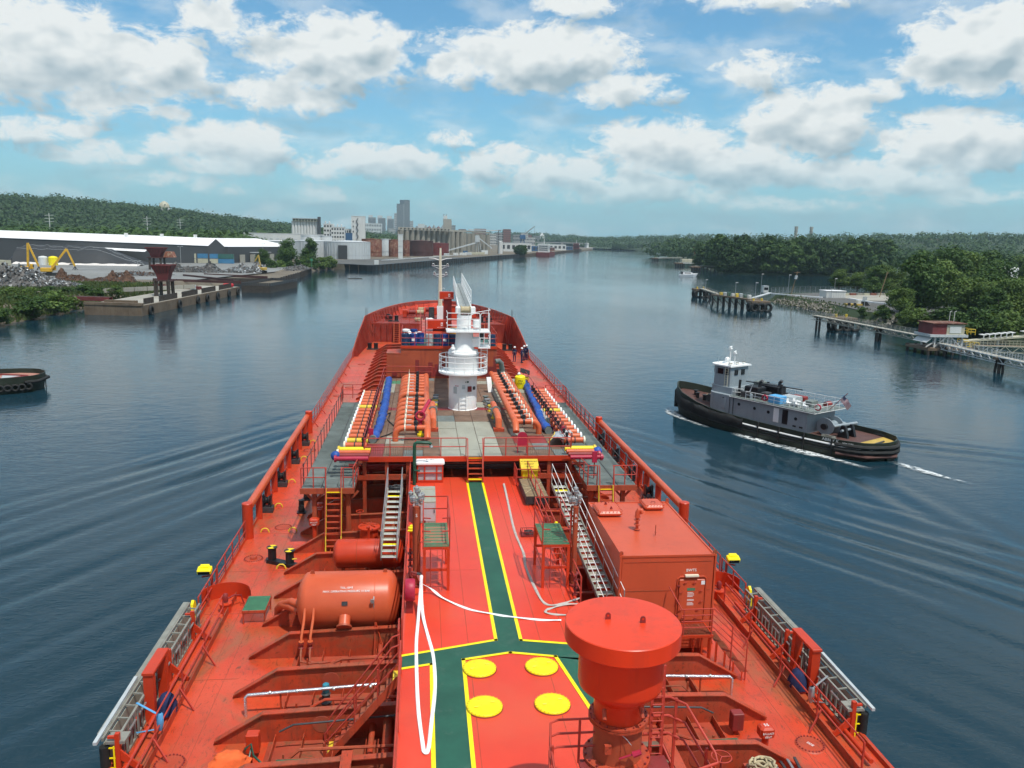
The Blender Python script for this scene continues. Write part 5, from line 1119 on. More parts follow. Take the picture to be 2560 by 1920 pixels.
rail_thing([(5.22,39.1,MF),(5.4,60.6,MF)],'dark red rail between the right blue hose and the outlet row',h=1.0,post=3.0,mat='dark_red')
# spool pieces stacked near the crane
for sg, x in ((-1,-1.62),(1,2.05)):
    for i in range(7):
        y = 49.2+.62*i if sg<0 else 46.5+1.0*i; mt = ['grating','yellow_dull','steel','yellow_dull','grating','steel','grating'][i]
        o = MB().lathe([(.001,.42),(.20,.42),(.20,.36),(.13,.35),(.13,.1),(.20,.08),(.20,0)],(x+.03*i*sg*-1,y,MF+.0),14).build('spool_piece',mt,None,True,40); origin_to(o,(x,y,MF))
        tag(o,f'{"yellow" if "yellow" in mt else "grey"} flanged spool piece, {["nearest","second","third","middle","fifth","sixth","farthest"][i]} in the row {"left" if sg<0 else "right"} of the crane','spool piece','flanged spool pieces')
    x2 = x-.12*sg*-1 if sg<0 else 2.0
    o = thing('upright_reducer',(x2,45.5,MF),f'orange flanged reducer pipe standing near the {"left" if sg<0 else "right"} pipe bank','pipe','orange reducers')
    MB().tube([(x2,44.4,MF+.15),(x2,44.5,MF+.6),(x2,45.0,MF+.75),(x2,48.3,MF+.75)],.19,12).build('pipe','orange_pipe',o,True); MB().lathe([(.19,-.05),(.28,-.05),(.28,.05),(.19,.05)],(x2,46.3,MF+.75),16,'y').build('flange','grating',o)
    MB().box(x2-.3,x2+.3,44.1,44.6,MF,MF+.16).build('foot','frame_red',o)
o = thing('fire_monitor',(-2.45,43.6,MF),'magenta fire monitor with ring wheel on a yellow foot','monitor')
MB().lathe([(.18,0),(.18,.12),(.1,.14),(.1,.5)],(-2.45,43.2,MF),12).build('foot','yellow_paint',o,True); MB().cyl((-2.45,43.2,MF+.5),(-2.45,43.2,MF+.95),.10,n=10).build('stand','magenta',o,True)
MB().tube(arc((-2.45,43.1,MF+1.15),.24,0,2*PI,18,plane='xz'),.055,6).build('ring','magenta',o,True); MB().cyl((-2.4,43.2,MF+1.2),(-1.95,44.4,MF+1.75),.12,.10,10).build('barrel','magenta',o,True)
o = thing('rounded_sign',(2.75,39.5,MF),'crimson round topped board standing behind the near platform rail','sign')
MB().prism([(2.5,MF+.35),(3.0,MF+.35),(3.0,MF+.9)]+[(2.75+.25*math.cos(t),MF+.9+.22*math.sin(t)) for t in np.linspace(.3,PI-.3,7)]+[(2.5,MF+.9)],39.45,39.52,'y').build('board','magenta',o)
for x in (2.52,2.98): MB().bar((x,39.48,MF),(x,39.48,MF+.4),.04).build('leg','magenta',o)
for x, y, lab in ((-5.05,41.9,'small crimson post at the near end of the left blue hose'),(5.35,42.3,'small crimson post at the near end of the right blue hose'),(6.0,37.0,'small crimson box on the right walkway end rail')):
    o = MB().box(x-.12,x+.12,y-.06,y+.06,MF+.2,MF+.75).build('extinguisher_box','magenta'); origin_to(o,(x,y,MF)); tag(o,lab,'box','crimson boxes'); MB().bar((x,y,MF-.6 if x>5.9 else MF),(x,y,MF+.2),.05).build('post','dark_red',o)
o = thing('white_board',(2.45,56.2,MF),'white board leaning on the far end of the right pipe bank','board')
MB().cbox((2.42,56.0,MF+.55),(.35,.03,1.1),(R(-20),0,R(18))).build('panel','white_paint',o); MB().bar((2.5,56.3,MF),(2.55,56.4,MF+.9),.04).build('prop','steel',o)
o = thing('waste_sack',(4.8,57.6,MF),'bright yellow lettered sack standing behind the right pipe bank','sack')
MB().lathe([(.38,0),(.42,.1),(.41,.5),(.39,.85),(.30,.95),(.12,1.0),(.001,1.0)],(4.8,57.6,MF),18).build('bag','yellow_cover',o,True)
text('SPILL',.18,(4.78,57.17,MF+.62),(PI/2,0,0),'text_black',o); text('ONLY',.18,(4.8,57.17,MF+.42),(PI/2,0,0),'text_black',o)
MB().sphere((4.7,57.5,MF+1.08),.12,8,5).build('white_lump','white_paint',o,True)
o = MB().lathe([(.34,0),(.38,.55),(.36,.6)],(5.25,58.9,MF),12).build('rubbish_bin','yellow_dull',None,True); origin_to(o,(5.25,58.9,MF)); tag(o,'yellow bin with open black lid behind the yellow sack','bin'); MB().cbox((5.35,59.1,MF+1.0),(.75,.5,.04),(.5,.3,0)).build('lid','black_paint',o)
o = MB().tube([(3.8,61.0,MF),(3.78,60.9,MF+.9),(3.7,60.8,MF+1.35),(3.5,60.7,MF+1.55),(3.25,60.65,MF+1.5)],.2,12).build('goose_neck','grating',None,True,70); origin_to(o,(3.8,61,MF)); tag(o,'thick dark goose neck pipe beside the deck house right corner','pipe')
# loose black hoses on deck
o = MB().tube([(-4.5,48.5,MF+.04),(-4.3,49,MF+.04),(-4.4,47,MF+.04),(-3.9,45.2,MF+.04),(-3.75,44.4,MF+.04),(-4.2,43.4,MF+.04),(-4.6,42.8,MF+.04)],.03,5).build('black_hose','black_rubber',None,True,80); origin_to(o,(-4.5,48.5,MF)); tag(o,'thin black hose looped on the platform right of the left blue hose','hose')

# ------------------------------------------------------------------ white deck crane
cx, cy = .24, 50.65
cr = thing('deck_crane',(cx,cy,MF),'white deck crane with railed platforms and long jib laid forward','crane')
MB().lathe([(.96,0),(.90,.04),(.90,2.38)],(cx,cy,MF),40).build('pedestal','white_paint',cr,True,50)
pl = MB().lathe([(.9,2.22),(1.5,2.30),(1.56,2.34),(1.56,2.44),(.9,2.44)],(cx,cy,MF),44).build('ring_platform','white_paint',cr,True,40)
for k in (1.02,.68,.34): MB().tube(arc((cx,cy,12.14+k),1.52,0,2*PI,44),.024,6).build('ring_rail','white_paint',pl,True)
for i in range(16):
    t = 2*PI*i/16; MB().tube([(cx+1.52*math.cos(t),cy+1.52*math.sin(t),12.1),(cx+1.52*math.cos(t),cy+1.52*math.sin(t),13.16)],.022,5).build('rail_post','white_paint',pl,True)
dr = MB().lathe([(.95,2.44),(.95,3.35),(.99,3.40),(.99,3.62),(.95,3.66),(.93,3.78),(.5,3.80)],(cx,cy,MF),44).build('slewing_drum','white_paint',cr,True,40)
for i in range(40):
    t = 2*PI*i/40; MB().cyl((cx+.975*math.cos(t),cy+.975*math.sin(t),MF+3.48),(cx+1.02*math.cos(t),cy+1.02*math.sin(t),MF+3.48),.026,n=6).build('ring_bolt','dark_steel',dr)
MB().lathe([(.66,3.75),(.60,4.1),(.54,4.9),(.53,5.15)],(cx+.06,cy,MF),24).build('tower','white_paint',cr,True,60)
MB().lathe([(.45,5.1),(.45,6.0)],(cx+.02,cy,MF),20).build('mast_head','white_paint',cr,True,60)
up = MB().box(-.86,1.86,49.75,51.5,14.68,14.76).build('upper_platform','white_paint',cr)
for k in (1.15,.78,.40): MB().tube([(-.82,51.4,14.74+k),(-.82,49.8,14.74+k),(1.2,49.8,14.74+k)],.024,6).build('upper_rail','white_paint',up,True)
MB().tube([(1.25,49.8,14.76),(1.25,49.8,15.8),(1.35,49.8,15.92),(1.8,49.8,15.92),(1.82,49.8,14.0)],.026,6).build('upper_rail','white_paint',up,True)
for x in (-.82,-.15,.5,1.2): MB().tube([(x,49.8,14.76),(x,49.8,15.89)],.022,5).build('rail_post','white_paint',up,True)
MB().tube([(.7,49.9,15.9),(1.86,49.9,16.1),(1.86,51.2,16.1),(1.86,51.2,14.7)],.024,6).build('upper_rail','white_paint',up,True)
cg = thing('x',(0,0,0),'x','x'); bpy.data.objects.remove(cg)
lg = MB().box(1.15,1.9,49.85,51.3,13.68,13.75).build('lower_landing','white_paint',cr)
for k in (.3,.62,.95): MB().tube([(1.88,51.2,13.72+k),(1.88,49.87,13.72+k),(1.2,49.87,13.72+k)],.022,6).build('landing_rail','white_paint',lg,True)
for x, y in ((1.88,49.87),(1.5,49.87),(1.88,50.6),(1.2,49.87)): MB().tube([(x,y,13.72),(x,y,14.7)],.022,5).build('rail_post','white_paint',lg,True)
MB().cbox((1.05,50.6,14.0),(.55,.6,.6),bev=.05).build('hydraulic_unit','white_paint',cr); MB().cbox((1.45,50.9,14.35),(.3,.3,.5),bev=.04).build('control_box','dark_steel',cr)
MB().cyl((1.1,50.9,14.9),(1.1,50.9,15.35),.26,n=14).build('oil_tank','white_paint',cr,True)
MB().lathe([(.001,.5),(.08,.48),(.1,.3),(.16,.28),(.16,.2),(.1,.18),(.14,0)],(-.45,50.0,MF+3.7),12).build('valve_tower','white_paint',cr,True)
MB().lathe([(.14,-.3),(.3,-.3),(.3,-.26),(.22,-.25),(.22,.25),(.3,.26),(.3,.3),(.14,.3)],(.35,50.75,16.02),18,'x').build('winch_drum','rope',cr,True,40)
for s in (-1,1): MB().cbox((.35+s*.48,50.8,16.0),(.3,.42,.46),bev=.05).build('winch_housing','white_paint',cr)
for s in (-.36,.36): MB().box(.35+s-.03,.35+s+.03,50.5,51.2,15.5,16.15).build('head_bracket','white_paint',cr)
# ladder, notices
ll = MB()
for x in (-.0,.42): ll.tube([(x,49.70,MF+.05),(x,49.70,MF+2.35)],.02,5)
ll.build('ladder_stile','white_paint',cr)
for i in range(8): MB().tube([(0,49.70,MF+.2+.28*i),(.42,49.70,MF+.2+.28*i)],.015,5).build('ladder_rung','white_paint',cr)
lb = MB()
for x in (1.35,1.75): lb.tube([(x,50.3,12.15),(x,50.3,13.7)],.02,5)
lb.build('ladder_stile','white_paint',cr)
for i in range(5): MB().tube([(1.35,50.3,12.4+.28*i),(1.75,50.3,12.4+.28*i)],.014,5).build('ladder_rung','white_paint',cr)
for x, z, w, h, m in ((-.28,11.0,.24,.44,'drum_grey'),(-.24,11.28,.10,.05,'magenta'),(-.12,11.28,.08,.05,'magenta'),(.24,11.22,.2,.25,'drum_grey'),(.46,11.55,.22,.1,'pipe_green')):
    y = cy-math.sqrt(max(.905**2-(x-cx)**2,.1)); MB().cbox((x,y-.005,z),(w,.012,h),(0,0,math.asin(max(-1,min(1,(x-cx)/.9)))*1.0)).build('notice',m,cr)
MB().cbox((.62,49.8,11.1),(.24,.14,.34),(0,0,.4)).build('control_box','dark_red',cr); MB().cbox((.92,50.0,11.12),(.14,.1,.2),(0,0,.7)).build('switch_box','dark_steel',cr)
# jib
J0, J1 = Vector((.40,51.2,15.95)), Vector((1.05,79.3,15.95)); jb = MB().bar(J0,J1,.80,.14).build('jib','white_paint',cr)
dj = (J1-J0).normalized(); sj = Vector((dj.y,-dj.x,0))
for i in range(26):
    p = J0.lerp(J1,(i+.5)/26); MB().bar(p-sj*.36+Vector((0,0,.09)),p+sj*.36+Vector((0,0,.09)),.95,.02,up=(0,0,1)).build('walk_plate','grating',jb) if i%1==0 else None
for i in range(0,27,1):
    p = J0.lerp(J1,i/26); MB().bar(p-sj*.40+Vector((0,0,.1)),p+sj*.40+Vector((0,0,.1)),.05,.05).build('cross_bar','white_paint',jb)
for s, n0, hh in ((1,2,1.15),(-1,10,.85)):
    for i in range(n0,27,2):
        p = J0.lerp(J1,i/26)+sj*.40*s; MB().tube([p,p+Vector((0,0,hh))],.026,5).build('jib_post','white_paint',jb)
    for k in (1,.6,.28): MB().tube([J0.lerp(J1,n0/26)+sj*.40*s+Vector((0,0,hh*k)),J1+sj*.40*s+Vector((0,0,hh*k))],.024,5).build('jib_rail','white_paint',jb)
for s in (-1,1): MB().bar(J0+sj*.42*s-Vector((0,0,.12)),J1+sj*.34*s-Vector((0,0,.12)),.10,.34).build('jib_side','white_paint',jb)
MB().tube([J0+Vector((0,0,.3)),J1+Vector((0,0,.15))],.02,5).build('hoist_wire','dark_steel',jb)

# ------------------------------------------------------------------ deck house with drums
dh = thing('deck_house',(-.3,66,MD),'orange red deck house behind the crane carrying blue drums on its roof','deck house')
HX0, HX1 = -4.0, 3.45
MB().box(HX0,HX1,62,67.6,MD,12.1).build('wall','house_orange',dh); MB().box(HX0-.02,HX1+.02,61.97,67.62,12.1,12.16).build('roof','pipe_green',dh)
MB().box(HX0-.04,HX1+.04,61.93,61.97,11.98,12.2).build('coaming','ship_red',dh)
MB().box(-5.1,-4.0,62.0,64.2,MD,11.55).build('side_annex','house_orange',dh); MB().box(-5.12,-4.0,61.98,64.22,11.55,11.6).build('annex_roof','frame_red',dh)
MB().box(-2.6,2.7,67.6,83,MD,12.0).build('rear_wall','ship_red',dh); MB().box(-2.62,2.72,67.62,83.02,12.0,12.06).build('rear_roof','deck_red',dh)
for x0,x1,z0,z1 in ((-1.9,-1.55,10.5,10.9),(-2.6,-1.4,9.8,10.5),(-1.4,-.6,9.8,10.75),(-.6,.0,9.8,10.4),(2.2,3.44,9.8,10.6),(3.2,3.44,10.6,11.4),(-2.9,-2.6,9.8,11.1)): MB().box(x0,x1,61.985,61.995,z0,z1).build('primer_patch','dark_red',dh)
MB().prism([(-.6,9.75),(-.2,9.75),(-.2,11.6)]+[(-.4+.2*math.cos(t),11.6+.2*math.sin(t)) for t in (.4,1,1.57,2.1,2.7)]+[(-.6,11.6)],61.9,61.985,'y').build('door','dark_red',dh)
MB().tube([(-.62,61.9,9.75),(-.62,61.9,11.65),(-.4,61.9,11.86),(-.18,61.9,11.65),(-.18,61.9,9.75)],.03,6).build('door_frame','frame_red',dh)
MB().lathe([(.001,-.04),(.22,-.04),(.22,0)],(-4.5,62.0,9.95),14,'y').build('vent_cover','dark_red',dh)
rail_thing([(HX0,67.5,12.16),(HX0,62.02,12.16),(HX1,62.02,12.16),(HX1,67.5,12.16)],'red rail around the drum deck of the deck house',h=1.05,post=1.0,rails=(1,.6,.25))
rail_thing([(-5.1,61.8,MF),(-1.6,61.8,MF)],'low red rail before the left of the deck house front',h=.9,post=1.2)
drum0 = None
for i,(x,y,m,d) in enumerate(((-3.70,62.62,'drum_dark','dark teal drum at the left front corner of the drum deck'),(-3.05,62.66,'drum_blue','blue drum with white label, second from left in front row'),(-2.5,63.6,'drum_blue','blue drum set back behind the second front drum'),(-1.83,62.6,'drum_grey','pale grey drum in the front row'),
      (-1.22,62.6,'drum_dark','dark blue drum right of the pale grey drum'),(-.62,62.6,'drum_blue','blue drum with white band, left of the crane tower'),(0.0,62.65,'drum_dark','dark drum half hidden by the crane tower'),(-3.7,65.6,'drum_dark','drum under a white sheet at the left rear of the drum deck'),(-3.05,65.9,'drum_blue','blue drum in the rear row of the drum deck'),(3.1,62.7,'drum_dark','single dark drum at the right end of the drum deck'))):
    o = thing('oil_drum',(x,y,12.16),d,'drum','drums on the deck house roof')
    MB().lathe([(.001,.02),(.28,.02),(.29,0),(.285,.28),(.30,.30),(.285,.32),(.285,.58),(.30,.60),(.285,.62),(.29,.88),(.27,.87),(.27,.85),(.001,.85)],(x,y,12.16),18).build('shell',m,o,True,30)
    if i in (1,5): MB().cbox((x,y-.292,12.16+.45),(.26,.01,.2)).build('label','white_paint',o)
    if i == 7: MB().lathe([(.34,.75),(.33,.9),(.15,.93),(.001,.93)],(x,y,12.16),12).build('sheet','white_paint',o,True)
o = thing('white_sacks',(-3.2,64.6,12.16),'white sheet covered pile at the left rear of the drum deck','pile'); rn2 = random.Random(8)
MB().grid([[(-3.85+.24*i,64.2+.25*j,12.16+.75+.12*rn2.uniform(-1,1)) for i in range(7)] for j in range(4)]).build('sheet','white_paint',o,True,60); MB().box(-3.8,-2.5,64.2,64.9,12.17,12.8).build('crate','drum_dark',o)
# signed red boxes behind
def sign_box(x0,x1,y,z0,z1,d,lab,post):
    o = thing('signed_box',((x0+x1)/2,y,12.06),lab,'box','red boxes with white emblem')
    MB().box(x0,x1,y,y+d,z0,z1).build('body','ship_red',o); xm = (x0+x1)/2+.25
    MB().box(xm-.09,xm+.09,y-.012,y-.002,z0+.35*(z1-z0),z0+.75*(z1-z0)).build('emblem','white_paint',o); MB().box(xm-.04,xm+.04,y-.016,y-.012,z0+.45*(z1-z0),z0+.65*(z1-z0)).build('emblem_center','ship_red',o)
    text('NO SMOKING',.12,(xm-.05,y-.006,z0+.16*(z1-z0)),(PI/2,0,0),'text_white',o)
    MB().box(*post,12.0,z0).build('post','dark_red',o)
sign_box(-1.9,.2,73,12.3,13.05,1.2,'wide red box with white emblem on the deck house behind the drums',(-1.4,-.3,73.3,74.1))
sign_box(-.7,.68,79,14.55,15.25,.9,'high red jib rest box with white emblem beside the jib tip',(-.3,.5,79.2,79.7))
o = thing('yellow_crate',(.35,70.5,12.06),'yellow crate on the deck house roof behind the crane','crate'); MB().cbox((.35,70.5,12.35),(.6,.6,.55),bev=.03).build('body','yellow_dull',o); MB().box(.03,.67,70.18,70.82,12.62,12.66).build('lid','yellow_dull',o)
rail_thing([(-2.55,70,12.06),(-2.55,82.8,12.06)],'red rail on the left of the rear deck house roof',h=1.0,post=1.6)
o = thing('tall_red_frame',(-2.2,67.9,12.1),'tall red ladder frame beside the wide signed box','frame')
for x in (-2.45,-2.1): MB().bar((x,67.9,12.1),(x,67.9,13.9),.07).build('stile','dark_red',o)
for i in range(6): MB().bar((-2.45,67.9,12.4+.26*i),(-2.1,67.9,12.4+.26*i),.03).build('rung','dark_red',o)

# ------------------------------------------------------------------ forecastle gear
fm_ = thing('foremast',(.2,118,8.7),'cream foremast with cross trees, lights and ladder at the bow','mast')
MB().box(-.25,.65,117.6,118.4,8.7,10.6).build('mast_house','white_paint',fm_); MB().cyl((.2,118,10.5),(.19,118,19.0),.34,.14,14).build('pole','cream_paint',fm_,True)
for x in (-.05,.35): MB().tube([(x,117.62,10.4),(x*.6+.08,117.82,18.4)],.02,4).build('ladder_stile','cream_paint',fm_)
for i in range(24): MB().tube([(-.05+.006*i,117.63+.008*i,10.6+.32*i),(.35-.006*i,117.63+.008*i,10.6+.32*i)],.016,4).build('ladder_rung','cream_paint',fm_)
for z, w in ((15.25,1.05),(16.48,1.25)):
    pf_ = MB().prism([(.2-w,118-.12),(.2+w,118-.12),(.2+w*.5,118+.3),(.2-w*.5,118+.3)],z-.06,z).build('cross_platform','white_paint',fm_)
    for s in (-1,1):
        MB().bar((.2,118,z-.5),(.2+s*w,118,z-.05),.06).build('bracket','white_paint',pf_); MB().cbox((.2+s*(w-.22),117.9,z+.16),(.28,.24,.28),bev=.06).build('lantern','white_paint',pf_); MB().cbox((.2+s*(w-.22),117.77,z+.16),(.2,.03,.18)).build('lens','glass_dark',pf_)
for s in (-1,1): MB().tube([(.2,118,17.2),(.2+s*.9,118,17.5),(.2+s*1.65,118,17.55)],[.07,.05,.03],6).build('yard','white_paint',fm_,True)
MB().cyl((.19,118,18.9),(.19,118,19.2),.10,n=10).build('top_light','dark_red',fm_,True); MB().tube([(.19,118,19.2),(.19,118,19.75)],.02,4).build('tip','dark_steel',fm_)
MB().tube([(.5,117.9,13.2),(.75,117.9,13.25),(.85,117.9,13.1)],.03,5).build('hook_arm','white_paint',fm_)
def winch(x,y,s,lab):
    o = thing('mooring_winch',(x,y,8.7),lab,'winch','red mooring winches')
    for dx in (-1.5,-.35,.9): MB().lathe([(.001,-.06),(.62,-.06),(.62,.06),(.001,.06)],(x+dx*s,y,9.5),20,'x').build('drum_flange','ship_red',o,True,30)
    for dx in (-.95,.28): MB().lathe([(.34,-.52),(.34,.52)],(x+dx*s,y,9.5),14,'x').build('rope_drum','rope' if dx<0 else 'dark_red',o,True)
    MB().cbox((x+1.35*s,y,9.3),(.7,.7,1.1),bev=.06).build('gear_box','ship_red',o)
    for dx in (-1.6,1.0): MB().prism([(y-.5,8.7),(y+.5,8.7),(y+.15,9.6),(y-.15,9.6)],x+dx*s-.05,x+dx*s+.05,'x').build('bearing_stand','dark_red',o)
winch(-3.6,119.6,-1,'red mooring winch on the left of the forecastle'); winch(3.9,119.6,1,'red mooring winch on the right of the forecastle')
winch(-1.6,124.2,1,'red anchor windlass near the bow left of the mast'); winch(2.6,123.6,1,'red anchor windlass near the bow right of the mast')
for x, y, lab in ((-7.2,115.2,'black roller stand at the left rear of the forecastle'),(7.2,115.0,'black roller stand at the right rear of the forecastle')):
    o = thing('fairlead_stand',(x,y,8.7),lab,'fairlead','black fairlead stands'); MB().prism([(x-.45,8.7),(x+.45,8.7),(x+.42,9.2)]+[(x+.42*math.cos(t),9.2+.42*math.sin(t)) for t in np.linspace(.3,PI-.3,7)]+[(x-.42,9.2)],y-.15,y+.15,'y').build('body','black_paint',o); MB().lathe([(.001,-.05),(.24,-.05),(.26,0)],(x,y-.16,9.2),16,'y').build('roller','dark_red',o)
for sg in (-1,1):
    for k,(x,y) in enumerate(((8.7,103.5),(6.4,113.6))):
        z0 = MD if k == 0 else 8.7; nm = 'left' if sg<0 else 'right'
        o = thing('bow_bitts',(sg*x,y,z0),f'dark double bollard on the {nm} '+('deck below the forecastle' if k==0 else 'rear of the forecastle'),'bollard','dark bow bollards')
        MB().box(sg*x-.75,sg*x+.75,y-.35,y+.35,z0,z0+.14).build('base','dark_steel',o)
        for dx in (-.4,.4): MB().lathe([(.26,.1),(.26,.75),(.3,.78),(.3,.84),(.001,.84)],(sg*x+dx,y,z0),14).build('post','black_paint',o,True)
    rail_thing([(sg*3.0,111.3,8.7),(sg*5.3,111.3,8.7)],f'red rail at the rear edge of the forecastle, inner {"left" if sg<0 else "right"}',h=1.0,post=1.2)
    rail_thing([(sg*6.4,111.3,8.7),(sg*9.0,111.3,8.7)],f'red rail at the rear edge of the forecastle, outer {"left" if sg<0 else "right"}',h=1.0,post=1.2)
    o = thing('forecastle_ladder',(sg*5.9,111,MD),f'orange steep ladder up to the {"left" if sg<0 else "right"} side of the forecastle','ladder','forecastle ladders')
    for dx in (-.36,.36): MB().bar((sg*5.9+dx,110.2,MD),(sg*5.9+dx,111.15,8.75),.07,.16).build('stile','orange_pipe',o)
    for i in range(9): MB().box(sg*5.9-.34,sg*5.9+.34,110.25+.1*i,110.42+.1*i,MD+.25+.28*i,MD+.30+.28*i).build('tread','house_orange',o)
o = thing('mast_locker',(1.9,117.2,8.7),'red box locker beside the foremast','locker'); MB().cbox((1.9,117.2,9.7),(1.5,1.2,2.0),bev=.05).build('body','ship_red',o); MB().box(1.2,2.6,116.5,117.9,10.7,10.78).build('roof','frame_red',o)
o = thing('dark_locker',(-1.05,117.6,8.7),'black cabinet left of the foremast','cabinet'); MB().cbox((-1.05,117.6,9.6),(.8,.6,1.7),bev=.05).build('body','black_paint',o); MB().box(-1.4,-.7,117.25,117.31,9.0,10.3).build('door','dark_steel',o)
rail_thing([(-3.0,121.8,9.5),(-1.4,121.8,9.5)],'dark high rail left of the foremast',h=1.3,post=.8,mat='dark_red',rails=(1,.66,.33))
rope_pile('rope_coil',(-2.9,114.2,8.72),.6,.4,'rope','pale rope heap at the rear middle of the forecastle',21,n=7,rr=.07)
rope_pile('rope_coil',(-1.4,114.6,8.72),.6,.35,'hose_white','white rope heap beside the pale one on the forecastle',22,n=7,rr=.07)
for x, lab in ((-4.6,'leaning red steel plate rack on the left forecastle'),(5.6,'leaning red steel plate rack on the right forecastle')):
    o = thing('plate_rack',(x,122.5,8.7),lab,'rack','plate racks')
    for i in range(5): MB().cbox((x+.25*i,122.5,9.3),(.08,1.4,1.2),(0,.35,0)).build('plate','dark_red' if i%2 else 'frame_red',o)

# ------------------------------------------------------------------ people by the right rail
def person(x, y, face, lab, arm):
    vs = [(0,0,.95),(0,0,1.15),(0,.0,1.40),(0,0,1.52),(-.10,0,.90),(-.12,.02,.50),(-.12,0,.08),(-.12,.14,.04),(.10,0,.90),(.12,.03,.50),(.13,0,.08),(.13,.14,.04),
          (-.20,0,1.42),(-.26,-.02,1.14),(-.25,.10 if arm else .02,.90),(.20,0,1.42),(.27,-.02,1.16),(.24,.22 if arm else .04,1.10 if arm else .92)]
    es = [(0,1),(1,2),(2,3),(0,4),(4,5),(5,6),(6,7),(0,8),(8,9),(9,10),(10,11),(2,12),(12,13),(13,14),(2,15),(15,16),(16,17)]
    rad = [.15,.15,.17,.06,.10,.075,.055,.05,.10,.075,.055,.05,.075,.055,.045,.075,.055,.045]
    me = bpy.data.meshes.new('person'); me.from_pydata(vs,es,[]); me.materials.append(MATS['coverall'])
    o = bpy.data.objects.new('person',me); COL.objects.link(o); o.location = (x,y,MD); o.rotation_euler[2] = face
    sm = o.modifiers.new('skin','SKIN')
    for i, r in enumerate(rad): me.skin_vertices[0].data[i].radius = (r,r*.85 if i < 3 else r)
    me.skin_vertices[0].data[0].use_root = True
    o.modifiers.new('sub','SUBSURF').levels = 1; o.modifiers['sub'].render_levels = 1
    tag(o,lab,'person','crew by the right rail')
    def child(mb,n,m):
        c = mb.build(n,m,None,True,60); c.parent = o; return c
    child(MB().lathe([(.001,1.53),(.06,1.54),(.088,1.60),(.10,1.67),(.098,1.73),(.07,1.79),(.001,1.81)],(0,.01,0),12),'head','skin')
    child(MB().cbox((0,.11,1.66),(.03,.04,.05)),'nose','skin')
    child(MB().lathe([(.155,1.715),(.125,1.72),(.122,1.78),(.09,1.85),(.001,1.87)],(0,.01,0),12),'helmet','white_paint')
    for s in (-1,1):
        hp = (-.25,.12,.84) if s<0 else ((.23,.30,1.10) if arm else (.24,.06,.85))
        h_ = MB().cbox(hp,(.05,.09,.10))
        for k in range(4): h_.cyl((hp[0]-.02+.013*k,hp[1]+.02,hp[2]-.04),(hp[0]-.02+.013*k,hp[1]+.05,hp[2]-.10),.007,n=4)
        h_.cyl((hp[0]-s*.02,hp[1]+.03,hp[2]+.01),(hp[0]-s*.035,hp[1]+.07,hp[2]-.03),.008,n=4)
        child(h_,'hand','skin'); child(MB().cbox((s*.125,.06,.035),(.10,.28,.07),bev=.02),'boot','black_paint')
    child(MB().box(-.19,.19,.135,.15,1.2,1.24),'reflective_band','drum_grey'); child(MB().box(-.12,.12,-.15,-.135,1.25,1.29),'reflective_band','drum_grey')
person(8.57,93.9,R(150),'crew member in dark blue coverall and white helmet, leftmost of the four',0)
person(9.32,93.0,R(-120),'crew member in dark blue coverall and white helmet standing nearest, second from left',1)
person(9.85,94.9,R(100),'crew member in dark blue coverall and white helmet, third from left by the rail',1)
person(10.22,95.5,R(120),'crew member in dark blue coverall and white helmet, rightmost at the rail',0)
# ------------------------------------------------------------------ tugs
paint('tug_green',(.022,.030,.020),.5,.25,dirt=.4,dirtcol=(.05,.045,.035),scale=.5,bump=.2)
paint('tug_grey',(.27,.32,.35),.45,.07,dirt=.12,dirtcol=(.14,.12,.1),streak=.18,scale=.5)
paint('tug_deck',(.105,.05,.042),.6,.2,dirt=.3,scale=.8)
paint('tug_yellow',(.50,.34,.07),.6,.15,dirt=.35,dirtcol=(.25,.18,.08),scale=.8)
paint('pink_deck',(.40,.19,.14),.6,.1,dirt=.2,dirtcol=(.25,.12,.1),scale=.5)
paint('flag_red',(.45,.02,.03),.8,.05); paint('flag_blue',(.02,.03,.12),.8,.05)
HB = [(-13.5,.6),(-13.2,1.7),(-12.3,2.9),(-10.5,3.75),(-6,4.15),(4,4.2),(8,3.85),(11,2.95),(12.8,1.75),(13.8,.75),(14.2,.05)]
def sheer(y): return 1.45+max(0,y+2)**2*.0062
def bulw(y): return sheer(y)+(.62 if y < 6 else .62+(y-6)*.05)
def tug_hull(name,lab,origin,rz,cat='tug'):
    o = thing(name,origin,lab,cat,'tugs on the river',rz)
    ys = [-13.5,-13.3,-12.9,-12.3,-11.4,-10.5,-8,-6,-3,0,4,6,8,9.5,11,12,12.8,13.4,13.8,14.2]
    hb = lambda y: interp(HB,y)
    h = MB(); st = lambda y: max(.62,1-.03*max(0,y-4))      # waterline is narrower forward
    for sg in (-1,1):
        rows = [[(sg*hb(y)*st(y)*.9,y*.97,-.8) for y in ys],[(sg*hb(y)*(st(y)+.04),y*.985,.35) for y in ys],[(sg*hb(y),y,sheer(y)) for y in ys],[(sg*hb(y)*1.01,y,bulw(y)) for y in ys],[(sg*max(hb(y)*1.01-.14,0),y-(.12 if y>13 else 0)+(.1 if y<-13 else 0),bulw(y)) for y in ys],[(sg*max(hb(y)-.16,0),y-(.15 if y>13 else 0)+(.1 if y<-13 else 0),sheer(y)+.02) for y in ys]]
        h.grid(rows if sg<0 else [list(reversed(r)) for r in rows])
    h.prism([(-hb(-13.5),-.8),(hb(-13.5),-.8),(hb(-13.5),bulw(-13)),(-hb(-13.5),bulw(-13))],-13.5,-13.4,'y')
    h.build('hull','tug_green',None,True,50).parent = o
    d = MB(); P = [(hb(y)-.1,y,sheer(y)+.01) for y in ys if y<14]
    d.grid([[(-p[0],p[1],p[2]),(p[0],p[1],p[2])] for p in P]); d.build('deck','tug_deck').parent = o
    return o, hb
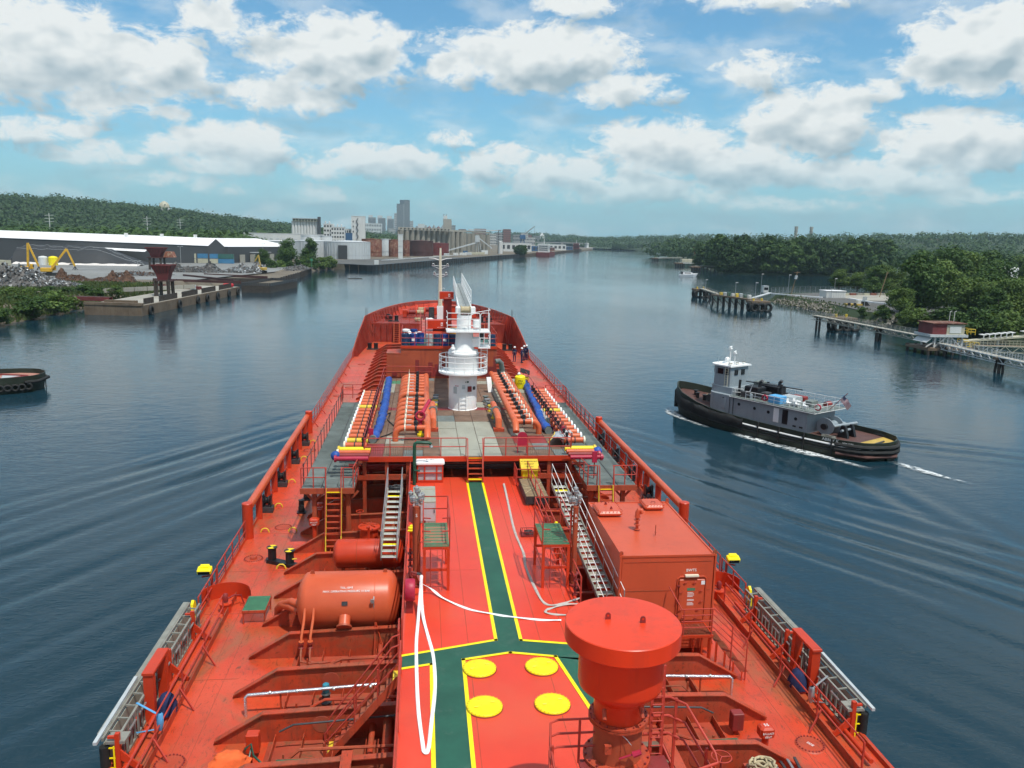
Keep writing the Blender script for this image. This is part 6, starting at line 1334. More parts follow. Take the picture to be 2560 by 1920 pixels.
def lp(mb,name,mat,par,sm=False,ang=38):
    q = mb.build(name,mat,None,sm,ang); q.parent = par; return q
tg, hb = tug_hull('tugboat','grey and black tug with white railings and wheelhouse, heading past on the right',(36.65,83.2,0),math.atan2(13.5,23.2))
for sg in (-1,1):
    ys = [-12.8,-12,-10.5,-8,-5,-2,1,4,7,9]
    lp(MB().tube([(sg*(hb(y)+.05),y,sheer(y)-.05) for y in ys],.11,6),'rubbing_strake','white_paint' if sg<0 else 'tug_green',tg,True)
    lp(MB().tube([(sg*(hb(y)+.06),y,.75+.012*max(0,y)**1.5) for y in ys],.13,6),'rubber_fender','black_rubber',tg,True)
    lp(MB().tube([(sg*(hb(y)+.07),y,sheer(y)-.35) for y in ys],.10,6),'rubber_fender','black_rubber',tg,True)
    for y in (-9.5,-6.5,-3.6,-1): lp(MB().bar((sg*(hb(y)+.12),y,.2),(sg*(hb(y)+.12),y,bulw(y)),.34,.1,up=(0,1,0)),'hung_fender','black_rubber',tg)
for z, r in ((1.0,.26),(1.55,.24)):
    lp(MB().tube([(-hb(y)-.08,y,z) for y in (-9.8,-11,-12.3,-13.0)]+[(-.6,-13.75,z),(.6,-13.75,z)]+[(hb(y)+.08,y,z) for y in (-13.0,-12.3,-11,-9.8)],r,8),'stern_fender','black_rubber',tg,True)
lp(MB().tube([(-4.0,-10,.55),(-2.9,-12.6,.5),(0,-13.9,.5),(2.9,-12.6,.5),(4.0,-10,.55)],.2,8),'stern_fender','tug_deck',tg,True)
rn = random.Random(3); m = MB(); rows = []
for i,y in enumerate(np.linspace(1,13.9,30)):
    rr = .34; ctr = (-(hb(y)*.97+.05),y,sheer(y)-.35-.03*y+.2)
    rows.append([(ctr[0]-rr*.9*math.cos(t)*(1+.25*rn.uniform(-1,1)),ctr[1],ctr[2]+.8*math.sin(t)*(1+.15*rn.uniform(-1,1))) for t in np.linspace(-PI/2,PI/2,7)])
m.grid(rows); lp(m,'bow_pudding','black_rubber',tg,True,60); lp(m.mirror(),'bow_pudding','black_rubber',tg,True,60)
lp(MB().lathe([(.001,-1.2),(.4,-1.2),(.42,1.2),(.001,1.2)],(0,14.25,1.6),10),'stem_fender','black_rubber',tg,True)
# houses
def round_house(hw,y0,y1,z0,z1,r,n=6,taper=0):
    pts = [(-hw,y0),(hw,y0)]+[(hw-r+r*math.cos(t),y1-r+r*math.sin(t)) for t in np.linspace(0,PI/2,n)]+[(-hw+r+r*math.cos(t),y1-r+r*math.sin(t)) for t in np.linspace(PI/2,PI,n)]
    mb = MB(); k = len(pts); vs = [(x,y,z0) for x,y in pts]+[(x*(1-taper),y-(taper*.6 if y>y0 else -taper*.3),z1) for x,y in pts]
    return mb.add(vs,[tuple(range(k-1,-1,-1)),tuple(range(k,2*k))]+[(i,(i+1)%k,k+(i+1)%k,k+i) for i in range(k)])
lp(round_house(2.55,-5.6,8.0,1.5,4.15,1.8),'main_house','tug_grey',tg,True,40)
bd = lp(round_house(2.85,-6.6,4.2,4.15,4.24,.3),'boat_deck','grating',tg)
lp(round_house(2.9,-6.65,4.3,4.10,4.15,.3),'deck_edge','white_paint',tg)
lp(round_house(1.9,4.4,8.2,4.15,5.0,1.4),'upper_house','tug_grey',tg,True,40)
wh = lp(round_house(1.65,5.2,8.0,5.0,7.6,1.0,6,.04),'wheelhouse','tug_grey',tg,True,40)
rf = lp(round_house(1.85,5.0,8.3,7.6,7.78,1.2),'wheelhouse_roof','white_paint',tg,True,40)
for s in (-1,1):
    for y0,y1 in ((6.2,7.0),(5.4,6.0)): lp(MB().box(min(s*1.61,s*1.655),max(s*1.61,s*1.655),y0,y1,6.55,7.3),'window','glass_dark',wh)
    lp(MB().add([(s*1.63,7.15,6.5),(s*1.04,8.02,6.5),(s*1.0,8.03,7.35),(s*1.6,7.15,7.35)],[(0,1,2,3) if s>0 else (3,2,1,0)]),'window','glass_dark',wh)
lp(MB().box(-.85,.85,7.95,8.03,6.5,7.35),'window','glass_dark',wh)
for x in (-.6,.6): lp(MB().box(x-.3,x+.3,5.14,5.22,6.5,7.2),'window','glass_dark',wh)
for x,y,z in ((-.2,6.5,9.7),(-.9,5.3,9.3)):
    lp(MB().cyl((x,y,7.7),(x,y,z),.08,.05,8),'radar_post','white_paint',rf,True); lp(MB().cbox((x,y,z+.1),(.35,.35,.22),bev=.05),'radar_base','white_paint',rf); lp(MB().cbox((x,y,z+.3),(1.25,.14,.12),(0,0,.5)),'radar_arm','white_paint',rf)
lp(MB().sphere((.6,7.5,8.15),.32,12,7),'radome','white_paint',rf,True)
for x,y in ((.9,6.7),(-1.5,7.1),(1.2,5.4),(-1.3,5.8)): lp(MB().cyl((x,y,7.7),(x,y,9.2+.3*x),.02,n=4),'aerial','steel',rf)
for i in range(9): lp(MB().cbox((-1.6+.4*i,5.3+.3*(i%3),7.88),(.24,.3,.24)),'roof_box',['white_paint','cream_paint','dark_steel'][i%3],rf)
tg.scale = (1,1,.88)
for y in (5.5,5.9): lp(MB().bar((-1.72,y,4.25),(-1.70,y-.05,7.7),.05),'ladder','cream_paint',tg)
for i in range(10): lp(MB().bar((-1.73,5.5,4.5+.32*i),(-1.73,5.9,4.5+.32*i),.03),'ladder_rung','cream_paint',tg)
rk = random.Random(9)
for i in range(16): x,y = rk.uniform(-2.3,2.4),rk.uniform(-1,4.3); lp(MB().cbox((x,y,4.24+.25),(rk.uniform(.3,.8),rk.uniform(.3,.9),rk.uniform(.4,1.0)),(0,0,rk.random()),bev=.04),'deck_gear',rk.choice(('black_paint','dark_steel','grating','tug_grey','dark_red')),tg)
for x,y in ((.2,2.4),(.4,-.2),(1.9,2.6),(-2.2,3.4)): lp(MB().cyl((x,y,4.2),(x+.1,y,rk.uniform(5.2,6.4)),.14,n=8),'vent_pipe','black_paint',tg,True)
# boat deck machinery and stores
lp(MB().cbox((-.9,2.2,4.95),(1.5,1.9,1.35),bev=.1),'funnel_casing','black_paint',tg); lp(MB().cbox((1.0,1.2,5.0),(1.5,2.4,1.5),bev=.1),'funnel_casing','black_paint',tg); lp(MB().cbox((.9,2.9,5.6),(1.2,1.0,.7),bev=.05),'vent_box','grating',tg)
for x,y in ((-.9,1.6),(1.0,.4)): lp(MB().tube([(x,y,5.4),(x,y,6.2),(x,y-.25,6.45)],.2,10),'exhaust_pipe','dark_steel',tg,True)
lp(MB().cyl((-.8,3.6,6.0),(.2,-3.0,6.0),.07,n=6),'cargo_boom','black_paint',tg); lp(MB().cbox((-1.4,.35,4.75),(1.0,.8,1.0),bev=.08),'dark_box','dark_steel',tg)
mw = MB()
for k in range(7): mw.quad((-1.66-.0,2.6-.08*k,4.6+.18*k),(-1.66,2.4-.05*k,4.6+.18*k),(-1.66,2.35-.05*(k+1),4.6+.18*(k+1)),(-1.66,2.6-.08*(k+1),4.6+.18*(k+1)))
lp(mw,'funnel_emblem','white_paint',tg)
lp(MB().cbox((-1.75,-1.35,4.72),(1.2,1.5,.95),bev=.05),'blue_locker','light_blue',tg); lp(MB().prism([(-.9,4.24),(1.2,4.24),(.9,5.0),(-.6,5.0)],-2.6,-.9,'y'),'covered_skiff','drum_grey',tg)
lp(MB().cbox((1.4,-2.0,4.6),(.8,1.6,.7),bev=.08),'maroon_locker','dark_red',tg); lp(MB().cbox((-.3,-4.5,4.65),(1.2,.9,.8),bev=.05),'air_unit','grating',tg); lp(MB().cyl((1.3,-5.2,4.5),(2.1,-5.2,4.5),.32,n=12),'maroon_drum','dark_red',tg,True)
def chair(x,y):
    c_ = MB(); c_.box(x-.22,x+.22,y-.22,y+.22,4.62,4.66); c_.box(x-.22,x+.22,y+.18,y+.22,4.66,5.1)
    for a in (-.2,.2):
        for b in (-.2,.2): c_.bar((x+a,y+b,4.24),(x+a,y+b,4.62),.04)
    return c_
for x,y in ((-1.9,-2.9),(-1.2,-3.2),(-1.8,-3.9),(-1.9,-4.9)): lp(chair(x,y),'plastic_chair','white_paint',tg)
lp(MB().lathe([(.001,.0),(.4,0),(.42,.03),(.001,.04)],(-1.4,-3.5,4.85),14),'table_top','white_paint',tg); lp(MB().cyl((1.6,-.2,4.6),(1.6,-.2,4.68),.45,n=14),'table_top','white_paint',tg)
for x,y in ((-2.86,-.55),(-2.3,-6.6)):
    lp(MB().tube(arc((x-.04,y,4.85),.33,0,2*PI,18,plane='yz'),.075,7),'life_ring','magenta',tg,True)
# rails
def tug_rail(pts,h=.95):
    for k in (1,.55): lp(MB().tube([(x,y,4.24+h*k) for x,y in pts],.03,5),'deck_rail','white_paint',bd,True)
    for a,b in zip(pts,pts[1:]):
        L = math.hypot(b[0]-a[0],b[1]-a[1]); n = max(1,round(L/1.2))
        for i in range(n+1): x,y = a[0]+(b[0]-a[0])*i/n, a[1]+(b[1]-a[1])*i/n; lp(MB().tube([(x,y,4.22),(x,y,4.24+h)],.028,5),'rail_post','white_paint',bd)
tug_rail([(-2.8,2.0),(-2.8,-6.55),(2.8,-6.55),(2.8,2.0)]); tug_rail([(-2.0,3.0),(-2.6,3.6),(-2.5,4.1)])
# doors, ports, fenders on the house side
for y,m in ((-1.9,'white_paint'),(-3.0,'black_paint')): lp(MB().cbox((-2.57,y,2.95),(.06,.68,1.75),bev=.02),'door',m,tg)
lp(MB().cbox((-2.57,5.2,3.0),(.05,.62,1.4),bev=.02),'door','tug_grey',tg)
for y,z in ((6.1,3.55),(5.2,3.6),(3.0,3.3),(.9,3.2),(-.9,3.1),(-4.3,3.0)):
    x = -2.56 if y < 6 else -2.45; lp(MB().lathe([(.001,-.03),(.17,-.03),(.2,0)],(x,y,z),14,'x'),'porthole','glass_dark',tg)
for y in (-5.0,-4.2): lp(MB().box(-2.58,-2.56,y-.2,y+.2,2.0,2.2),'scupper','black_paint',tg)
for s in (.25,-.25): lp(MB().bar((-2.62,4.0+s,1.9),(-2.62,4.0+s,4.1),.04),'side_ladder','black_paint',tg)
# aft deck winch, bitts, coils, stern
lp(MB().lathe([(.001,-.9),(1.0,-.9),(1.0,-.8),(.5,-.78),(.5,.78),(1.0,.8),(1.0,.9),(.001,.9)],(-.3,-6.9,2.5),22,'x'),'tow_winch','tug_grey',tg,True,30)
lp(MB().lathe([(.001,-.3),(.35,-.3),(.35,0)],(-1.2,-6.9,2.5),14,'x'),'winch_gear','black_paint',tg); lp(MB().cbox((1.0,-7.2,2.2),(.8,1.0,1.3),bev=.06),'winch_motor','tug_grey',tg)
lp(MB().cyl((-1.5,-8.0,2.8),(1.8,-8.6,2.9),.18,n=10),'tow_bar','tug_grey',tg,True)
for x in (-.5,.8): lp(MB().prism([(-9.2,1.46),(-8.0,1.46),(-8.4,2.9),(-8.8,2.9)],x-.18,x+.18,'x'),'tow_bitt','black_paint',tg)
lp(MB().cyl((-1.0,-8.6,2.3),(1.3,-8.6,2.3),.15,n=8),'bitt_bar','tug_grey',tg,True)
lp(MB().tube([(-2.2+.55*math.cos(t)*(1-.02*i)+.1*math.sin(3*t),-8.0+.75*math.sin(t),1.52+.006*i) for i,t in enumerate(np.arange(0,26,.45))],.06,5),'rope_coil','aluminium',tg,True,80)
yp = MB(); ys_ = [-10.8,-11.4,-12.3,-12.9,-13.2]; yp.grid([[(-hb(y)+.3,y,1.50),(hb(y)-.3,y,1.50)] for y in ys_]); lp(yp,'stern_plate','tug_yellow',tg)
lp(MB().cyl((-1.4,-12.2,1.6),(1.2,-12.0,1.6),.10,n=8),'stern_roller','dark_steel',tg)
# bow gear
for x,y in ((-.5,9.6),(.5,9.6),(0,11.4),(-.6,10.6)): lp(MB().lathe([(.22,0),(.2,.6),(.3,.66),(.3,.74),(.001,.74)],(x,y,sheer(y)),10),'bow_bitt','black_paint',tg,True)
lp(MB().lathe([(.001,-.7),(.5,-.7),(.5,-.6),(.3,-.58),(.3,.58),(.5,.6),(.5,.7),(.001,.7)],(0,8.8,sheer(8.8)+.6),14,'x'),'capstan','dark_steel',tg,True,30)
lp(MB().tube([(1.2+.4*math.cos(t),10.2+.4*math.sin(t),sheer(10)+.08+.01*i) for i,t in enumerate(np.arange(0,20,.5))],.06,5),'rope_coil','rope',tg,True,80)
# flag
fp = lp(MB().cyl((0,-6.5,4.3),(0.1,-8.3,6.6),.035,n=6),'flag_staff','dark_red',tg)
def fpt(u,v): # u along fly, v down hoist
    return (-.02+.06*math.sin(u*5+v),-8.0+.75*v*.55-.65*u+.0,6.3-.75*v*.8-.75*u-.08*math.sin(u*6))
for k in range(7):
    u0 = .42 if k < 4 else 0; f_ = MB(); n = 6
    for i in range(n):
        a,b = u0+(1.35-u0)*i/n, u0+(1.35-u0)*(i+1)/n
        f_.quad(fpt(a,k/6.5),fpt(b,k/6.5),fpt(b,(k+.5)/6.5),fpt(a,(k+.5)/6.5))
    lp(f_,'flag_stripe','flag_red',fp)
    if k < 6:
        f_ = MB(); u0 = .42 if k < 3 else 0
        for i in range(n):
            a,b = u0+(1.35-u0)*i/n, u0+(1.35-u0)*(i+1)/n
            f_.quad(fpt(a,(k+.5)/6.5),fpt(b,(k+.5)/6.5),fpt(b,(k+1)/6.5),fpt(a,(k+1)/6.5))
        lp(f_,'flag_stripe','white_paint',fp)
f_ = MB()
for i in range(3): f_.quad(fpt(.14*i,0),fpt(.14*(i+1),0),fpt(.14*(i+1),3.5/6.5),fpt(.14*i,3.5/6.5))
lp(f_,'flag_canton','flag_blue',fp)
for i in range(4):
    for j in range(3): p = fpt(.08+.1*i,.1+.15*j); lp(MB().cbox((p[0]-.012,p[1],p[2]),(.01,.035,.035)),'flag_star','white_paint',fp)
# name: follows the left quarter of the hull
def hull_text(t,par,y,z,size,dx):
    slope = (hb(y-1)-hb(y+1))/2.0
    o = text(t,size,(0,0,0),(PI/2,0,-PI/2+0),'text_white',None); o.parent = par
    o.location = (-hb(y)*1.01-dx,y,z); o.rotation_euler[2] = math.atan2(hb(y+1)-hb(y-1),2.0); return o
hull_text('ABBEY K',tg,-9.3,1.84,.46,.06); hull_text('NEW YORK',tg,-11.0,1.80,.20,.10)
tug_foam = None
# the second tug, only its stern is in view
t2, _ = tug_hull('tugboat','black tug stern with tyre fenders and pink deck at the left edge',(-63.8,104,0),R(113))
lp(MB().grid([[(-hb(y)+.35,y,1.50),(hb(y)-.35,y,1.50)] for y in (-13,-12,-10.5,-8,-4)]),'stern_deck','pink_deck',t2)
lp(MB().prism([(-2.0,-8.6),(2.0,-8.6),(.25,-11.2),(-.25,-11.2)],1.52,1.54),'grey_panel','drum_grey',t2)
for s in (-1,1): lp(MB().bar((s*.1,-11.5,1.62),(s*2.4,-8.0,1.62),.22,.14),'deck_coaming','dark_red',t2)
lp(round_house(2.5,-6,8,1.5,4.3,1.5),'main_house','tug_grey',t2,True,40)
def tyre(o,p,ax):
    m = MB(); q = []
    for i in range(15):
        t = 2*PI*i/15; d = Vector((0,math.cos(t),math.sin(t))) if ax == 'x' else Vector((math.cos(t),0,math.sin(t)))
        q.append(Vector(p)+d*.36)
    lp(MB().tube(q,.15,7,closed=True),'tyre','black_rubber',o,True,70)
for y in (-11.6,-10.9,-10.2,-9.4,-8.6,-7.8,-7.0,-6.2,-5.4,-4.6):
    for s in (-1,1): tyre(t2,(s*(hb(y)+.2),y,.75),'x')
lp(MB().tube([(-3.6,-11.2,1.3),(-2.9,-12.7,1.3),(0,-13.8,1.3),(2.9,-12.7,1.3),(3.6,-11.2,1.3)],.22,8),'stern_fender','black_rubber',t2,True)
for s in (1,):
    for tx,sz,zz in (('Sidney K',.34,1.80),('NEW YORK',.18,1.45)):
        o = text(tx,sz,(0,0,0),(PI/2,0,PI/2),'text_white',None); o.parent = t2; y = -12.0
        o.location = (hb(y)*1.01+.10,y,zz); o.rotation_euler[2] = -math.atan2(hb(y+.6)-hb(y-.6),1.2)
# foam and wash
m, nt, b = principled('foam'); tc = nd(nt,'ShaderNodeTexCoord'); n1 = noise(nt,tc.outputs['Object'],1.7,7,.72)
b.inputs['Base Color'].default_value = (.72,.76,.76,1); b.inputs['Roughness'].default_value = .8
sepu = nd(nt,'ShaderNodeAttribute',attribute_name='edge'); nt.links.new(mth(nt,'MULTIPLY',sstep(nt,n1,.38,.60),sepu.outputs['Fac']),b.inputs['Alpha']); MATS['foam'] = m
def foam(path,w,lab,name='wash_foam'):
    P = [Vector((x,y,.06)) for x,y in path]; Q = []
    for a,b_ in zip(P,P[1:]):
        for i in range(6): Q.append(a.lerp(b_,i/6))
    Q.append(P[-1]); vs = []; ed = []
    for i,q in enumerate(Q):
        d = (Q[min(i+1,len(Q)-1)]-Q[max(i-1,0)]).normalized(); s = Vector((-d.y,d.x,0)); u = i/(len(Q)-1); ww = w*(.5+.5*math.sin(PI*min(1,u*1.3+.1)))
        for k in range(7):
            t = k/6*2-1; vs.append(q+s*ww*t+Vector((0,0,.03*(1-t*t)))); ed.append((1-t*t)*min(1,4*u,3*(1-u))*1.15)
    fs = [(i*7+k,i*7+k+1,(i+1)*7+k+1,(i+1)*7+k) for i in range(len(Q)-1) for k in range(6)]
    me = bpy.data.meshes.new(name); me.from_pydata(vs,[],fs); at = me.attributes.new('edge','FLOAT','POINT'); at.data.foreach_set('value',ed); me.materials.append(MATS['foam']); me.shade_smooth()
    o = bpy.data.objects.new(name,me); COL.objects.link(o); o['kind'] = 'stuff'; o['label'] = lab; o['category'] = 'foam'
def tw(x,y): 
    c_,s_ = math.cos(math.atan2(13.5,23.2)),math.sin(math.atan2(13.5,23.2)); return (36.65+x*c_-y*s_, 83.2+x*s_+y*c_)
foam([tw(-4.5,2),tw(-4.9,-2),tw(-5.6,-6)],.9,'white wash along the tug side amidships')
foam([tw(-4.6,-3.5),tw(-5.0,-7),tw(-4.8,-10),tw(-5.0,-14.5)],1.0,'white wash along the tug side aft')
foam([tw(-.6,-13.9),tw(-1.2,-17),tw(-1.5,-19),tw(-1.7,-22)],.75,'white wake trailing behind the tug stern')
foam([tw(-1.0,14.6),tw(-2.6,12.8),tw(-4.0,9.5),tw(-4.9,5.0)],.8,'white bow wave of the tug')
# ------------------------------------------------------------------ land, woods and far shore
paint('earth',(.16,.135,.10),.9,.2,dirt=.5,dirtcol=(.07,.06,.045),scale=.05,bump=.4,bscale=2,fine=.3)
paint('grass_soil',(.07,.095,.035),.95,.3,dirt=.5,dirtcol=(.11,.09,.05),scale=.08,bump=.5,bscale=2,fine=.3)
paint('wood_floor',(.030,.052,.020),.95,.3,scale=.02)
paint('asphalt',(.105,.105,.10),.85,.12,dirt=.3,dirtcol=(.15,.14,.12),scale=.08,fine=.2)
paint('yard_grey',(.21,.215,.21),.85,.15,dirt=.4,dirtcol=(.12,.11,.09),scale=.05,fine=.2)
paint('rock',(.20,.185,.155),.9,.3,dirt=.4,dirtcol=(.08,.075,.06),scale=.6,bump=.6,bscale=3)
paint('concrete_old',(.155,.115,.08),.85,.2,dirt=.5,dirtcol=(.10,.06,.035),streak=.6,scale=.25,bump=.3,bscale=4)
paint('concrete',(.34,.325,.28),.8,.1,dirt=.25,dirtcol=(.16,.14,.11),streak=.4,scale=.08)
paint('silo_conc',(.27,.255,.215),.85,.08,streak=.4,dirtcol=(.12,.11,.09),scale=.05)
paint('dark_wall',(.055,.06,.065),.7,.08,scale=.05)
paint('white_roof',(.80,.80,.80),.55,.04,dirt=.1,dirtcol=(.5,.48,.44),scale=.03)
paint('white_wall',(.62,.63,.61),.7,.06,streak=.35,dirtcol=(.35,.32,.28),scale=.06)
paint('galv',(.50,.53,.54),.5,.07,streak=.5,dirtcol=(.30,.31,.30),scale=.05)
paint('rust_tank',(.24,.075,.045),.75,.2,dirt=.85,dirtcol=(.46,.36,.24),streak=.7,scale=.12)
paint('dark_rust',(.075,.032,.03),.8,.2,dirt=.5,dirtcol=(.03,.02,.02),streak=.5,scale=.1)
paint('maroon',(.15,.030,.032),.7,.18,dirt=.4,dirtcol=(.10,.05,.03),streak=.3,scale=.4)
paint('black_tarp',(.028,.030,.033),.6,.2,scale=.1,bump=.6,bscale=.6)
paint('salt',(.66,.62,.58),.9,.08,scale=.2)
paint('pile_wood',(.055,.045,.038),.9,.3,scale=1.5,bump=.4)
paint('digger_yellow',(.62,.36,.03),.5,.12,dirt=.4,dirtcol=(.18,.12,.05),scale=.6)
paint('blue_box',(.055,.20,.36),.55,.1,streak=.3,dirtcol=(.1,.1,.1),scale=.3); paint('green_box',(.04,.13,.11),.55,.1,streak=.3,scale=.3); paint('cream_box',(.46,.44,.33),.6,.08,streak=.3,dirtcol=(.25,.2,.14),scale=.3)
paint('city_grey',(.26,.26,.25),.7,.05,scale=.02); paint('city_pale',(.50,.49,.46),.7,.05,scale=.02); paint('tower_dark',(.07,.075,.08),.45,.05,scale=.02); paint('brick',(.22,.085,.06),.8,.1,scale=.05); paint('far_blue',(.04,.11,.22),.6,.1,scale=.05)
def tree_mat(name,c1,c2):
    m, nt, b = principled(name); g = nd(nt,'ShaderNodeNewGeometry'); oi = nd(nt,'ShaderNodeObjectInfo')
    c = mixc(nt,g.outputs['Random Per Island'],c1,c2); c = mixc(nt,mth(nt,'MULTIPLY',oi.outputs['Random'],.45),c,tuple(x*.55 for x in c1))
    nt.links.new(c,b.inputs['Base Color']); b.inputs['Roughness'].default_value = .65; b.inputs['Specular IOR Level'].default_value = .25
    tr = nd(nt,'ShaderNodeBsdfTranslucent'); nt.links.new(c,tr.inputs[0]); mx = nd(nt,'ShaderNodeMixShader'); mx.inputs[0].default_value = .25
    out = nt.nodes['Material Output']; nt.links.new(b.outputs[0],mx.inputs[1]); nt.links.new(tr.outputs[0],mx.inputs[2]); nt.links.new(mx.outputs[0],out.inputs[0]); MATS[name] = m
tree_mat('leaf_mid',(.042,.095,.020),(.085,.150,.034)); tree_mat('leaf_light',(.085,.155,.030),(.150,.220,.050)); tree_mat('leaf_dark',(.026,.064,.017),(.052,.105,.026)); tree_mat('leaf_far',(.046,.092,.028),(.058,.108,.033)); tree_mat('grass_blade',(.06,.10,.025),(.13,.16,.05))
paint('bark',(.085,.065,.048),.9,.25,scale=2,bump=.5)

def land(name,shore,far,z,mat,slope=4.0,side=1):
    """flat ground behind a shore line with a bank sloping into the water"""
    P = [Vector((x,y,0)) for x,y in shore]; m = MB(); inner = []
    for i,p in enumerate(P):
        d = (P[min(i+1,len(P)-1)]-P[max(i-1,0)]).normalized(); n = Vector((-d.y,d.x,0))*side; s = slope if isinstance(slope,(int,float)) else slope[i]
        inner.append((p.x+n.x*s,p.y+n.y*s))
    vs = [(p.x,p.y,-1.0) for p in P]+[(x,y,z) for x,y in inner]; n = len(P)
    m.add(vs,[((i,i+1,n+i+1,n+i) if side<0 else (n+i,n+i+1,i+1,i)) for i in range(n-1)])
    poly = inner+list(far); m.add([(x,y,z) for x,y in poly],[tuple(range(len(poly))) if side<0 else tuple(range(len(poly)-1,-1,-1))])
    return struct(m.build(name,mat))
LS = [(-106,-480),(-98,60),(-93,130),(-90,176),(-89,191),(-91,212),(-88,226),(-82,290),(-74,340),(-64,385),(-66,449),(-56,501),(-33,488),(-12,556),(13,644),(74,848),(109,943),(157,1097),(201,1239),(292,1566),(318,1598),(400,1900),(478,2289),(600,3000),(760,6300)]
land('left_shore_ground',LS,[(-5800,6300),(-5800,-480)],3.2,'earth',[6]*11+[1.0]*14,1)
RS = [(112,-480),(118,60),(121,120),(124,150),(128,178),(131,195),(121,203),(119,216),(124,247),(126,290),(140,302),(170,312),(195,318),(240,400),(290,522),(286,538),(232,541),(208,553),(232,622),(351,1142),(427,1425),(470,1600),(520,2101),(640,3000),(820,6300)]
land('right_shore_ground',RS,[(5800,6300),(5800,-480)],2.6,'wood_floor',4.0,-1)
# hills as terrain
def hill(name,pts,depth,mat='wood_floor'):
    """pts: x, y, crest height; the slope falls to the front and to the back"""
    m = MB(); rows = []
    for k,(dy,h) in enumerate(((-1.0,0),(-.6,.35),(-.25,.82),(0,1),(.5,.9),(1.2,0))):
        rows.append([(x+dy*depth*.0,y+dy*depth,3.0+(zz-3.0)*h) for x,y,zz in pts])
    m.grid(rows); return struct(m.build(name,mat,None,True,80)), rows
HL = [(-3600,1500,80),(-2400,1500,78),(-1500,1500,72),(-1000,1500,70),(-800,1500,66),(-640,1500,66),(-520,1500,56),(-420,1500,47),(-330,1550,36),(-230,1600,26),(-120,1700,16),(-20,1850,8)]
hillL, HLr = hill('left_wooded_hill',HL,700)
HF = [(-700,3300,18),(-300,3300,26),(100,3300,30),(350,3300,34),(480,3400,34),(620,3500,30),(760,3600,20),(900,3700,20),(1050,3800,12)]
hillF, HFr = hill('far_hill',HF,900)
HR = [(430,2600,18),(560,2400,24),(700,2000,34),(860,1500,36),(1000,1500,42),(1190,1500,46),(1500,1500,52),(2400,1500,60)]
hillR, HRr = hill('right_wooded_hill',HR,600)
# leaf clump meshes
def leaf_mesh(name,lobes,n,size,rng,mat,flat=.55,inner=.15):
    """lobes: (cx,cy,cz,rx,ry,rz); n quads scattered through the lobes' outer volume"""
    L = np.array(lobes,float); w = (L[:,3]*L[:,4]+L[:,3]*L[:,5]+L[:,4]*L[:,5]); pick = rng.choice(len(L),n,p=w/w.sum())
    d = rng.normal(size=(n,3)); d /= np.linalg.norm(d,axis=1)[:,None]
    rad = 1-(1-inner)*rng.random(n)**2.2*.75; C = L[pick,:3]+d*L[pick,3:]*rad[:,None]*(1+.12*rng.normal(size=n))[:,None]
    nr = d+rng.normal(size=(n,3))*flat; nr[:,2] += .3; nr /= np.linalg.norm(nr,axis=1)[:,None]
    a = np.cross(nr,rng.normal(size=(n,3))); a /= np.linalg.norm(a,axis=1)[:,None]; b = np.cross(nr,a)
    s = size*(.55+.9*rng.random(n))[:,None]; t = s*(.55+.5*rng.random(n))[:,None]
    V = np.stack([C-a*s-b*t*.3,C+b*t*-1.0,C+a*s-b*t*.2,C+b*t],1).reshape(-1,3); F = np.arange(4*n).reshape(-1,4)
    me = bpy.data.meshes.new(name); me.from_pydata(V.tolist(),[],F.tolist()); me.materials.append(MATS[mat]); return me
def crown_lobes(rng,h,w,k,base=.3):
    out = []
    for i in range(k):
        t = i/(k-1); z = h*(base+(1-base-.10)*t**.9); prof = math.sin(PI*(.16+.74*t))**.8
        for j in range(2 if t < .85 else 1):
            a = rng.random()*2*PI; rr = w*prof*(.25+.5*rng.random()); s = w*(.30+.22*rng.random())*(1.05-.35*t)
            out.append((rr*math.cos(a),rr*math.sin(a),z,s*1.15,s*1.15,s*.85))
    return out
def trunk_mesh(rng,h,w,lobes):
    m = MB(); r = h*.020+.05; m.tube([(0,0,-.5),(0,0,0),(.02*h*.3,.0,h*.35),(.03*h*.2,.02*h,h*.75)],[r*1.5,r*1.15,r*.85,r*.3],7)
    for c in lobes[::2]: m.tube([(0,0,h*.28+.2*rng.random()*h*.3),(c[0]*.5,c[1]*.5,c[2]*.75),(c[0],c[1],c[2])],[r*.5,r*.32,r*.12],5)
    o = m.build('trunk','bark',None,True,70); COL.objects.unlink(o); me = o.data; bpy.data.objects.remove(o); return me
TREES = {}
def tree_proto(key,h,w,k,n,size,mat,seed,base=.3):
    rng = np.random.default_rng(seed); lb = crown_lobes(rng,h,w,k,base); TREES[key] = (leaf_mesh('crown',lb,n,size,rng,mat),trunk_mesh(rng,h,w,lb),h)
for i in range(4): tree_proto(f'near{i}',18,7.5+i*.6,9,6500,.40,['leaf_mid','leaf_light','leaf_light','leaf_mid'][i],40+i,.24)
for i in range(5): tree_proto(f'mid{i}',24,8.5+i*.5,9,2300,.95,['leaf_dark','leaf_mid','leaf_dark','leaf_mid','leaf_dark'][i],60+i,.14)
for i in range(3): tree_proto(f'bush{i}',5,3.6,6,1500,.28,['leaf_mid','leaf_light','leaf_mid'][i],80+i,.05)
def plant(key,x,y,z,h,lab,cat='tree',group=None,wide=1.0,name=None):
    cm, tm, h0 = TREES[key]; s = h/h0
    o = thing(name or ('bush' if key.startswith('bush') else 'broadleaf_tree'),(x,y,z),lab,cat,group,random.random()*6.28); o.scale = (s*wide,s*wide,s)
    for n, me in (('crown',cm),('trunk',tm)):
        c = bpy.data.objects.new(n,me); COL.objects.link(c); c.parent = o
    return o
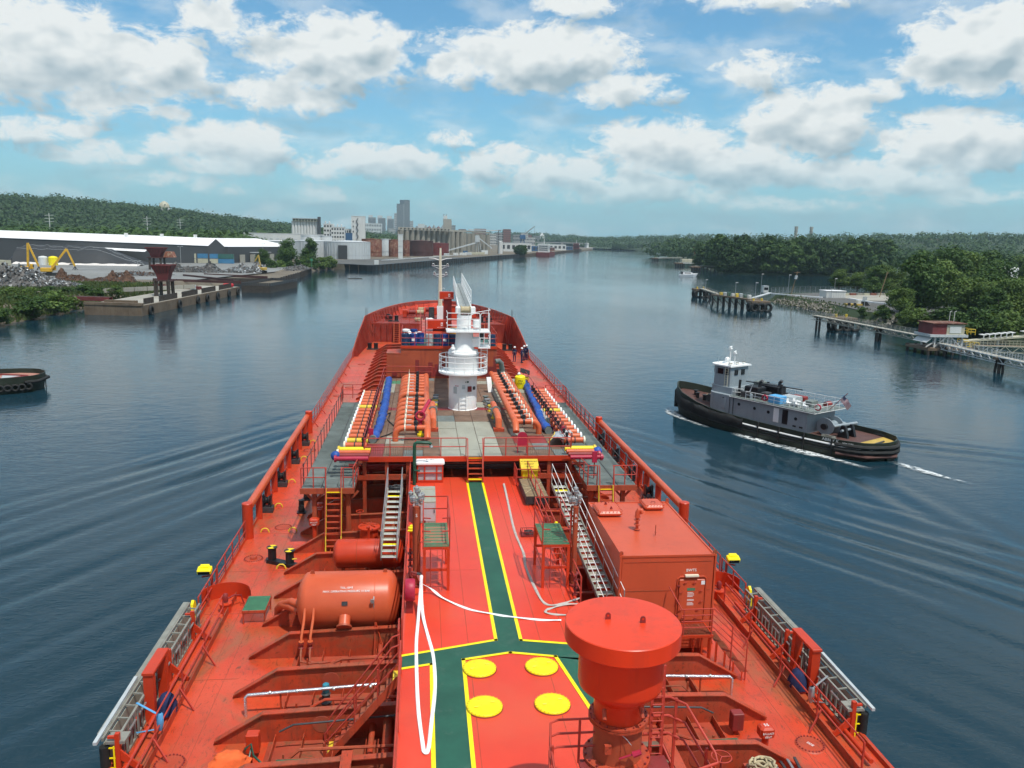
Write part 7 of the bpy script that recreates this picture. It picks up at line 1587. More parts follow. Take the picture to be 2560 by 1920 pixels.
def ordn(i):
    w = ['first','second','third','fourth','fifth','sixth','seventh','eighth','ninth','tenth','eleventh','twelfth','thirteenth','fourteenth','fifteenth','sixteenth','seventeenth','eighteenth','nineteenth','twentieth']
    return w[i] if i < 20 else f'{i+1}th'
def row(keys,pts,hs,base,what,group,cat='tree',wide=1.0):
    rr = random.Random(len(pts)); q = sorted(pts,key=lambda p: p[0]/max(p[1],1))
    for i,(x,y) in enumerate(q): plant(rr.choice(keys),x,y,base,rr.uniform(*hs),f'{ordn(i)} from the left {what}',cat,group,wide)
mids = [f'mid{i}' for i in range(5)]; nears = [f'near{i}' for i in range(4)]; bushes = ['bush0','bush1','bush2']
rr = random.Random(5)
# wood on the right bank behind the inlet
pts = [(210+(i/22)*100+rr.uniform(-2,2), 550+rr.uniform(-3,3)-(7 if i>5 else 0)) for i in range(23)]; row(mids,pts,(17,23),2.4,'of the front row in the dark wood across the inlet','front row of the wood across the inlet')
pts = [(222+(i/24)*130+rr.uniform(-3,3), 588+rr.uniform(-6,8)) for i in range(25)]; row(mids,pts,(22,27),2.4,'of the tall rear row in the dark wood across the inlet','rear row of the wood across the inlet')
pts = [(224+(i/7)*14+rr.uniform(-2,2), 580+i*14+rr.uniform(-4,4)) for i in range(8)]; row(mids,pts,(17,25),2.4,'along the river edge of the dark wood','river edge of the wood')
pts = [(352+(i/9)*52+rr.uniform(-3,3),1160+rr.uniform(-15,15)) for i in range(10)]; row(mids,pts,(22,27),2.2,'in the rounded dark clump farther along the right bank','far clump on the right bank',wide=1.25)
pts = [(270+i*12+rr.uniform(-4,4),700+i*55+rr.uniform(-10,10)) for i in range(8)]; row(mids,pts,(10,15),2.2,'in the lower bank trees between the piers and the far clump','bank trees behind the piers',wide=1.3)
pts = [(455+(i/15)*140+rr.uniform(-4,4),1900+rr.uniform(-30,30)+i*8) for i in range(16)]; row(mids,pts,(12,17),2.2,'in the low line of far trees before the bridge end','far tree line right',wide=1.6)
pts = [(209+i*3.6+rr.uniform(-1,1),(553-i*2 if i<6 else 541.5-(i-6)*.15)+3) for i in range(22)]; row(mids,pts,(6,9.5),1.2,'of the low growth at the inlet water edge','low growth at the inlet edge',wide=1.7)
pts = [(228+i*4.5,625+i*18) for i in range(9)]; row(mids,pts,(7,10),1.2,'of the low growth along the river below the dark wood','low growth along the river',wide=1.7)
# trees round the parking lot and the near right bank
for i,(k,x,y,h,w,d) in enumerate((('near0',137,214,17.5,1.1,'large tree standing at the edge of the grey lot'),('near1',128,207,7.5,1.3,'low leafy tree leaning over the bank below the large lot tree'),('near3',168,248,18.5,1.1,'tall dark tree right behind the grey lot'),('near2',155,232,15,1.1,'tree directly right of the large lot tree'),('near1',183,262,18,1.1,'light green tall tree before the white storage tank'),('near0',200,268,18,1.15,'tall tree left of the white storage tank top'),
      ('near3',176,232,15,1.1,'dark tree in the middle of the right bank thicket'),('near2',165,205,13,1.2,'bushy tree low in the right bank thicket'),('near1',150,196,11,1.2,'light green tree above the conveyor house'),('near0',140,185,9,1.3,'small tree on the bank behind the conveyor house'),('near1',158,183,11.5,1.25,'light green tree at the right edge behind the conveyor'),('near0',146,168,9,1.3,'low tree right of the conveyor house'),('near2',150,152,9,1.35,'low tree above the long conveyor'),('near0',158,140,10,1.3,'low tree at the right edge above the conveyor'),('near3',150,118,10,1.3,'tree at the right edge of the near bank'),('near2',205,285,17,1.1,'tree behind the white storage tank'),('near0',190,215,15,1.15,'tree at the far right edge of the thicket'),('near1',225,255,18,1.15,'light tall tree at the right edge behind the thicket'))): plant(k,x,y,2.6,h,d,'tree','trees on the near right bank',w)
for i,(x,y,h) in enumerate(((172,322,9),(178,318,8),(184,312,11.5),(176,302,11),(183,300,10))): plant(['near1','near1','near1','near0','near1'][i],x,y,2.6,h,['small light green tree at the left end behind the lot fence','second small tree behind the lot fence','third small tree behind the lot fence','taller light tree behind the leaning pole','rightmost light tree behind the lot fence'][i],'tree','small trees behind the lot fence',1.25)
pts = [(q[0],q[1]) for q in ((145,150),(152,160),(162,160),(148,176),(172,172),(166,190),(184,190),(180,206),(196,230),(160,218),(150,208),(210,240),(188,250),(214,262),(176,150),(190,165),(206,185),(222,215),(158,124),(172,130))]; row(nears,pts,(9.5,14.5),2.4,'in the leafy thicket filling the right bank','thicket on the right bank',wide=1.35)
pts = [(129+i*.9+(i%2)*2,200-i*7.5) for i in range(12)]; row(bushes,pts,(3.0,5.5),1.2,'of the shrubs overhanging the right bank water','shrubs over the right bank water','bush',1.5)
pts = [(236+i*13,330+(i%3)*22) for i in range(8)]; row(nears,pts,(14,19),2.6,'in the trees right behind the inlet head','trees at the inlet head',wide=1.2)
pts = [(121+rr.uniform(0,3)+(i%2)*3,196+i*4.5) for i in range(5)]; row(bushes,pts,(1.6,3.2),2.0,'of the bushes on the stony right bank','bushes on the stony right bank','bush',1.2)
pts = [(128+i*1.2,176-i*9) for i in range(6)]; row(bushes,pts,(3.5,6),1.6,'of the bushes behind the long walkway','bushes behind the long walkway','bush',1.2)
# left bank
for k,x,y,h,w,d in (('near3',-76,452,14.5,1.0,'large tree left of the pair before the white tanks'),('near0',-68,478,15.5,1.0,'large tree right of the pair before the white tanks'),('near3',-86,440,9,1.0,'smaller tree left of the tank tree pair')): plant(k,x,y,3.2,h,d,'tree','trees before the white tanks',w)
pts = [(-80+i*3.2,428+i*9.2+rr.uniform(-2,2)) for i in range(8)]; row(bushes,pts,(4,6.5),2.2,'of the bushes at the water under the tree pair','bushes under the tree pair','bush',1.4)
pts = [(-90-(i%3)*4,178+i*4.5) for i in range(9)]; row(bushes,pts,(2.5,4.2),1.4,'of the bushes on the near left bank','bushes on the near left bank','bush',1.5)
pts = [(-106+i*3.0,216+i*3.5) for i in range(7)]; row(bushes,pts,(1.6,2.6),3.0,'of the weeds along the old dock wall','weeds along the old dock wall','bush',1.8)
pts = [(108+i*2.4,938+i*7) for i in range(5)]; row(mids,pts,(9,12),3.0,'in the green clump on the far quay','green clump on the far quay',wide=1.4)
# far canopies: masses that read as one wood
def canopy(name,fn,n,size,hh,lab,seed,mat='leaf_far'):
    rng = np.random.default_rng(seed); lobes = []
    for i in range(n):
        x,y,z = fn(rng); s = size*(.7+.7*rng.random()); lobes.append((x,y,z+hh*.5,s,s,s*(.75+.35*rng.random())))
    me = leaf_mesh(name,lobes,n*34,size*.22,rng,mat,.30,inner=.8); o = bpy.data.objects.new(name,me); COL.objects.link(o); o['kind'] = 'stuff'; o['label'] = lab; o['category'] = 'wood'; return o
def on_hill(rows,t0=.0,t1=1.0,x0=None,x1=None):
    def f(rng):
        while True:
            i = rng.integers(0,len(rows[0])-1); u = rng.random(); r = rng.random()*(t1-t0)*4.2+t0*4.2; j = min(int(r),len(rows)-2); v = r-j
            p = [(1-u)*((1-v)*rows[j][i][k]+v*rows[j+1][i][k])+u*((1-v)*rows[j][i+1][k]+v*rows[j+1][i+1][k]) for k in range(3)]
            if (x0 is None or p[0] > x0) and (x1 is None or p[0] < x1): return p
    return f
canopy('hill_forest',on_hill(HLr,.05,.95,-1500),3400,9,5,'dense green forest covering the left hill',1)
canopy('hill_forest',on_hill(HRr,.05,.95,300,1700),1300,9,5,'dense green forest covering the right hill',2)
canopy('hill_forest',on_hill(HFr,.1,.95),900,13,6,'hazy forest on the farthest hill beyond the city',3)
canopy('plain_forest',lambda g: (-560+g.random()*420,560+g.random()*330,3.2),800,8,17,'green wood behind the long white roofed warehouse',4,'leaf_mid')
canopy('plain_forest',lambda g: (300+g.random()*500,640+g.random()*500,2.4),700,8,18,'green wood stretching behind the right bank trees',5,'leaf_dark')
canopy('plain_forest',lambda g: (230+g.random()*260,300+g.random()*240,2.4) ,260,7,16,'green wood behind the right parking lot',6,'leaf_dark').location = (60,0,0)
canopy('plain_forest',lambda g: (-140+g.random()*130,1030+g.random()*80,3.2),90,8,14,'green trees between the mills and the city',7,'leaf_mid')
# grass on the left bank and round the lot
def grass(name,fn,n,lab,size=.5):
    rng = np.random.default_rng(9); P = np.array([fn(rng) for _ in range(n)]); a = rng.random(n)*6.28; s = size*(.6+.8*rng.random(n)); dx,dy = np.cos(a)*s*.5,np.sin(a)*s*.5
    V = np.stack([P+np.stack([dx,dy,0*dx],1),P-np.stack([dx,dy,0*dx],1),P+np.stack([dx*.3,-dy*.6,s*1.1],1)],1).reshape(-1,3)
    me = bpy.data.meshes.new(name); me.from_pydata(V.tolist(),[],np.arange(3*n).reshape(-1,3).tolist()); me.materials.append(MATS['grass_blade']); o = bpy.data.objects.new(name,me); COL.objects.link(o); o['kind'] = 'stuff'; o['label'] = lab; o['category'] = 'grass'
def g1(r):
    y = 174+r.random()*100; e = -90+(y-212)*.12 if y>212 else -90; u = r.random(); return (e-u*34,y,3.2-max(0,1-u*34/6)*3.0)
grass('bank_grass',g1,9000,'rough grass on the near left bank',.8)
def g2(r):
    y = 200+r.random()*85; e = 120+(y-203)*.07; u = r.random()**2; return (e+u*9,y,.2+min(2.45,u*9*.62))
grass('bank_grass',g2,450,'tufts of grass on the stony right bank',.5)
# ------------------------------------------------------------------ left bank: scrap yard, docks, warehouse
def single(mb,name,mat,loc,lab,cat,group=None,sm=False,ang=38):
    o = mb.build(name,mat,None,sm,ang); origin_to(o,loc); return tag(o,lab,cat,group)
struct(MB().prism([(-86,300),(-70,380),(-72,452),(-96,540),(-260,480),(-240,300),(-150,270),(-105,300)],3.2,3.215).build('yard_paving','yard_grey'))
def quadbox(m,c4,z0,z1):
    return m.prism(c4,z0,z1)
db = thing('dock_barge',(-74,243,0),'long rusty concrete barge moored as a dock with tyres on its side','barge')
C4 = [(-84,204.5),(-70,202.5),(-64,281),(-78,284)]
quadbox(MB(),C4,-1,2.45).build('hull','concrete_old',db); quadbox(MB(),[(-83.6,205),(-70.4,203),(-64.4,280.6),(-77.6,283.4)],2.45,2.5).build('deck','concrete',db)
quadbox(MB(),[(-84.1,204.4),(-69.9,202.3),(-69.8,203.4),(-83.9,205.4)],2.45,3.1).build('end_wall','concrete_old',db); quadbox(MB(),[(-80,206.2),(-72,205),(-72,206.2),(-80,207.4)],2.5,3.5).build('end_wall','concrete_old',db)
for i in range(7):
    t = [.06,.3,.48,.58,.7,.84,.96][i]; x,y = -70+6*t,202.5+78.5*t; q = [Vector((x+.35,y+1.0*math.cos(a),.9+1.0*math.sin(a))) for a in np.linspace(0,2*PI,13)[:-1]]
    MB().tube(q,.36,7,closed=True).build('tyre_fender','black_rubber',db,True,70)
for i in range(9):
    t = .05+.1*i+(.02 if i%2 else 0)
    for k in range(7): y = 202.5+78.5*t+k*.9; x = -70.9+6*(y-202.5)/78.5; MB().cbox((x,y,3.25),(.14,.72,1.5)).build('edge_board','pile_wood',db)
def hopper(o,x,y,z0,zl,zt,w,mat='maroon'):
    for dx in (-1,1):
        for dy in (-1,1):
            for k in (0,.5): MB().bar((x+dx*(w*.42)-k*dx,y+dy*w*.45,z0),(x+dx*w*.40-k*dx,y+dy*w*.42,zl),.38).build('leg','pile_wood',o)
    MB().box(x-w*.55,x+w*.55,y-w*.5,y+w*.5,zl,zl+.35).build('platform','dark_rust',o)
    a,b = w*.30,w*.56; zm = zl+.35+(zt-zl)*.45
    m = MB(); m.add([(x-a,y-a,zl+.35),(x+a,y-a,zl+.35),(x+a,y+a,zl+.35),(x-a,y+a,zl+.35),(x-a*1.35,y-a*1.3,zm),(x+a*1.35,y-a*1.3,zm),(x+a*1.35,y+a*1.3,zm),(x-a*1.35,y+a*1.3,zm),(x-b*1.12,y-b,zt),(x+b*1.12,y-b,zt),(x+b*1.12,y+b,zt),(x-b*1.12,y+b,zt)],
        [(j+i,j+(i+1)%4,j+4+(i+1)%4,j+4+i) for j in (0,4) for i in range(4)]+[(3,2,1,0)]); m.build('bin',mat,o)
    for i in range(6):
        t = i/5*2-1; MB().bar((x+a*1.35*t,y-a*1.3-.05,zm),(x+b*1.12*t,y-b-.05,zt),.14).build('bin_rib','dark_rust',o)
    for s in (-1,1): MB().bar((x-b*1.12,y+s*b,zt),(x+b*1.12,y+s*b,zt),.25).build('rim','maroon',o)
h1_ = thing('loading_hopper',(-74.6,236,2.5),'maroon loading hopper on timber legs standing on the long barge','hopper','maroon hoppers'); hopper(h1_,-74.6,236,2.5,6.6,11.1,4.5)
for s in (-2,1.8): MB().bar((-74.6+s,233.5,2.5),(-74.6+s,233.5,7.2),.3).build('brace','pile_wood',h1_)
h2_ = thing('loading_hopper',(-122,382,3.2),'maroon loading hopper farther back in the yard with rusty side chute','hopper','maroon hoppers'); hopper(h2_,-122,382,3.2,8.4,13,6.4)
MB().prism([(-119,8.7),(-114.5,8.7),(-115.5,11.2),(-118,11.3)],381,386,'y').build('chute','rust_tank',h2_)
g_ = thing('access_bridge',(-88,219,3),'maroon girder bridge from the bank to the long barge','bridge','access bridges')
for dy in (0,2.2): MB().bar((-97,216+dy,3.0),(-82,215+dy,2.9),.3,.9).build('girder','maroon',g_)
MB().bar((-97,217.1,3.5),(-82,216.1,3.4),2.0,.1).build('deck','dark_rust',g_)
g_ = thing('access_bridge',(-79,262,3),'maroon girder bridge behind the near hopper','bridge','access bridges')
for dy in (0,2.0): MB().bar((-90,270+dy,3.1),(-72,262+dy,3.0),.3,.9).build('girder','maroon',g_)
b2 = thing('deck_barge',(-58,304,0),'dark open deck barge moored beyond the long barge','barge')
c4 = [(-65,288.5),(-55,287.5),(-51,321),(-61,323)]; quadbox(MB(),c4,-1,2.4).build('hull','pile_wood',b2); quadbox(MB(),[(-64.6,289),(-55.4,288),(-51.4,320.6),(-60.6,322.6)],2.4,2.46).build('deck','earth',b2)
for a,b in zip(c4,c4[1:]+c4[:1]):
    n = 16
    for i in range(n): p,q = (a[0]+(b[0]-a[0])*i/n,a[1]+(b[1]-a[1])*i/n),(a[0]+(b[0]-a[0])*(i+.86)/n,a[1]+(b[1]-a[1])*(i+.86)/n); MB().bar((*p,2.95),(*q,2.95),.12,1.0).build('bin_board','dark_steel',b2)
q3 = thing('old_quay',(-66,420,0),'old dark timber quay below the scrap loader','quay')
quadbox(MB(),[(-88,330),(-60.5,332),(-60,390),(-62.5,449),(-70,449)],-1,2.6).build('face','pile_wood',q3); quadbox(MB(),[(-87.5,330.5),(-61,332.5),(-60.5,390),(-63,448),(-69.5,448)],2.6,2.7).build('top','earth',q3)
for i in range(18): y = 334+i*6.3; x = -60.4 if y < 390 else -60-(y-390)*.042; MB().cyl((x+.2,y,-1),(x+.2,y,2.9),.22,n=7).build('pile','pile_wood',q3,True)
for a,b,z in (((-98,300),(-66,292),3.3),((-96,330),(-70,300),3.4),((-92,345),(-64,330),3.2)):
    single(MB().bar((*a,z),(*b,z),.6,.9),'steel_beam','dark_rust',(*a,3.2),f'long rusty beam lying on the yard edge, {["nearest","middle","farthest"][int((a[1]-300)//20) if a[1]<345 else 2]} of three','beam','rusty yard beams')
single(MB().cbox((-66.5,276,3.2),(3.2,2.2,1.2),bev=.3),'red_cover','flag_red',(-66.5,276,2.5),'bright red low cover on the far end of the long barge','cover')
single(MB().cbox((-74,262,3.3),(1.6,1.2,1.4),bev=.08),'white_bin','drum_grey',(-74,262,2.5),'white box on the long barge behind the near hopper','box')
w_ = thing('old_dock_wall',(-88,240,3),'weathered low concrete wall along the weedy bank','wall')
for i in range(12): MB().cbox((-102+2.5*i,222+3.4*i,3.6),(4.0,.5,1.2),(0,0,math.atan2(3.4,2.5))).build('block','concrete',w_)
# scrap heaps
paint('rust_tank',(.15,.042,.028),.75,.3,dirt=.9,dirtcol=(.42,.32,.21),streak=.75,scale=.22,fine=.3)
paint('scrap_metal',(.15,.16,.165),.5,.5,dirt=.5,dirtcol=(.10,.07,.05),scale=1.2,metal=.3); paint('scrap_dark',(.10,.095,.09),.6,.5,dirt=.5,dirtcol=(.10,.05,.03),scale=1.2); paint('scrap_brown',(.085,.045,.028),.9,.35,scale=1.0); paint('scrap_bright',(.40,.42,.43),.4,.25,scale=1.5,metal=.3)
def heap(lab,c,rx,ry,h,n,size,seed,mats,base=3.2):
    rng = np.random.default_rng(seed); o = thing('scrap_heap',(c[0],c[1],base),lab,'scrap heap','scrap heaps')
    nb = max(2,int(rx/5)); bumps = [(rng.uniform(-.75,.75)*rx,rng.uniform(-.5,.5)*ry,rng.uniform(.55,1.0)*h,rng.uniform(.35,.6)) for _ in range(nb)]
    def hf(x,y): return max([0]+[b[2]*max(0,1-(((x-b[0])/(rx*b[3]))**2+((y-b[1])/(ry*max(b[3],.5)))**2)**.55) for b in bumps]+[h*.35*max(0,1-(x/rx)**2-(y/ry)**2)])
    m = MB(); m.grid([[(c[0]+rx*(2*i/22-1),c[1]+ry*(2*j/16-1),base+hf(rx*(2*i/22-1),ry*(2*j/16-1))*(1+.1*rng.normal())-.05) for i in range(23)] for j in range(17)]); m.build('core',mats[0],o,True,30)
    for mt,frac in zip(mats,(.5,.3,.2)):
        m = MB(); k = int(n*frac)
        for _ in range(k):
            x,y = rng.uniform(-1,1)*rx,rng.uniform(-1,1)*ry; z = hf(x,y)
            if z < .1 and rng.random() < .75: continue
            sz = size*rng.uniform(.4,1.5); m.cbox((c[0]+x,c[1]+y,base+z+.1*size),(sz*rng.uniform(.4,1.6),sz*rng.uniform(.3,1.2),sz*rng.uniform(.12,.7)),tuple(rng.uniform(-1.4,1.4,3)))
        stuff(m.build('scrap_pieces',mt,o))
heap('bright silver scrap metal heap at the left edge of the yard',(-119,252,0),17,9,7.6,2600,.62,1,['scrap_dark','scrap_metal','scrap_bright'])
heap('scrap metal heap behind the bright silver one',(-136,262,0),12,8,6.5,900,.75,2,['scrap_dark','scrap_metal','scrap_bright'])
heap('rounded brown scrap heap behind the silver scrap',(-121,290,0),5,5,4.8,500,.4,3,['scrap_brown','scrap_brown','scrap_dark'])
heap('long dark brown scrap heap in the yard centre',(-106,281,0),8.5,6,4.4,700,.4,4,['scrap_brown','scrap_dark','scrap_brown'])
heap('dark grey scrap heap behind the near hopper',(-101,366,0),12,8,5.4,1200,.7,5,['scrap_dark','scrap_metal','scrap_dark'])
heap('grey scrap heap beside the dark excavator',(-82,369,0),9,7,5.6,1100,.65,6,['scrap_dark','scrap_bright','scrap_metal'])
heap('low scrap heap on the old quay edge',(-67,425,0),6,22,2.4,400,.8,7,['scrap_dark','scrap_metal','scrap_dark'],2.7)
heap('low flat scrap spread before the far hopper',(-112,330,0),12,8,1.6,300,.8,8,['scrap_dark','scrap_brown','scrap_metal'])
# tarpaulin covered stockpile
o = thing('covered_stockpile',(-172,430,3.2),'large stockpile under black tarpaulins with white edges','stockpile')
rng = np.random.default_rng(4); nx,ny = 34,9; P = []
for j in range(ny):
    v = j/(ny-1); P.append([(-204+62*i/(nx-1)+rng.normal()*.4,416+30*v,3.2+(8.6*(math.sin(PI*v)**.6)*min(1,(nx-1-i)/11,(i+.5)/2.5)*(1+.05*rng.normal())+.02)) for i in range(nx)])
MB().grid(P).build('tarpaulin','black_tarp',o,True,40)
for j in (2,3): MB().tube([(p[0],p[1]-.05,p[2]+.12) for p in P[j]],.05,4).build('tarp_seam','galv',o)
single(MB().grid([[(-196+48*i/14,446+8*j/2,10.3-.1*abs(i-5)+.9*(j>0)) for i in range(15)] for j in range(3)]),'white_tarp','white_roof',(-180,446,3.2),'white sheet lying along the top of the black covered stockpile','tarpaulin')
for x0,x1,lab in ((-198,-172,'left white spill along the stockpile foot'),(-170,-140,'right white spill along the stockpile foot')):
    m = MB(); m.grid([[(x0+(x1-x0)*i/16,411+2.2*j+rng.normal()*.3,3.23+(.9*math.sin(PI*j/4) if 0<j<4 else 0)*(.6+.5*rng.random())) for i in range(17)] for j in range(5)]); single(m,'salt_spill','salt',((x0+x1)/2,414,3.2),lab,'spill','white spills',True,60)
# excavators
def excavator(x,y,rz,boom,lab,mat='digger_yellow',s=1.0):
    o = thing('excavator',(x,y,3.2),lab,'excavator','yard excavators',rz); o.scale = (s,s,s)
    for sx in (-1.3,1.3): lp(MB().prism([(-2.2,.1),(2.2,.1),(2.5,.6),(2.2,1.1),(-2.2,1.1),(-2.5,.6)],sx-.35,sx+.35,'x'),'track','black_rubber',o)
    lp(MB().box(-.8,.8,-.8,.8,1.0,1.4),'turntable','dark_steel',o); lp(MB().cbox((0,-.8,2.2),(2.9,3.8,1.5),bev=.2),'body',mat,o); cb = lp(MB().cbox((-.9,1.3,2.9),(1.1,1.5,1.9),bev=.15),'cab',mat,o); lp(MB().box(-1.47,-1.44,.75,1.85,2.7,3.6),'window','glass_dark',cb); lp(MB().box(-1.3,-.5,2.04,2.07,2.6,3.6),'window','glass_dark',cb)
    a,b,c_,d_ = boom
    lp(MB().bar(a,b,.45,.7),'boom',mat,o); lp(MB().bar(b,c_,.38,.6),'stick',mat,o); lp(MB().cyl((a[0],a[1]+.6,a[2]+.3),(b[0]*.7+a[0]*.3,b[1]*.7+a[1]*.3-.2,b[2]*.6+a[2]*.4),.12,n=6),'ram','steel',o)
    for k in range(4): t = k*PI/2; lp(MB().bar(c_,(c_[0]+.8*math.cos(t),c_[1]+.8*math.sin(t),c_[2]-1.3),.2),'grapple_tine','dark_steel',o)
excavator(-150.5,322,R(-95),((0,.6,2.6),(0,1.2,11.6),(0,4.6,3.0),None),'yellow material handler at the left with its boom straight up')
excavator(-139,314,R(-80),((0,.8,2.6),(0,6.2,9.9),(0,8.6,3.6),None),'yellow excavator with raised bent boom in front of the tarpaulin stockpile')
excavator(-73.5,369,R(60),((0,.8,2.6),(0,2.0,9.6),(0,4.6,6.0),None),'dark yellow excavator on the scrap heap at the old quay','tug_yellow',.8)
# warehouse and containers
wh_ = thing('warehouse',(-150,470,3.2),'very long grey warehouse with a bright white roof','warehouse')
WP = [(-232,438),(-150,458),(-112,474),(-88,548)]; eave = [15.4,13.6,12.5,12.2]; RP = [(-240,470,18.8),(-160,490,17.6),(-128,504,16.9),(-112,556,17.0)]; BP = [(-248,500),(-170,520),(-146,534),(-136,562)]
for i in range(3):
    a,b,ea,eb = WP[i],WP[i+1],eave[i],eave[i+1]
    MB().add([(*a,3.2),(*b,3.2),(*b,eb),(*a,ea)],[(0,1,2,3)]).build('wall','dark_wall',wh_)
    MB().add([(a[0],a[1]-.4,ea),(b[0],b[1]-.4,eb),RP[i+1],RP[i],(*BP[i],ea),(*BP[i+1],eb)],[(0,1,2,3),(3,2,5,4)]).build('roof','white_roof',wh_)
MB().add([(*WP[3],3.2),(*BP[3],3.2),(*BP[3],12.2),RP[3],(*WP[3],12.2)],[(0,1,2,3,4)]).build('wall','dark_wall',wh_)
gx,gy = -117.5,470.5; gb = MB(); gb.add([(-121.5,467.5,3.2),(-113,470.5,3.2),(-113,470.5,12.4),(-117.3,469,16.6),(-121.5,467.5,12.4),(-121.5,480,12.4),(-117.3,482,16.6),(-113,483,12.4)],[(0,1,2,3,4),(3,6,5,4),(2,7,6,3)]); gb.build('gable','dark_wall',wh_)
MB().add([(-113,470.3,12.5),(-117.3,468.8,16.8),(-117.3,490,16.8),(-112.6,490,12.6)],[(0,1,2,3)]).build('gable_roof','white_roof',wh_)
for i in range(5): p = Vector((-107+i*3.6,487+i*11,0)); MB().cbox((p.x,p.y,5.6),(.3,5.5,4.6),(0,0,R(-18))).build('dock_door','concrete',wh_)
MB().cbox((-99,500,9.2),(2.0,22,.3),(0,0,R(-18))).build('canopy','galv',wh_)
for x,y in ((-168,478),(-150,482),(-133,487)): MB().box(x-.8,x+.8,y-.8,y+.8,17.2,18.8).build('roof_vent','white_wall',wh_)
def shipping_container(x,y,z,rz,mat,lab,L=12.0):
    o = thing('shipping_container',(x,y,z),lab,'container','shipping containers by the warehouse',rz)
    b_ = lp(MB().box(-L/2,L/2,-1.2,1.2,.05,2.55),'body',mat,o)
    for i in range(int(L/.9)): lp(MB().box(-L/2+.3+.9*i,-L/2+.75+.9*i,-1.26,-1.2,.2,2.4),'rib',mat,o)
    for xx in (-L/2+.08,L/2-.08): lp(MB().box(xx-.1,xx+.1,-1.28,1.28,0,2.62),'corner_post',mat,o)
for x,y,z,m,L,lab in ((-149,467,3.2,'green_box',12,'dark green container at the left end of the container row'),(-148.5,467,5.9,'cream_box',10,'cream container on top at the left end of the row'),(-133.8,468,3.2,'cream_box',12,'cream container at the bottom centre of the row'),(-133.8,468,5.9,'cream_box',12,'cream container on top in the row centre'),(-122.3,469,5.9,'blue_box',11.8,'pale blue container on top of the row'),(-122.3,469,3.2,'cream_box',11.8,'cream container under the pale blue one'),(-112.4,470.2,3.2,'blue_box',8.5,'short blue container at the bottom right end of the row'),(-112.4,470.2,5.9,'green_box',8.5,'teal container on top at the right end of the row')): shipping_container(x,y,z,R(2),m,lab,L)
shipping_container(-158,318,3.2,R(-20),'cream_box','cream site box at the left image edge, lower',9); shipping_container(-158.4,318,5.9,R(-20),'cream_box','cream site box at the left image edge, upper',9)
for x,y,m,lab in ((-181,405,'white_wall','white plastic tank beside the stockpile'),(-176.5,405,'yellow_cover','yellow plastic tank beside the stockpile')): single(MB().lathe([(2.0,0),(2.0,3.6),(1.6,4.0),(.4,4.3),(.001,4.3)],(x,y,3.2),18),'storage_tank',m,(x,y,3.2),lab,'tank','plastic tanks',True)
# lamp posts and power poles
def lamp(x,y,z,h,lab,arms=2):
    o = thing('lamp_post',(x,y,z),lab,'lamp post','yard lamp posts'); MB().cyl((x,y,z),(x,y,z+h),.13,.08,7).build('pole','steel',o,True); MB().bar((x-.9,y,z+h),(x+.9,y,z+h),.1).build('arm','steel',o)
    for s in (-.8,.8): MB().cbox((x+s,y,z+h+.05),(.7,.4,.2)).build('lamp_head','drum_grey',o)
lamp(-106.5,364,3.2,10.8,'tall lamp post beside the dark grey scrap heap'); lamp(-90,460,3.2,11.8,'tall lamp post before the right end of the warehouse'); lamp(-113,330,3.2,5.5,'short lamp post in the yard centre')
def pylon(x,y,h,lab):
    o = thing('power_pole',(x,y,3.2),lab,'power pole','power poles on the hill side'); MB().cyl((x,y,3),(x,y,h),.5,.3,7).build('pole','white_wall',o,True)
    for k in (.93,.84,.75): MB().bar((x-4.5,y,h*k),(x+4.5,y,h*k+.3),.35).build('cross_arm','white_wall',o)
pylon(-390,900,36,'tall power pole at the left before the wooded hill'); pylon(-324.5,1000,37,'tall power pole above the warehouse roof centre'); pylon(-330,1150,38,'farther power pole right of the centre one')
# ------------------------------------------------------------------ tank farm, silos and mills
def vtank(x,y,r,h,mat,lab,group=None,n=40,ribs=0,base=3.2):
    o = thing('storage_tank',(x,y,base),lab,'tank',group); MB().lathe([(r,0),(r,h),(r*.98,h+.15),(.001,h+r*.06)],(x,y,base),n).build('shell',mat,o,True,50)
    for i in range(ribs): t = 2*PI*i/ribs; MB().cbox((x+(r+.12)*math.cos(t),y+(r+.12)*math.sin(t),base+h/2),(.3,.5,h*.98),(0,0,t)).build('rib',mat,o)
    for k in (.25,.98): MB().lathe([(r+.03,h*k),(r+.16,h*k),(r+.16,h*k+.3),(r+.03,h*k+.3)],(x,y,base),n).build('hoop',mat,o)
    return o
a = vtank(-58.5,617,16.8,12.6,'galv','big ribbed pale tank at the right behind the tree pair','white ribbed tanks',44,40); MB().box(-58.5-5,-58.5+1.5,599.3,600.0,3.2,13.2).build('stair_cage','dark_steel',a)
vtank(-86.5,640,14.5,12.4,'galv','big ribbed pale tank at the left behind the tree pair','white ribbed tanks',44,36)
vtank(-95,690,8,16.4,'galv','grey plain tank rising behind the left ribbed tank','plain tanks'); vtank(-83.8,698,5.6,16.2,'galv','smaller grey tank beside the plain one','plain tanks')
vtank(-45.4,698,8.5,14.5,'rust_tank','rust streaked tank left of the white tower','rusty tanks'); vtank(-35.6,738,4.6,14.7,'galv','grey tank between two rusty tanks','plain tanks'); vtank(-27.3,704,4.2,14.5,'rust_tank','narrow rusty tank just left of the white tower','rusty tanks'); vtank(-17.2,724,3.4,14.2,'rust_tank','narrow rusty tank just right of the white tower','rusty tanks')
vtank(-4.0,752,11.2,13.8,'dark_rust','wide dark brown tank right of the white tower','rusty tanks'); vtank(13.0,806,10.2,11.6,'maroon','red brown tank at the right end of the rusty tanks','rusty tanks')
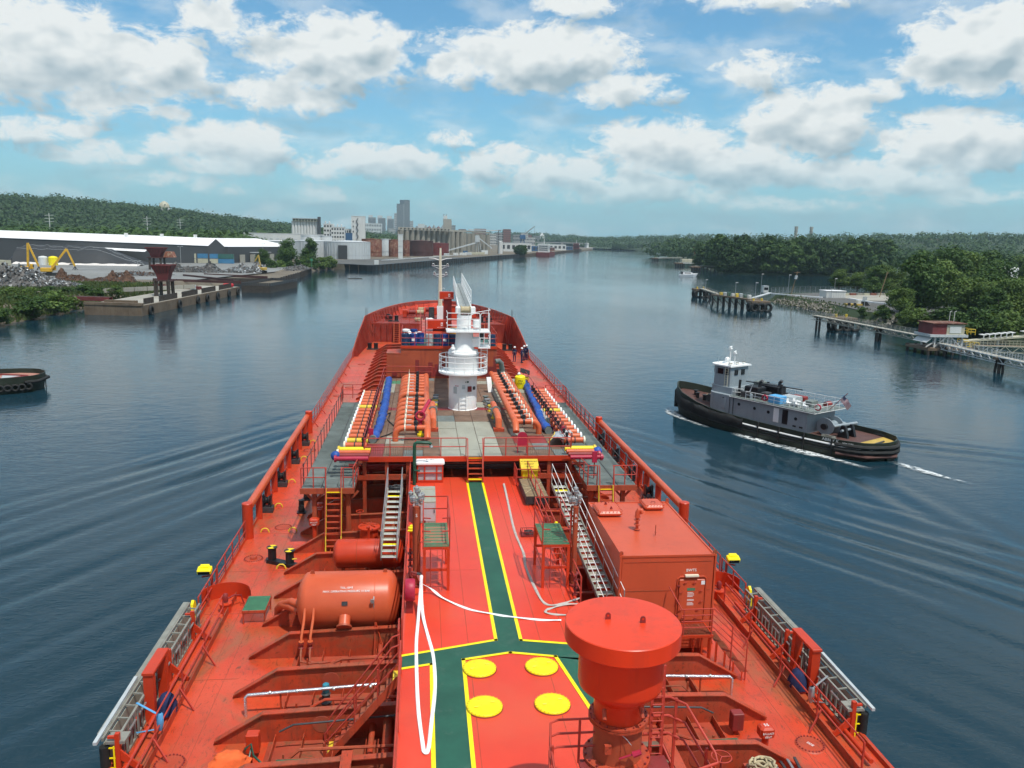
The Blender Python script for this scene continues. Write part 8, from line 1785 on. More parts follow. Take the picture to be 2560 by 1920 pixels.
o = thing('white_tower',(-20.1,656,3.2),'slender white service tower between rusty tanks','tower'); MB().box(-21.9,-18.3,655,658,3.2,21.8).build('shaft','white_wall',o); MB().box(-22.1,-18.1,654.8,658.2,21.8,22.4).build('cap','galv',o)
for z in (8,13,17): MB().box(-22,-18.2,654.85,654.98,z,z+.3).build('band','galv',o)
o = thing('grain_elevator',(0,865,3.2),'long row of grey concrete grain silos with a roof gallery','grain elevator')
for i in range(10): x = -25.2+5.6*i; y = 862+7.2*i*.62; MB().lathe([(2.75,0),(2.75,24.2),(.001,24.3)],(x,y,3.2),18).build('silo','silo_conc',o,True)
MB().prism([(-28.3,858),(-26.5,861),(-26.5,866),(-29,864)],3.2,27.4).build('end_wall','silo_conc',o)
for i in range(10): x = -24+5.6*i; MB().box(x-.5,x+.5,859,860,24,27.4).build('pilaster','silo_conc',o)
MB().prism([(-28,858),(28,893),(28,899),(-28,864)],27.4,30.2).build('gallery','concrete',o)
for i in range(14): MB().cbox((-25+3.9*i,859.2+2.45*i,28.9),(1.6,.3,1.0),(0,0,.56)).build('gallery_window','glass_dark',o)
o = thing('grain_elevator',(45,980,3.2),'shorter grey silo group at the right end of the long silo row','grain elevator','grain elevators')
for i in range(3): x = 31+5.4*i; MB().lathe([(2.75,0),(2.75,23.8),(.001,24)],(x,925+4*i,3.2),18).build('silo','silo_conc',o,True)
for i in range(5): x = 50+6.4*i; MB().lathe([(3.1,0),(3.1,23.4),(.001,23.6)],(x,1040+16*i,3.2),18).build('silo','silo_conc',o,True)
MB().prism([(28,920),(47,934),(88,1100),(84,1104),(44,940),(27,926)],27.2,29.2).build('gallery','concrete',o)
for i in range(3): MB().lathe([(3.3,0),(3.3,22.6),(.001,22.8)],(77+6*i,1150,3.2),16).build('silo','silo_conc',o,True)
o = thing('loading_tower',(89,958,3.2),'open steel loading tower above white bins on the far quay','tower'); MB().lathe([(2.7,0),(2.7,14),(.001,14.6)],(88.9,955,3.2),16).build('bin','white_wall',o,True)
for dx in (-2.6,2.6):
    for dy in (-2.5,2.5): MB().bar((89+dx,958+dy,3.2),(89+dx,958+dy,31),.5).build('leg','dark_steel',o)
for z in (18,21,24,27,30.6): MB().box(86,92,955.2,960.8,z,z+.4).build('floor','galv',o)
MB().bar((89,957,30),(50,940,30),.8,1.2).build('conveyor','galv',o)
o = thing('ship_loader',(56,905,3.2),'grey ship loading leg with sloping conveyor before the silo row','ship loader')
for dx in (-3,0,3): MB().bar((60+dx,905,3.2),(58+dx*.4,905,24),.5).build('leg','galv',o)
MB().bar((22,880,6),(58,905,16),1.0,1.2).build('conveyor','galv',o); MB().bar((58,905,22),(75,915,10),.9,1.0).build('spout','galv',o); MB().cbox((58,905,20),(5,5,7)).build('head_house','galv',o); MB().cbox((66,900,5.4),(7,6,4.2)).build('office','white_wall',o); MB().cbox((44,890,5),(5,5,3.6)).build('shed','far_blue',o)
for i,(x,y) in enumerate(((30,805),(45,850),(60,880),(20,770),(38,820),(52,868))): single(MB().cbox((x,y,4.5),(5+i%3*2,4,2.6),bev=.1),'quay_shed',['white_wall','galv','cream_box','galv','white_wall','cream_box'][i],(x,y,3.2),f'small pale shed on the silo quay, {ordn(i)} in distance order','shed','quay sheds')
def cluster_silos(x0,x1,y,z,h,n,mat,o):
    w = (x1-x0)/n
    for i in range(n): MB().lathe([(w*.52,0),(w*.52,h),(.001,h+.2)],(x0+w*(i+.5),y,z),14).build('silo',mat,o,True)
o = thing('white_silo_block',(-143,1000,3.2),'tall white ribbed silo block with flat top house at the left','silos'); cluster_silos(-159.2,-128,1003,3.2,32.6,9,'white_wall',o); MB().box(-157.4,-129,999.5,1008,35.8,38.8).build('top_house','cream_box',o); MB().box(-159,-127,998.5,1009,38.8,39.3).build('roof','galv',o); MB().box(-127.9,-124.8,998,1004,3.2,41.3).build('lift_tower','dark_wall',o)
for i in range(8): MB().box(-156.4+3.5*i,-154.6+3.5*i,999.3,999.5,36.4,38).build('window','glass_dark',o)
def block(name,x0,x1,y,d,z,lab,mat,cat='building',group=None,cols=0,rows=0,wm='glass_dark',base=3.2,roof=None):
    o = thing(name,((x0+x1)/2,y,base),lab,cat,group); MB().box(x0,x1,y,y+d,base,z).build('wall',mat,o)
    MB().box(x0-.2,x1+.2,y-.2,y+d+.2,z,z+(z-base)*.012+.1).build('roof',roof or mat,o)
    for r_ in range(rows):
        for c_ in range(cols):
            w = (x1-x0)/cols; hh = (z-base)/rows; MB().box(x0+w*(c_+.22),x0+w*(c_+.78),y-.12,y-.02,base+hh*(r_+.3),base+hh*(r_+.75)).build('window',wm,o)
    return o
block('mill_building',-112.9,-103.3,930,14,32.3,'white mill building with rooftop plant, taller left part','white_wall','mill','white mills',3,6)
block('mill_building',-104.2,-89.5,925,12,29.0,'white stepped mill building, right part','white_wall','mill','white mills',5,6); o = block('mill_annex',-97,-86.8,1006,10,27.8,'white annex beside the tall mill tower','white_wall','mill','white mills',4,4)
for i in range(5): single(MB().lathe([(.9,0),(.9,2.6),(.3,3.6),(.001,3.7)],(-111+4.4*i,933,32.2 if i<2 else 29),8),'roof_cyclone','galv',(-111+4.4*i,933,29),f'roof cyclone on the white mills, {ordn(i)} from the left','cyclone','roof cyclones')
block('blue_shed',-92,-83.5,950,8,22.8,'blue shed between the mill and the tall mill tower','far_blue','shed')
o = block('mill_tower',-88.2,-72.1,1000,12,43,'tall white mill tower with zigzag outside stairs','white_wall','mill')
for i in range(7): MB().bar((-82.5+(2.6 if i%2 else 0),999.3,16+3.6*i),(-79.9-(2.6 if i%2 else 0),999.3,19.4+3.6*i),.8,.5).build('stair_flight','dark_steel',o)
for i in range(3): MB().box(-86.5,-85.5,999.7,999.95,24+6*i,26+6*i).build('window','glass_dark',o)
block('flat_roof_store',-166,-100,770,50,20.4,'long flat white roofed store behind the warehouse end','white_wall','warehouse',None,12,1,'galv',roof='white_roof')
block('flat_roof_store',-135,-92,560,40,15.5,'pale flat store left of the ribbed tanks','galv','warehouse','flat stores',roof='white_roof')
# city skyline, four to five kilometres off
for i,(x0,x1,z0,m,y) in enumerate(((-285.6,-264.8,126,'white_wall',4330),(-284.5,-246.5,113.5,'city_grey',4290),(-239.3,-214.3,125,'white_wall',4330),(-233.4,-196.5,111.5,'city_grey',4290),(-190.5,-165.5,123,'white_wall',4330),(-184.6,-153.6,108.6,'city_grey',4290))):
    block('office_slab',x0,x1,y,26,z0,['first','first','second','second','third','third'][i]+' of the three twin slab offices, '+('white rear core' if i%2==0 else 'grey front half'),m,'tower','twin slab offices',0,0)
    if i%2: 
        for k in range(9): MB().box(x0+(x1-x0)*(k+.3)/9,x0+(x1-x0)*(k+.75)/9,y-.6,y-.1,40,z0-4).build('window_strip','tower_dark',bpy.data.objects[f'office_slab.{i:03d}'])
o = thing('skyscraper',(-105,4400,3.2),'tall dark grey city skyscraper with a lower left shoulder','tower')
MB().box(-141.6,-103.2,4400,4440,3,192).build('shoulder','tower_dark',o); MB().box(-103.2,-72.6,4396,4440,3,212.5).build('shaft','tower_dark',o); MB().box(-125,-103.2,4402,4440,192,212).build('upper_shaft','tower_dark',o); MB().box(-104.6,-102.6,4395,4396,3,192).build('corner_strip','city_pale',o)
for k in range(10): MB().box(-140+3.7*k,-138.4+3.7*k,4399.2,4399.9,10,188).build('pier','city_grey',o)
for k in range(8): MB().box(-101.5+3.6*k,-99.9+3.6*k,4395.2,4395.9,10,208).build('pier','city_grey',o)
block('office_tower',-158.6,-144.9,4500,30,143,'slim pale tower half hidden left of the dark skyscraper','city_pale','tower',None,3,12,'tower_dark'); block('office_tower',-73.3,-54.7,4450,30,104,'lower pale tower right of the dark skyscraper','city_pale','tower','city towers',4,9,'tower_dark')
block('museum_building',-232,-167,3300,60,69,'wide white flat museum like building under the slab offices','white_wall','building',None,10,4,'tower_dark')
block('white_dome_house',-21,4,3000,30,67,'white angular building right of the skyscraper','white_wall'); 
o = thing('old_capitol',(45,3600,3.2),'old grey roofed state house with pointed towers','building'); MB().box(6,87,3600,3640,3,58).build('wall','city_pale',o)
for x,h in ((10,74),(26,70),(46,76),(66,70),(84,74)): MB().lathe([(8,0),(8,5),(.01,h-58)],(x,3605,58),4).build('roof','brick' if x in (26,66) else 'city_grey',o)
o = thing('grain_headhouse',(42,1500,3.2),'tall pale concrete head house behind the silo row','grain elevator','grain elevators'); MB().box(34.7,49.9,1500,1514,3,54).build('wall','concrete',o); MB().box(35,42,1500.5,1512,54,60).build('roof_house','white_wall',o)
for x in (36,40): MB().cyl((x,1502,60),(x,1502,63),.6,n=6).build('roof_pipe','dark_steel',o)
for i,(x0,x1,y,z,m,lab,cc,rw) in enumerate(((161.5,198.6,2600,50,'brick','red roofed hotel like block right of the silos',8,4),(234.7,257,2400,48.5,'brick','brown brick high block above the blue sheds',6,8),(186,205,2300,34,'city_pale','pale city block below the red roofed block',5,4),(206,226,2320,37,'city_grey','grey city block left of the brown high block',5,5),(258,290,2350,33,'city_grey','dark glazed block right of the brown high block',8,3),(292,330,2400,26,'city_pale','low pale blocks right of the dark glazed block',9,2),(130,160,2300,30,'city_pale','low pale block behind the silo end',7,3),(100,128,2200,33,'brick','low brick block behind the shorter silos',6,3),(352,420,3000,30,'city_pale','long pale block left of the domed building',10,2),(470,540,2900,24,'city_grey','grey terrace right of the domed building',10,2),(560,640,2700,20,'city_pale','low pale terrace before the bridge',10,1))): block('city_block',x0,x1,y,20,z,lab,m,'building','city blocks',cc,rw)
for i,(x0,x1,y,z,m) in enumerate(((-60,-40,3700,62,'city_pale'),(-36,-14,3900,70,'city_grey'),(8,30,3200,52,'brick'),(92,118,3500,62,'city_pale'),(122,140,3600,74,'city_grey'),(146,176,3400,56,'brick'),(-150,-120,3500,52,'city_pale'),(-330,-296,3900,64,'brick'),(-420,-350,3800,48,'city_pale'),(300,322,2500,40,'city_pale'),(338,360,2700,36,'brick'),(380,402,2800,34,'city_grey'))): block('mid_rise',x0,x1,y,22,z,f'{ordn(i)} of the hazy mid rise blocks spread round the dark skyscraper',m,'building','hazy mid rises',6,7,'tower_dark')
o = thing('domed_building',(441,3000,3.2),'white domed building far behind the harbour crane','building'); MB().box(425,458,3000,3030,3,28).build('wall','white_wall',o); MB().lathe([(9,0),(9,8),(7,12),(3,15),(.6,19),(.01,22)],(441,3015,28),14).build('dome','white_wall',o,True)
for i in range(6): MB().box(427+5.2*i,430+5.2*i,2999.5,2999.9,12,24).build('window','city_grey',o)
o = thing('hill_dome',(-455,1500,60),'pale dome peeping over the left wooded hill','dome'); MB().lathe([(9,0),(9,4),(7,8),(3,11),(.01,12)],(-455,1500,60),16).build('shell','cream_box',o,True); MB().lathe([(10,-8),(10,0)],(-455,1500,60),16).build('drum','white_wall',o)
# quay with black wall
qw = thing('black_quay',(-20,560,0),'long black faced quay in front of the tanks and silos','quay')
QP = [(-60,510),(-54.5,501.5),(-32,483.5),(-10.5,553.5),(14.5,641.5),(75.5,845.5),(110.5,940.5),(158.5,1094.5),(202.5,1236.5),(293.5,1563.5)]
for a,b in zip(QP,QP[1:]):
    d = Vector((b[0]-a[0],b[1]-a[1],0)).normalized(); n = Vector((-d.y,d.x,0))*3
    MB().prism([a,b,(b[0]+n.x,b[1]+n.y),(a[0]+n.x,a[1]+n.y)],-1,3.35).build('wall','black_paint' if a[1] < 930 else 'concrete_old',qw)
    L = (Vector((*b,0))-Vector((*a,0))).length; k = int(L/7)
    for i in range(k): p = Vector((*a,0)).lerp(Vector((*b,0)),(i+.5)/k)-n*.06; MB().bar((p.x,p.y,-.5),(p.x,p.y,3.3),.5).build('fender_pile','pile_wood',qw)
struct(MB().prism([(-56,506),(-33,488),(-12,556),(13,644),(40,735),(0,720),(-30,640),(-62,585),(-80,560)],3.2,3.23).build('quay_paving','asphalt'))
single(MB().cbox((-30,492,4.8),(2.6,2.4,2.6),bev=.1),'quay_hut','white_wall',(-30,492,3.2),'small white hut at the black quay corner','hut')
for i in range(14): 
    if i == 0: pg = thing('pipe_rack',(-10,600,3.2),'white pipe bundle running along the black quay','pipes')
    x,y = -30+i*4.6,560+i*17; MB().bar((x,y,4.2),(x+4.6,y+17,4.2),.8,.5).build('pipe','white_wall' if i%3 else 'galv',pg)
# ships, crane and sheds up river
o = thing('harbour_crane',(145,1200,3.2),'blue grey harbour crane with raised lattice jib on the far quay','crane')
for dx in (-4,4):
    for dy in (-4,4): MB().bar((145+dx,1200+dy,3.2),(145+dx*.5,1200+dy*.5,22),.7).build('leg','far_blue',o)
MB().cbox((145,1200,24),(8,8,6),bev=.4).build('machinery_house','far_blue',o); 
for s in (-1,1): MB().bar((145+s,1199,26),(162.5,1199,40),.5,.7).build('jib_chord','city_grey',o)
MB().bar((146,1200,27),(150,1200,35),.4).build('mast','city_grey',o); MB().tube([(162.5,1199,40),(162.5,1199,26)],.12,4).build('hoist_wire','dark_steel',o)
for x0,x1,y,z,m,lab in ((150,184,1250,10.8,'far_blue','long blue shed on the far quay'),(252,277,1500,9.4,'far_blue','smaller blue shed farther along the quay'),(108,152,1150,15.2,'white_wall','white roofed shed behind the harbour crane'),(190,215,1330,8.5,'brick','low red shed beside the long blue shed'),(205,250,1420,13,'white_wall','pale shed behind the far moored ship')): block('quay_shed',x0,x1,y,30,z,lab,m,'shed','far quay sheds',6,1,'dark_steel',roof='galv')
def far_ship(x,y,w,L,rz,lab,hullm,sup):
    o = thing('moored_ship',(x,y,0),lab,'ship','far moored ships',rz); lp(MB().prism([(-w,-L),(w,-L),(w,L*.6),(0,L),(-w,L*.6)],-.5,4.5),'hull',hullm,o); lp(MB().box(-w*.8,w*.8,-L*.9,-L*.5,4.5,15.5),'superstructure',sup,o); lp(MB().box(-w*.95,w*.95,-L*.85,-L*.6,12.5,14.5),'bridge','white_wall',o)
    for z in (7,9.5,12): lp(MB().box(-w*.7,w*.7,-L*.9-.15,-L*.9-.02,z,z+1),'window_row','glass_dark',o)
    lp(MB().cyl((0,-L*.7,15.5),(0,-L*.7,22),.4,n=6),'mast','white_wall',o); lp(MB().box(-w*.6,w*.6,-L*.4,L*.5,4.5,5.4),'hatch','dark_rust',o)
far_ship(164,1085,8.5,40,R(-16),'white and red ship moored stern on at the far left quay','maroon','white_wall'); far_ship(297,1560,7,16,R(-20),'small dark workboat moored at the far quay end','pile_wood','maroon')
far_ship(425,2050,9,14,R(-80),'white craft far up the river before the bridge','white_wall','white_wall')
o = thing('river_bridge',(500,2250,0),'long low grey girder bridge crossing the far river','bridge')
MB().bar((250,2250,13.5),(760,2280,14.5),10,2.6).build('deck','city_grey',o)
for i in range(9): x = 270+58*i; MB().box(x-2.5,x+2.5,2246,2256,-1,12.5).build('pier','city_grey',o)
for i,(x,y,h) in enumerate(((610,2600,38),(660,2700,36),(700,3000,40),(505,2500,24),(540,2550,24))): single(MB().cyl((x,y,3),(x,y,h),1.2,.6,6),'far_mast','city_grey',(x,y,3),f'thin far mast beyond the bridge, {ordn(i)} in the group','mast','far masts')
for i,(x,w,h) in enumerate(((520,40,18),(560,25,23),(590,20,20))): block('far_depot',x,x+w,2500+20*i,30,h,['left','middle','right'][i]+' pale depot just beyond the bridge','white_wall','building','far depots',6,1,'city_grey')
# small green light and driftwood
single(MB().cyl((-62,446,2.6),(-62,446,6.5),.15,n=6).merge(MB().cbox((-62,446,7),(1.3,.3,1.3))),'channel_marker','green_grating',(-62,446,2.6),'green square channel marker on the bank below the tree pair','marker')
single(MB().tube([(-38,392,.05),(-35,393,.12),(-31.5,395,.1)],.2,5),'drift_log','pile_wood',(-35,393,0),'dark log drifting on the river at the left','log')
# ------------------------------------------------------------------ right bank: lot, piers, conveyor
struct(MB().prism([(125,205),(123,217),(128,248),(130,286),(150,300),(190,312),(205,300),(165,245),(140,206)],2.6,2.64).build('parking_lot','asphalt'))
struct(MB().prism([(146,262),(150,292),(190,308),(200,298),(168,258)],2.64,2.66).build('lot_paving','concrete'))
# stones of the bank
rb = MB(); rr = random.Random(3)
for i in range(900):
    t = rr.random(); y = 200+t*88; e = 120+(y-203)*.075; u = rr.random(); s = rr.uniform(.3,.9); rb.cbox((e+u*5.0,y,-.2+u*2.7),(s,s*rr.uniform(.6,1.2),s*.7),(rr.random()*3,rr.random()*3,rr.random()*3))
o = stuff(rb.build('bank_stones','rock')); o['label'] = 'grey stones covering the right river bank'; o['category'] = 'stones'
def kerb(pts,lab):
    m = MB()
    for a,b in zip(pts,pts[1:]): m.bar((*a,2.85),(*b,2.85),.8,.4)
    single(m,'white_kerb','white_roof',(*pts[0],2.6),lab,'kerb','white kerbs')
kerb([(127,287),(132,277),(138,270)],'white kerb strip left of the white shed'); kerb([(146,266),(145,250),(149,238),(160,234)],'white kerb strip right of the white shed')
sh = thing('white_shed',(143.5,272,2.6),'white flat roofed shed on the grey lot','shed'); MB().box(139.9,147.2,271,276,2.6,5.0).build('wall','white_wall',sh); MB().box(139.7,147.4,270.8,276.2,5.0,5.2).build('roof','white_roof',sh); MB().box(141,142,270.92,270.98,2.7,4.6).build('door','galv',sh)
for i in range(8): MB().box(140+.9*i,140.06+.9*i,270.93,270.99,2.7,5).build('panel_rib','galv',sh)
bt = thing('guard_booth',(128.5,300,2.6),'small white booth with window at the lot corner','booth'); MB().box(127.6,129.6,296,298,2.6,5.0).build('wall','white_wall',bt); MB().box(127.5,129.7,295.9,298.1,5,5.2).build('roof','galv',bt); MB().box(127.8,129.4,295.93,295.99,3.6,4.6).build('window','glass_dark',bt)
fn = thing('chain_fence',(150,302,2.6),'long grey wire fence behind the lot','fence')
FP = [(128,290),(142,300),(172,309),(196,313)]
for a,b in zip(FP,FP[1:]):
    L = math.hypot(b[0]-a[0],b[1]-a[1]); n = int(L/2.6)
    for i in range(n): x,y = a[0]+(b[0]-a[0])*i/n,a[1]+(b[1]-a[1])*i/n; MB().cyl((x,y,2.6),(x,y,4.9),.05,n=5).build('post','steel',fn)
    for z in (2.8,3.3,3.8,4.3,4.85): MB().bar((*a,z),(*b,z),.03).build('wire','steel',fn)
for x,y,h,lab in ((120,281,7.5,'lamp post at the left corner of the lot'),(129,278,7.5,'second lamp post left of the white shed'),(153,290,6.0,'lamp post right of the white shed'),(106,300,4.2,'lamp post on the far pier dolphin'),(100,255,5.5,'lamp post on the pier platform, left'),(103,246,6.0,'lamp post on the pier platform, right'),(137,262,3.5,'short lamp post on the bank by the shed')):
    o = thing('lot_lamp',(x,y,2.6),lab,'lamp post','lot lamp posts'); MB().cyl((x,y,2.6),(x,y,2.6+h),.09,.06,6).build('pole','steel',o,True); MB().cbox((x+.3,y,2.7+h),(.8,.3,.2)).build('lamp_head','white_wall',o)
o = thing('leaning_pole',(136,285,2.6),'leaning utility pole with a transformer on the lot','power pole'); MB().cyl((134,286,2.6),(135.8,286,11.2),.16,.11,7).build('pole','wood',o,True); MB().cyl((135.1,285.6,8.4),(135.3,285.6,9.8),.5,n=10).build('transformer','drum_grey',o,True); MB().bar((134.6,286,10.7),(136.8,286,10.9),.15).build('cross_arm','wood',o)
o = thing('leaning_pole',(168,281,2.6),'bare leaning timber pole before the light trees','power pole','leaning poles'); MB().cyl((166,281,2.6),(168.2,281,12),.16,.11,7).build('pole','wood',o,True); MB().bar((167.7,281,11.4),(168.6,281,11.5),.15).build('cap','wood',o)
o = thing('yellow_machine',(131,238,2.6),'yellow and black machine parked near the bank','machine'); MB().box(129,134,236.5,238.5,2.7,3.2).build('deck','tug_yellow',o); MB().box(132.5,133.6,236.7,238,3.2,4.3).build('panel','white_wall',o); MB().prism([(134,2.7),(136.5,2.7),(135.5,3.9),(134,3.9)],236.6,238.4,'y').build('nose','black_paint',o)
for x in (129.6,131.5,135.4): MB().lathe([(.001,-.2),(.5,-.2),(.5,.2),(.001,.2)],(x,236.6,3.0),12,'y').build('wheel','black_rubber',o)
single(MB().lathe([(.1,0),(.1,2.2)],(132,232,2.6),6).merge(MB().cbox((132,232,5.2),(1.4,.1,1.2))),'notice_board','drum_grey',(132,232,2.6),'grey notice board on the river bank','sign')
single(MB().lathe([(14,0),(14,11.4),(13.6,11.6),(.001,13)],(216,298,2.6),40),'storage_tank','white_roof',(216,298,2.6),'white storage tank showing above the right thicket','tank',None,True,50)
for i in range(10): single(MB().cbox((150+3.2*i,286+.8*i,3.0),(2.2,1.0,.8)),'parking_block',['brick','concrete','cream_box'][i%3],(150+3.2*i,286+.8*i,2.6),f'low block on the far side of the lot, {ordn(i)} from the left','block','low lot blocks')
# tyre dolphins
def dolphin(x,y,w,lab,z=3.2,n=3):
    o = thing('mooring_dolphin',(x,y,0),lab,'dolphin','tyre fendered dolphins')
    for dx in np.linspace(-w*.8,w*.8,4):
        for dy in (-1.8,1.8): MB().cyl((x+dx,y+dy,-1),(x+dx*.9,y+dy*.9,z-.8),.28,n=7).build('pile','pile_wood',o,True)
    MB().cbox((x,y,z-.4),(2*w,5,.9),bev=.1).build('cap','concrete_old',o)
    for i in range(n):
        cx_ = x-w*.7+1.4*w*i/max(1,n-1); q = [Vector((cx_+1.15*math.cos(a),y-2.9,1.25+1.2*math.sin(a))) for a in np.linspace(0,2*PI,13)[:-1]]; MB().tube(q,.48,7,closed=True).build('tyre_fender','black_rubber',o,True,70)
    q = [Vector((x-w-.3,y-1.2+1.15*math.cos(a),1.25+1.2*math.sin(a))) for a in np.linspace(0,2*PI,13)[:-1]]; MB().tube(q,.48,7,closed=True).build('tyre_fender','black_rubber',o,True,70)
    for dx in (-w*.5,w*.4): MB().lathe([(.3,0),(.3,.6),(.4,.7),(.001,.75)],(x+dx,y,z+.05),9).build('bollard','yellow_dull',o,True)
dolphin(105.5,304,2.8,'tyre fendered dolphin at the tip of the far right pier'); dolphin(103,243.5,3.0,'tyre fendered dolphin below the pier platform'); dolphin(102,190,3.0,'tyre fendered dolphin under the long walkway, nearest')
# trestle pier
pr = thing('trestle_pier',(100,255,0),'timber trestle pier platform on dark piles at the right','pier')
MB().prism([(96.5,268),(101.5,268.5),(106,246),(101,245)],3.0,3.5).build('deck','concrete_old',pr)
for i in range(7):
    for j in range(3): x = 97+i*.75+j*1.9; y = 267.5-i*3.6; MB().cyl((x,y,-1),(x,y,3.0),.24,n=7).build('pile','pile_wood',pr,True)
for i in range(6): x = 97+i*.75; y = 267.5-i*3.6; MB().bar((x-.2,y,2.6),(x+.5,y-3.4,.6),.2).build('brace','pile_wood',pr)
MB().bar((105,302,3.4),(99.5,268,3.4),1.4,.35).build('catwalk','concrete',pr)
for y,x in ((290,103.2),(280,101.4)):
    for s in (-.8,.8): MB().bar((x,y,3.2),(x+s*1.4,y,-1),.25).build('trestle_leg','pile_wood',pr)
MB().bar((104,250,3.6),(125,284,3.3),1.2,.25).build('shore_ramp','galv',pr); rl_ = MB()
railing(rl_,[(96.8,267.5,3.5),(101.2,246,3.5)],1.0,post=2.0,r=.04); railing(rl_,[(104.4,302,3.6),(98.9,268,3.6)],1.0,post=3.0,r=.03); rl_.build('railing','concrete',pr)
for i in range(8): single(MB().cbox((98.6+.55*i,264-2.1*i,4.0),(1.0,1.2,.9+.3*(i%3)),bev=.08),'pier_gear',['yellow_dull','drum_grey','pipe_green','white_wall'][i%4],(98.6+.55*i,264-2.1*i,3.5),f'{["yellow","grey","green","white"][i%4]} gear on the pier platform, {ordn(i)} from the far end','gear','pier gear')
# long truss walkway
def truss_walk(a,b,lab,rail='steel',deckm='concrete',h=1.0,n=16):
    o = thing('truss_walkway',((a[0]+b[0])/2,(a[1]+b[1])/2,0),lab,'walkway','truss walkways'); A,B = Vector(a),Vector(b); d = (B-A).normalized(); s = d.cross(Vector((0,0,1))).normalized()*.75
    MB().bar(A,B,1.5,.15).build('deck',deckm,o)
    for k in (-1,1):
        MB().bar(A+k*s-Vector((0,0,h)),B+k*s-Vector((0,0,h)),.14).build('lower_chord',rail,o); MB().bar(A+k*s,B+k*s,.16).build('upper_chord',rail,o)
        for i in range(n):
            p,q = A.lerp(B,i/n)+k*s,A.lerp(B,(i+1)/n)+k*s; dn = Vector((0,0,h)); MB().bar(p-dn*(i%2),q-dn*((i+1)%2),.10).build('diagonal',rail,o); MB().bar(p,p+Vector((0,0,1.05)),.06).build('stanchion',rail,o)
        for z in (1.05,.55): MB().bar(A+k*s+Vector((0,0,z)),B+k*s+Vector((0,0,z)),.05).build('hand_rail',rail,o)
def vlegs(x,y,z,lab):
    o = thing('walkway_trestle',(x,y,0),lab,'trestle','walkway trestles')
    for s in (-1,1):
        for k in (-.4,.4): MB().bar((x+k,y+s*.2,z),(x+k+s*.5,y+s*1.2,-1),.35).build('leg','pile_wood',o)
    MB().cbox((x,y,z),(1.8,1.2,.4)).build('cap','concrete_old',o)
truss_walk((96.5,193,3.3),(99,168.5,3.0),'long white truss walkway between the nearest dolphin and the trestle','concrete'); truss_walk((99,168,3.0),(100.5,156.5,2.8),'short truss walkway running on to the conveyor platform','concrete',n=8)
truss_walk((100,149,2.2),(96.3,126,2.6),'grey truss walkway leading on toward the right edge','galv'); truss_walk((96.3,125.5,2.6),(95.5,104,2.6),'grey truss walkway leaving the picture at the right edge','galv')
vlegs(97,192,3.0,'dark splayed trestle at the far end of the walkway'); vlegs(99,168,2.7,'dark splayed trestle under the middle of the walkway'); vlegs(96.3,126,2.3,'dark splayed trestle near the right edge')
# conveyor house on its platform
cp = thing('conveyor_house',(101,149,0),'rusty and white conveyor house on white legs above the water','conveyor house')
MB().box(96,107,145.5,153,.9,1.4).build('platform','concrete_old',cp)
for x in np.linspace(96.3,106.5,7):
    for y in (145.8,152.6): MB().cyl((x,y,-1),(x,y,1.6),.3,n=7).build('pile','pile_wood',cp,True)
for x in (98.2,104):
    for y in (147,151): MB().bar((x,y,1.4),(x,y,4.0),.28).build('leg','white_wall',cp)
for a,b in (((98.2,147,1.4),(101,147,3.8)),((104,147,1.4),(101.2,147,3.8)),((98.2,147,2.6),(96.5,147,1.5))): MB().bar(a,b,.2).build('brace','white_wall',cp)
MB().box(96.8,104.8,146.4,151.8,3.5,4.0).build('floor','galv',cp); MB().box(97.4,100.4,146.8,151.4,4.0,6.1).build('rusty_cabin','maroon',cp); MB().box(100.4,104.2,146.8,151.4,4.0,5.9).build('white_cabin','cream_box',cp); MB().box(97.2,104.5,146.5,151.7,6.1,6.25).build('roof','rust_tank',cp)
MB().box(101,103.4,146.72,146.79,4.3,5.6).build('shutter','white_wall',cp); MB().add([(96.2,146.5,2.4),(97.4,146.5,3.4),(97.4,151,3.4),(96.2,151,2.4)],[(0,1,2,3)]).build('chute','galv',cp)
rl_ = MB(); railing(rl_,[(104.6,146.4,4.0),(106.2,146.4,4.0),(106.2,151.5,4.0)],1.1,post=1.2,r=.05); railing(rl_,[(105,146,1.4),(107,146,1.4),(107,152.5,1.4)],1.1,post=1.2,r=.05); rl_.build('railing','yellow_dull',cp)
for i in range(6): MB().box(105,106.2,146.6+.5*i,147.0+.5*i,1.6+.42*i,1.68+.42*i).build('step','yellow_dull',cp)
for x in (103.6,104.6): MB().tube([(x,151,6),(x,151,8.2),(x+.4,151,8.3)],.06,5).build('lamp','white_wall',cp)
cv = thing('covered_conveyor',(120,152,1),'long pale covered conveyor rising from the house to the right edge','conveyor')
A,B = Vector((106,149.5,2.4)),Vector((134,146,5.4)); MB().bar(A,B,1.8,.3).build('belt_frame','cream_box',cv)
for i in range(3):
    p,q = A.lerp(B,.12+.29*i),A.lerp(B,.36+.29*i); n_ = 6
    for k in range(n_): u = p.lerp(q,(k+.1)/n_); w = p.lerp(q,(k+.75)/n_); MB().bar(u+Vector((0,0,1.0)),w+Vector((0,0,1.0)),1.7,.12).build('hood','white_wall',cv); MB().bar(u-Vector((0,.85,-.1)),u-Vector((0,.85,-1.0)),.15).build('hood_post','white_wall',cv)
for t in (.25,.55,.85): p = A.lerp(B,t); MB().bar(p,(p.x,p.y,-.5),.35).build('leg','galv',cv)
truss_walk((106,146,2.0),(132,139,2.4),'yellowish truss gallery below the covered conveyor','cream_box','rust_grating',1.2,20)
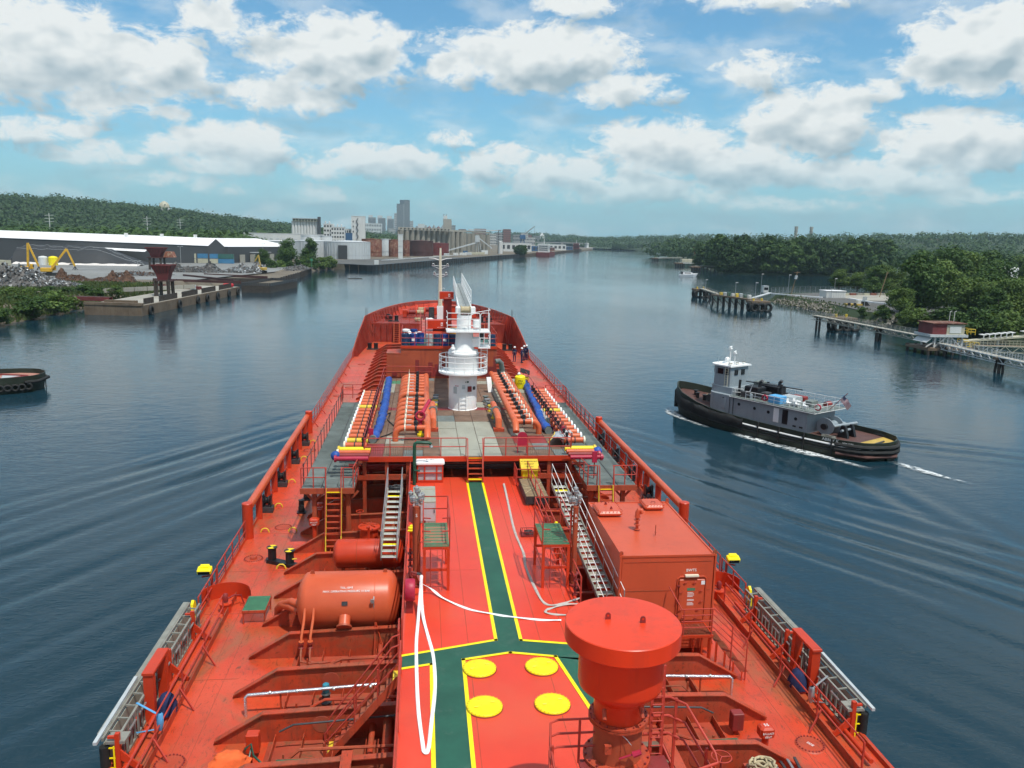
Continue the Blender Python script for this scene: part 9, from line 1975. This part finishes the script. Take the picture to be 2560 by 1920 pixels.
# farther piers and the white boat
def small_pier(x,y,x2,y2,lab,m='concrete'):
    o = thing('timber_pier',(x,y,0),lab,'pier','farther piers on the right bank'); MB().bar((x,y,3.0),(x2,y2,3.0),2.2,.5).build('deck',m,o); MB().cbox((x,y,2.6),(7,6,1.6),bev=.2).build('head','concrete_old',o)
    n = 9
    for i in range(n): t = (i+.5)/n; p = (x+(x2-x)*t,y+(y2-y)*t); MB().cyl((*p,-1),(*p,2.8),.35,n=6).build('pile','pile_wood',o,True)
    for dx in (-3,-1,1,3): MB().cyl((x+dx,y-3.2,-1),(x+dx,y-3.2,2.6),.9,n=8).build('tyre_column','black_rubber',o,True)
    MB().bar((x,y,3.8),(x2,y2,3.8),.2,.2).build('pipe','white_wall',o)
small_pier(262,905,318,960,'farthest of the three small piers on the right bank'); small_pier(224,700,262,716,'middle small pier with a pale building on the right bank','white_wall'); small_pier(204,598,232,604,'low dark small pier nearest on the right bank','pile_wood')
single(MB().cbox((236,712,5),(12,6,3),bev=.2),'pier_shed','cream_box',(236,712,3.2),'pale flat building at the root of the middle small pier','shed')
wb = thing('cabin_cruiser',(163.5,492,0),'white cabin cruiser at anchor on the river','boat',None,R(-92))
lp(MB().add([(-1.5,-5.6,-.2),(1.5,-5.6,-.2),(1.4,3,-.2),(0,5.0,-.2),(-1.4,3,-.2),(-1.9,-5.8,1.3),(1.9,-5.8,1.3),(1.9,2.8,1.6),(0,6.2,2.1),(-1.9,2.8,1.6)],[(0,1,6,5),(1,2,7,6),(2,3,8,7),(3,4,9,8),(4,0,5,9),(5,6,7,8,9),(4,3,2,1,0)]),'hull','white_roof',wb)
lp(MB().prism([(-3.6,1.4),(2.6,1.5),(2.0,2.7),(-3.4,2.7)],-1.4,1.4,'x'),'cabin','white_roof',wb); lp(MB().box(-1.42,-1.40,-2.8,1.4,1.9,2.5),'window','glass_dark',wb); lp(MB().box(1.40,1.42,-2.8,1.4,1.9,2.5),'window','glass_dark',wb); lp(MB().box(-1.1,1.1,-4.6,-3.8,1.4,3.0),'outboard_gear','dark_steel',wb); lp(MB().cyl((0,0,2.7),(0,0,4.4),.05,n=5),'mast','steel',wb)
# chimneys and buildings over the right wood
for i,x in enumerate((854.9,891.6)): o = thing('chimney',(x,1800,3),['left','right'][i]+' tall pale chimney above the right wood','chimney','power station chimneys'); MB().lathe([(4.2,0),(3.4,56),(3.9,56.2),(3.9,62)],(x,1800,3),14).build('shaft','concrete',o,True); MB().lathe([(4.0,50),(4.1,50),(4.1,52),(4.0,52)],(x,1800,3),14).build('band','city_grey',o)
block('hospital_block',946.6,991,1440,14,40,'wide brown block on the right wooded hill','brick','building',None,10,3,'cream_box',30); block('white_depot',288,300,800,12,15,'white depot behind the right bank trees','white_wall','building','right bank depots',5,1); block('brick_depot',309.5,321.5,900,12,16.4,'brick building among the right bank trees','brick','building','right bank depots',4,2,'galv')
# ------------------------------------------------------------------ summer haze
hz = MB().box(-6000,6000,-520,6450,-2.4,232).build('haze','white_paint'); hz.data.materials.clear(); m = bpy.data.materials.new('haze_air'); m.use_nodes = True; nt = m.node_tree; nt.nodes.clear()
v = nd(nt,'ShaderNodeVolumePrincipled'); v.inputs['Color'].default_value = (.66,.88,1.0,1); v.inputs['Density'].default_value = .00010; v.inputs['Anisotropy'].default_value = .3
ou = nd(nt,'ShaderNodeOutputMaterial'); nt.links.new(v.outputs[0],ou.inputs['Volume']); hz.data.materials.append(m); stuff(hz)
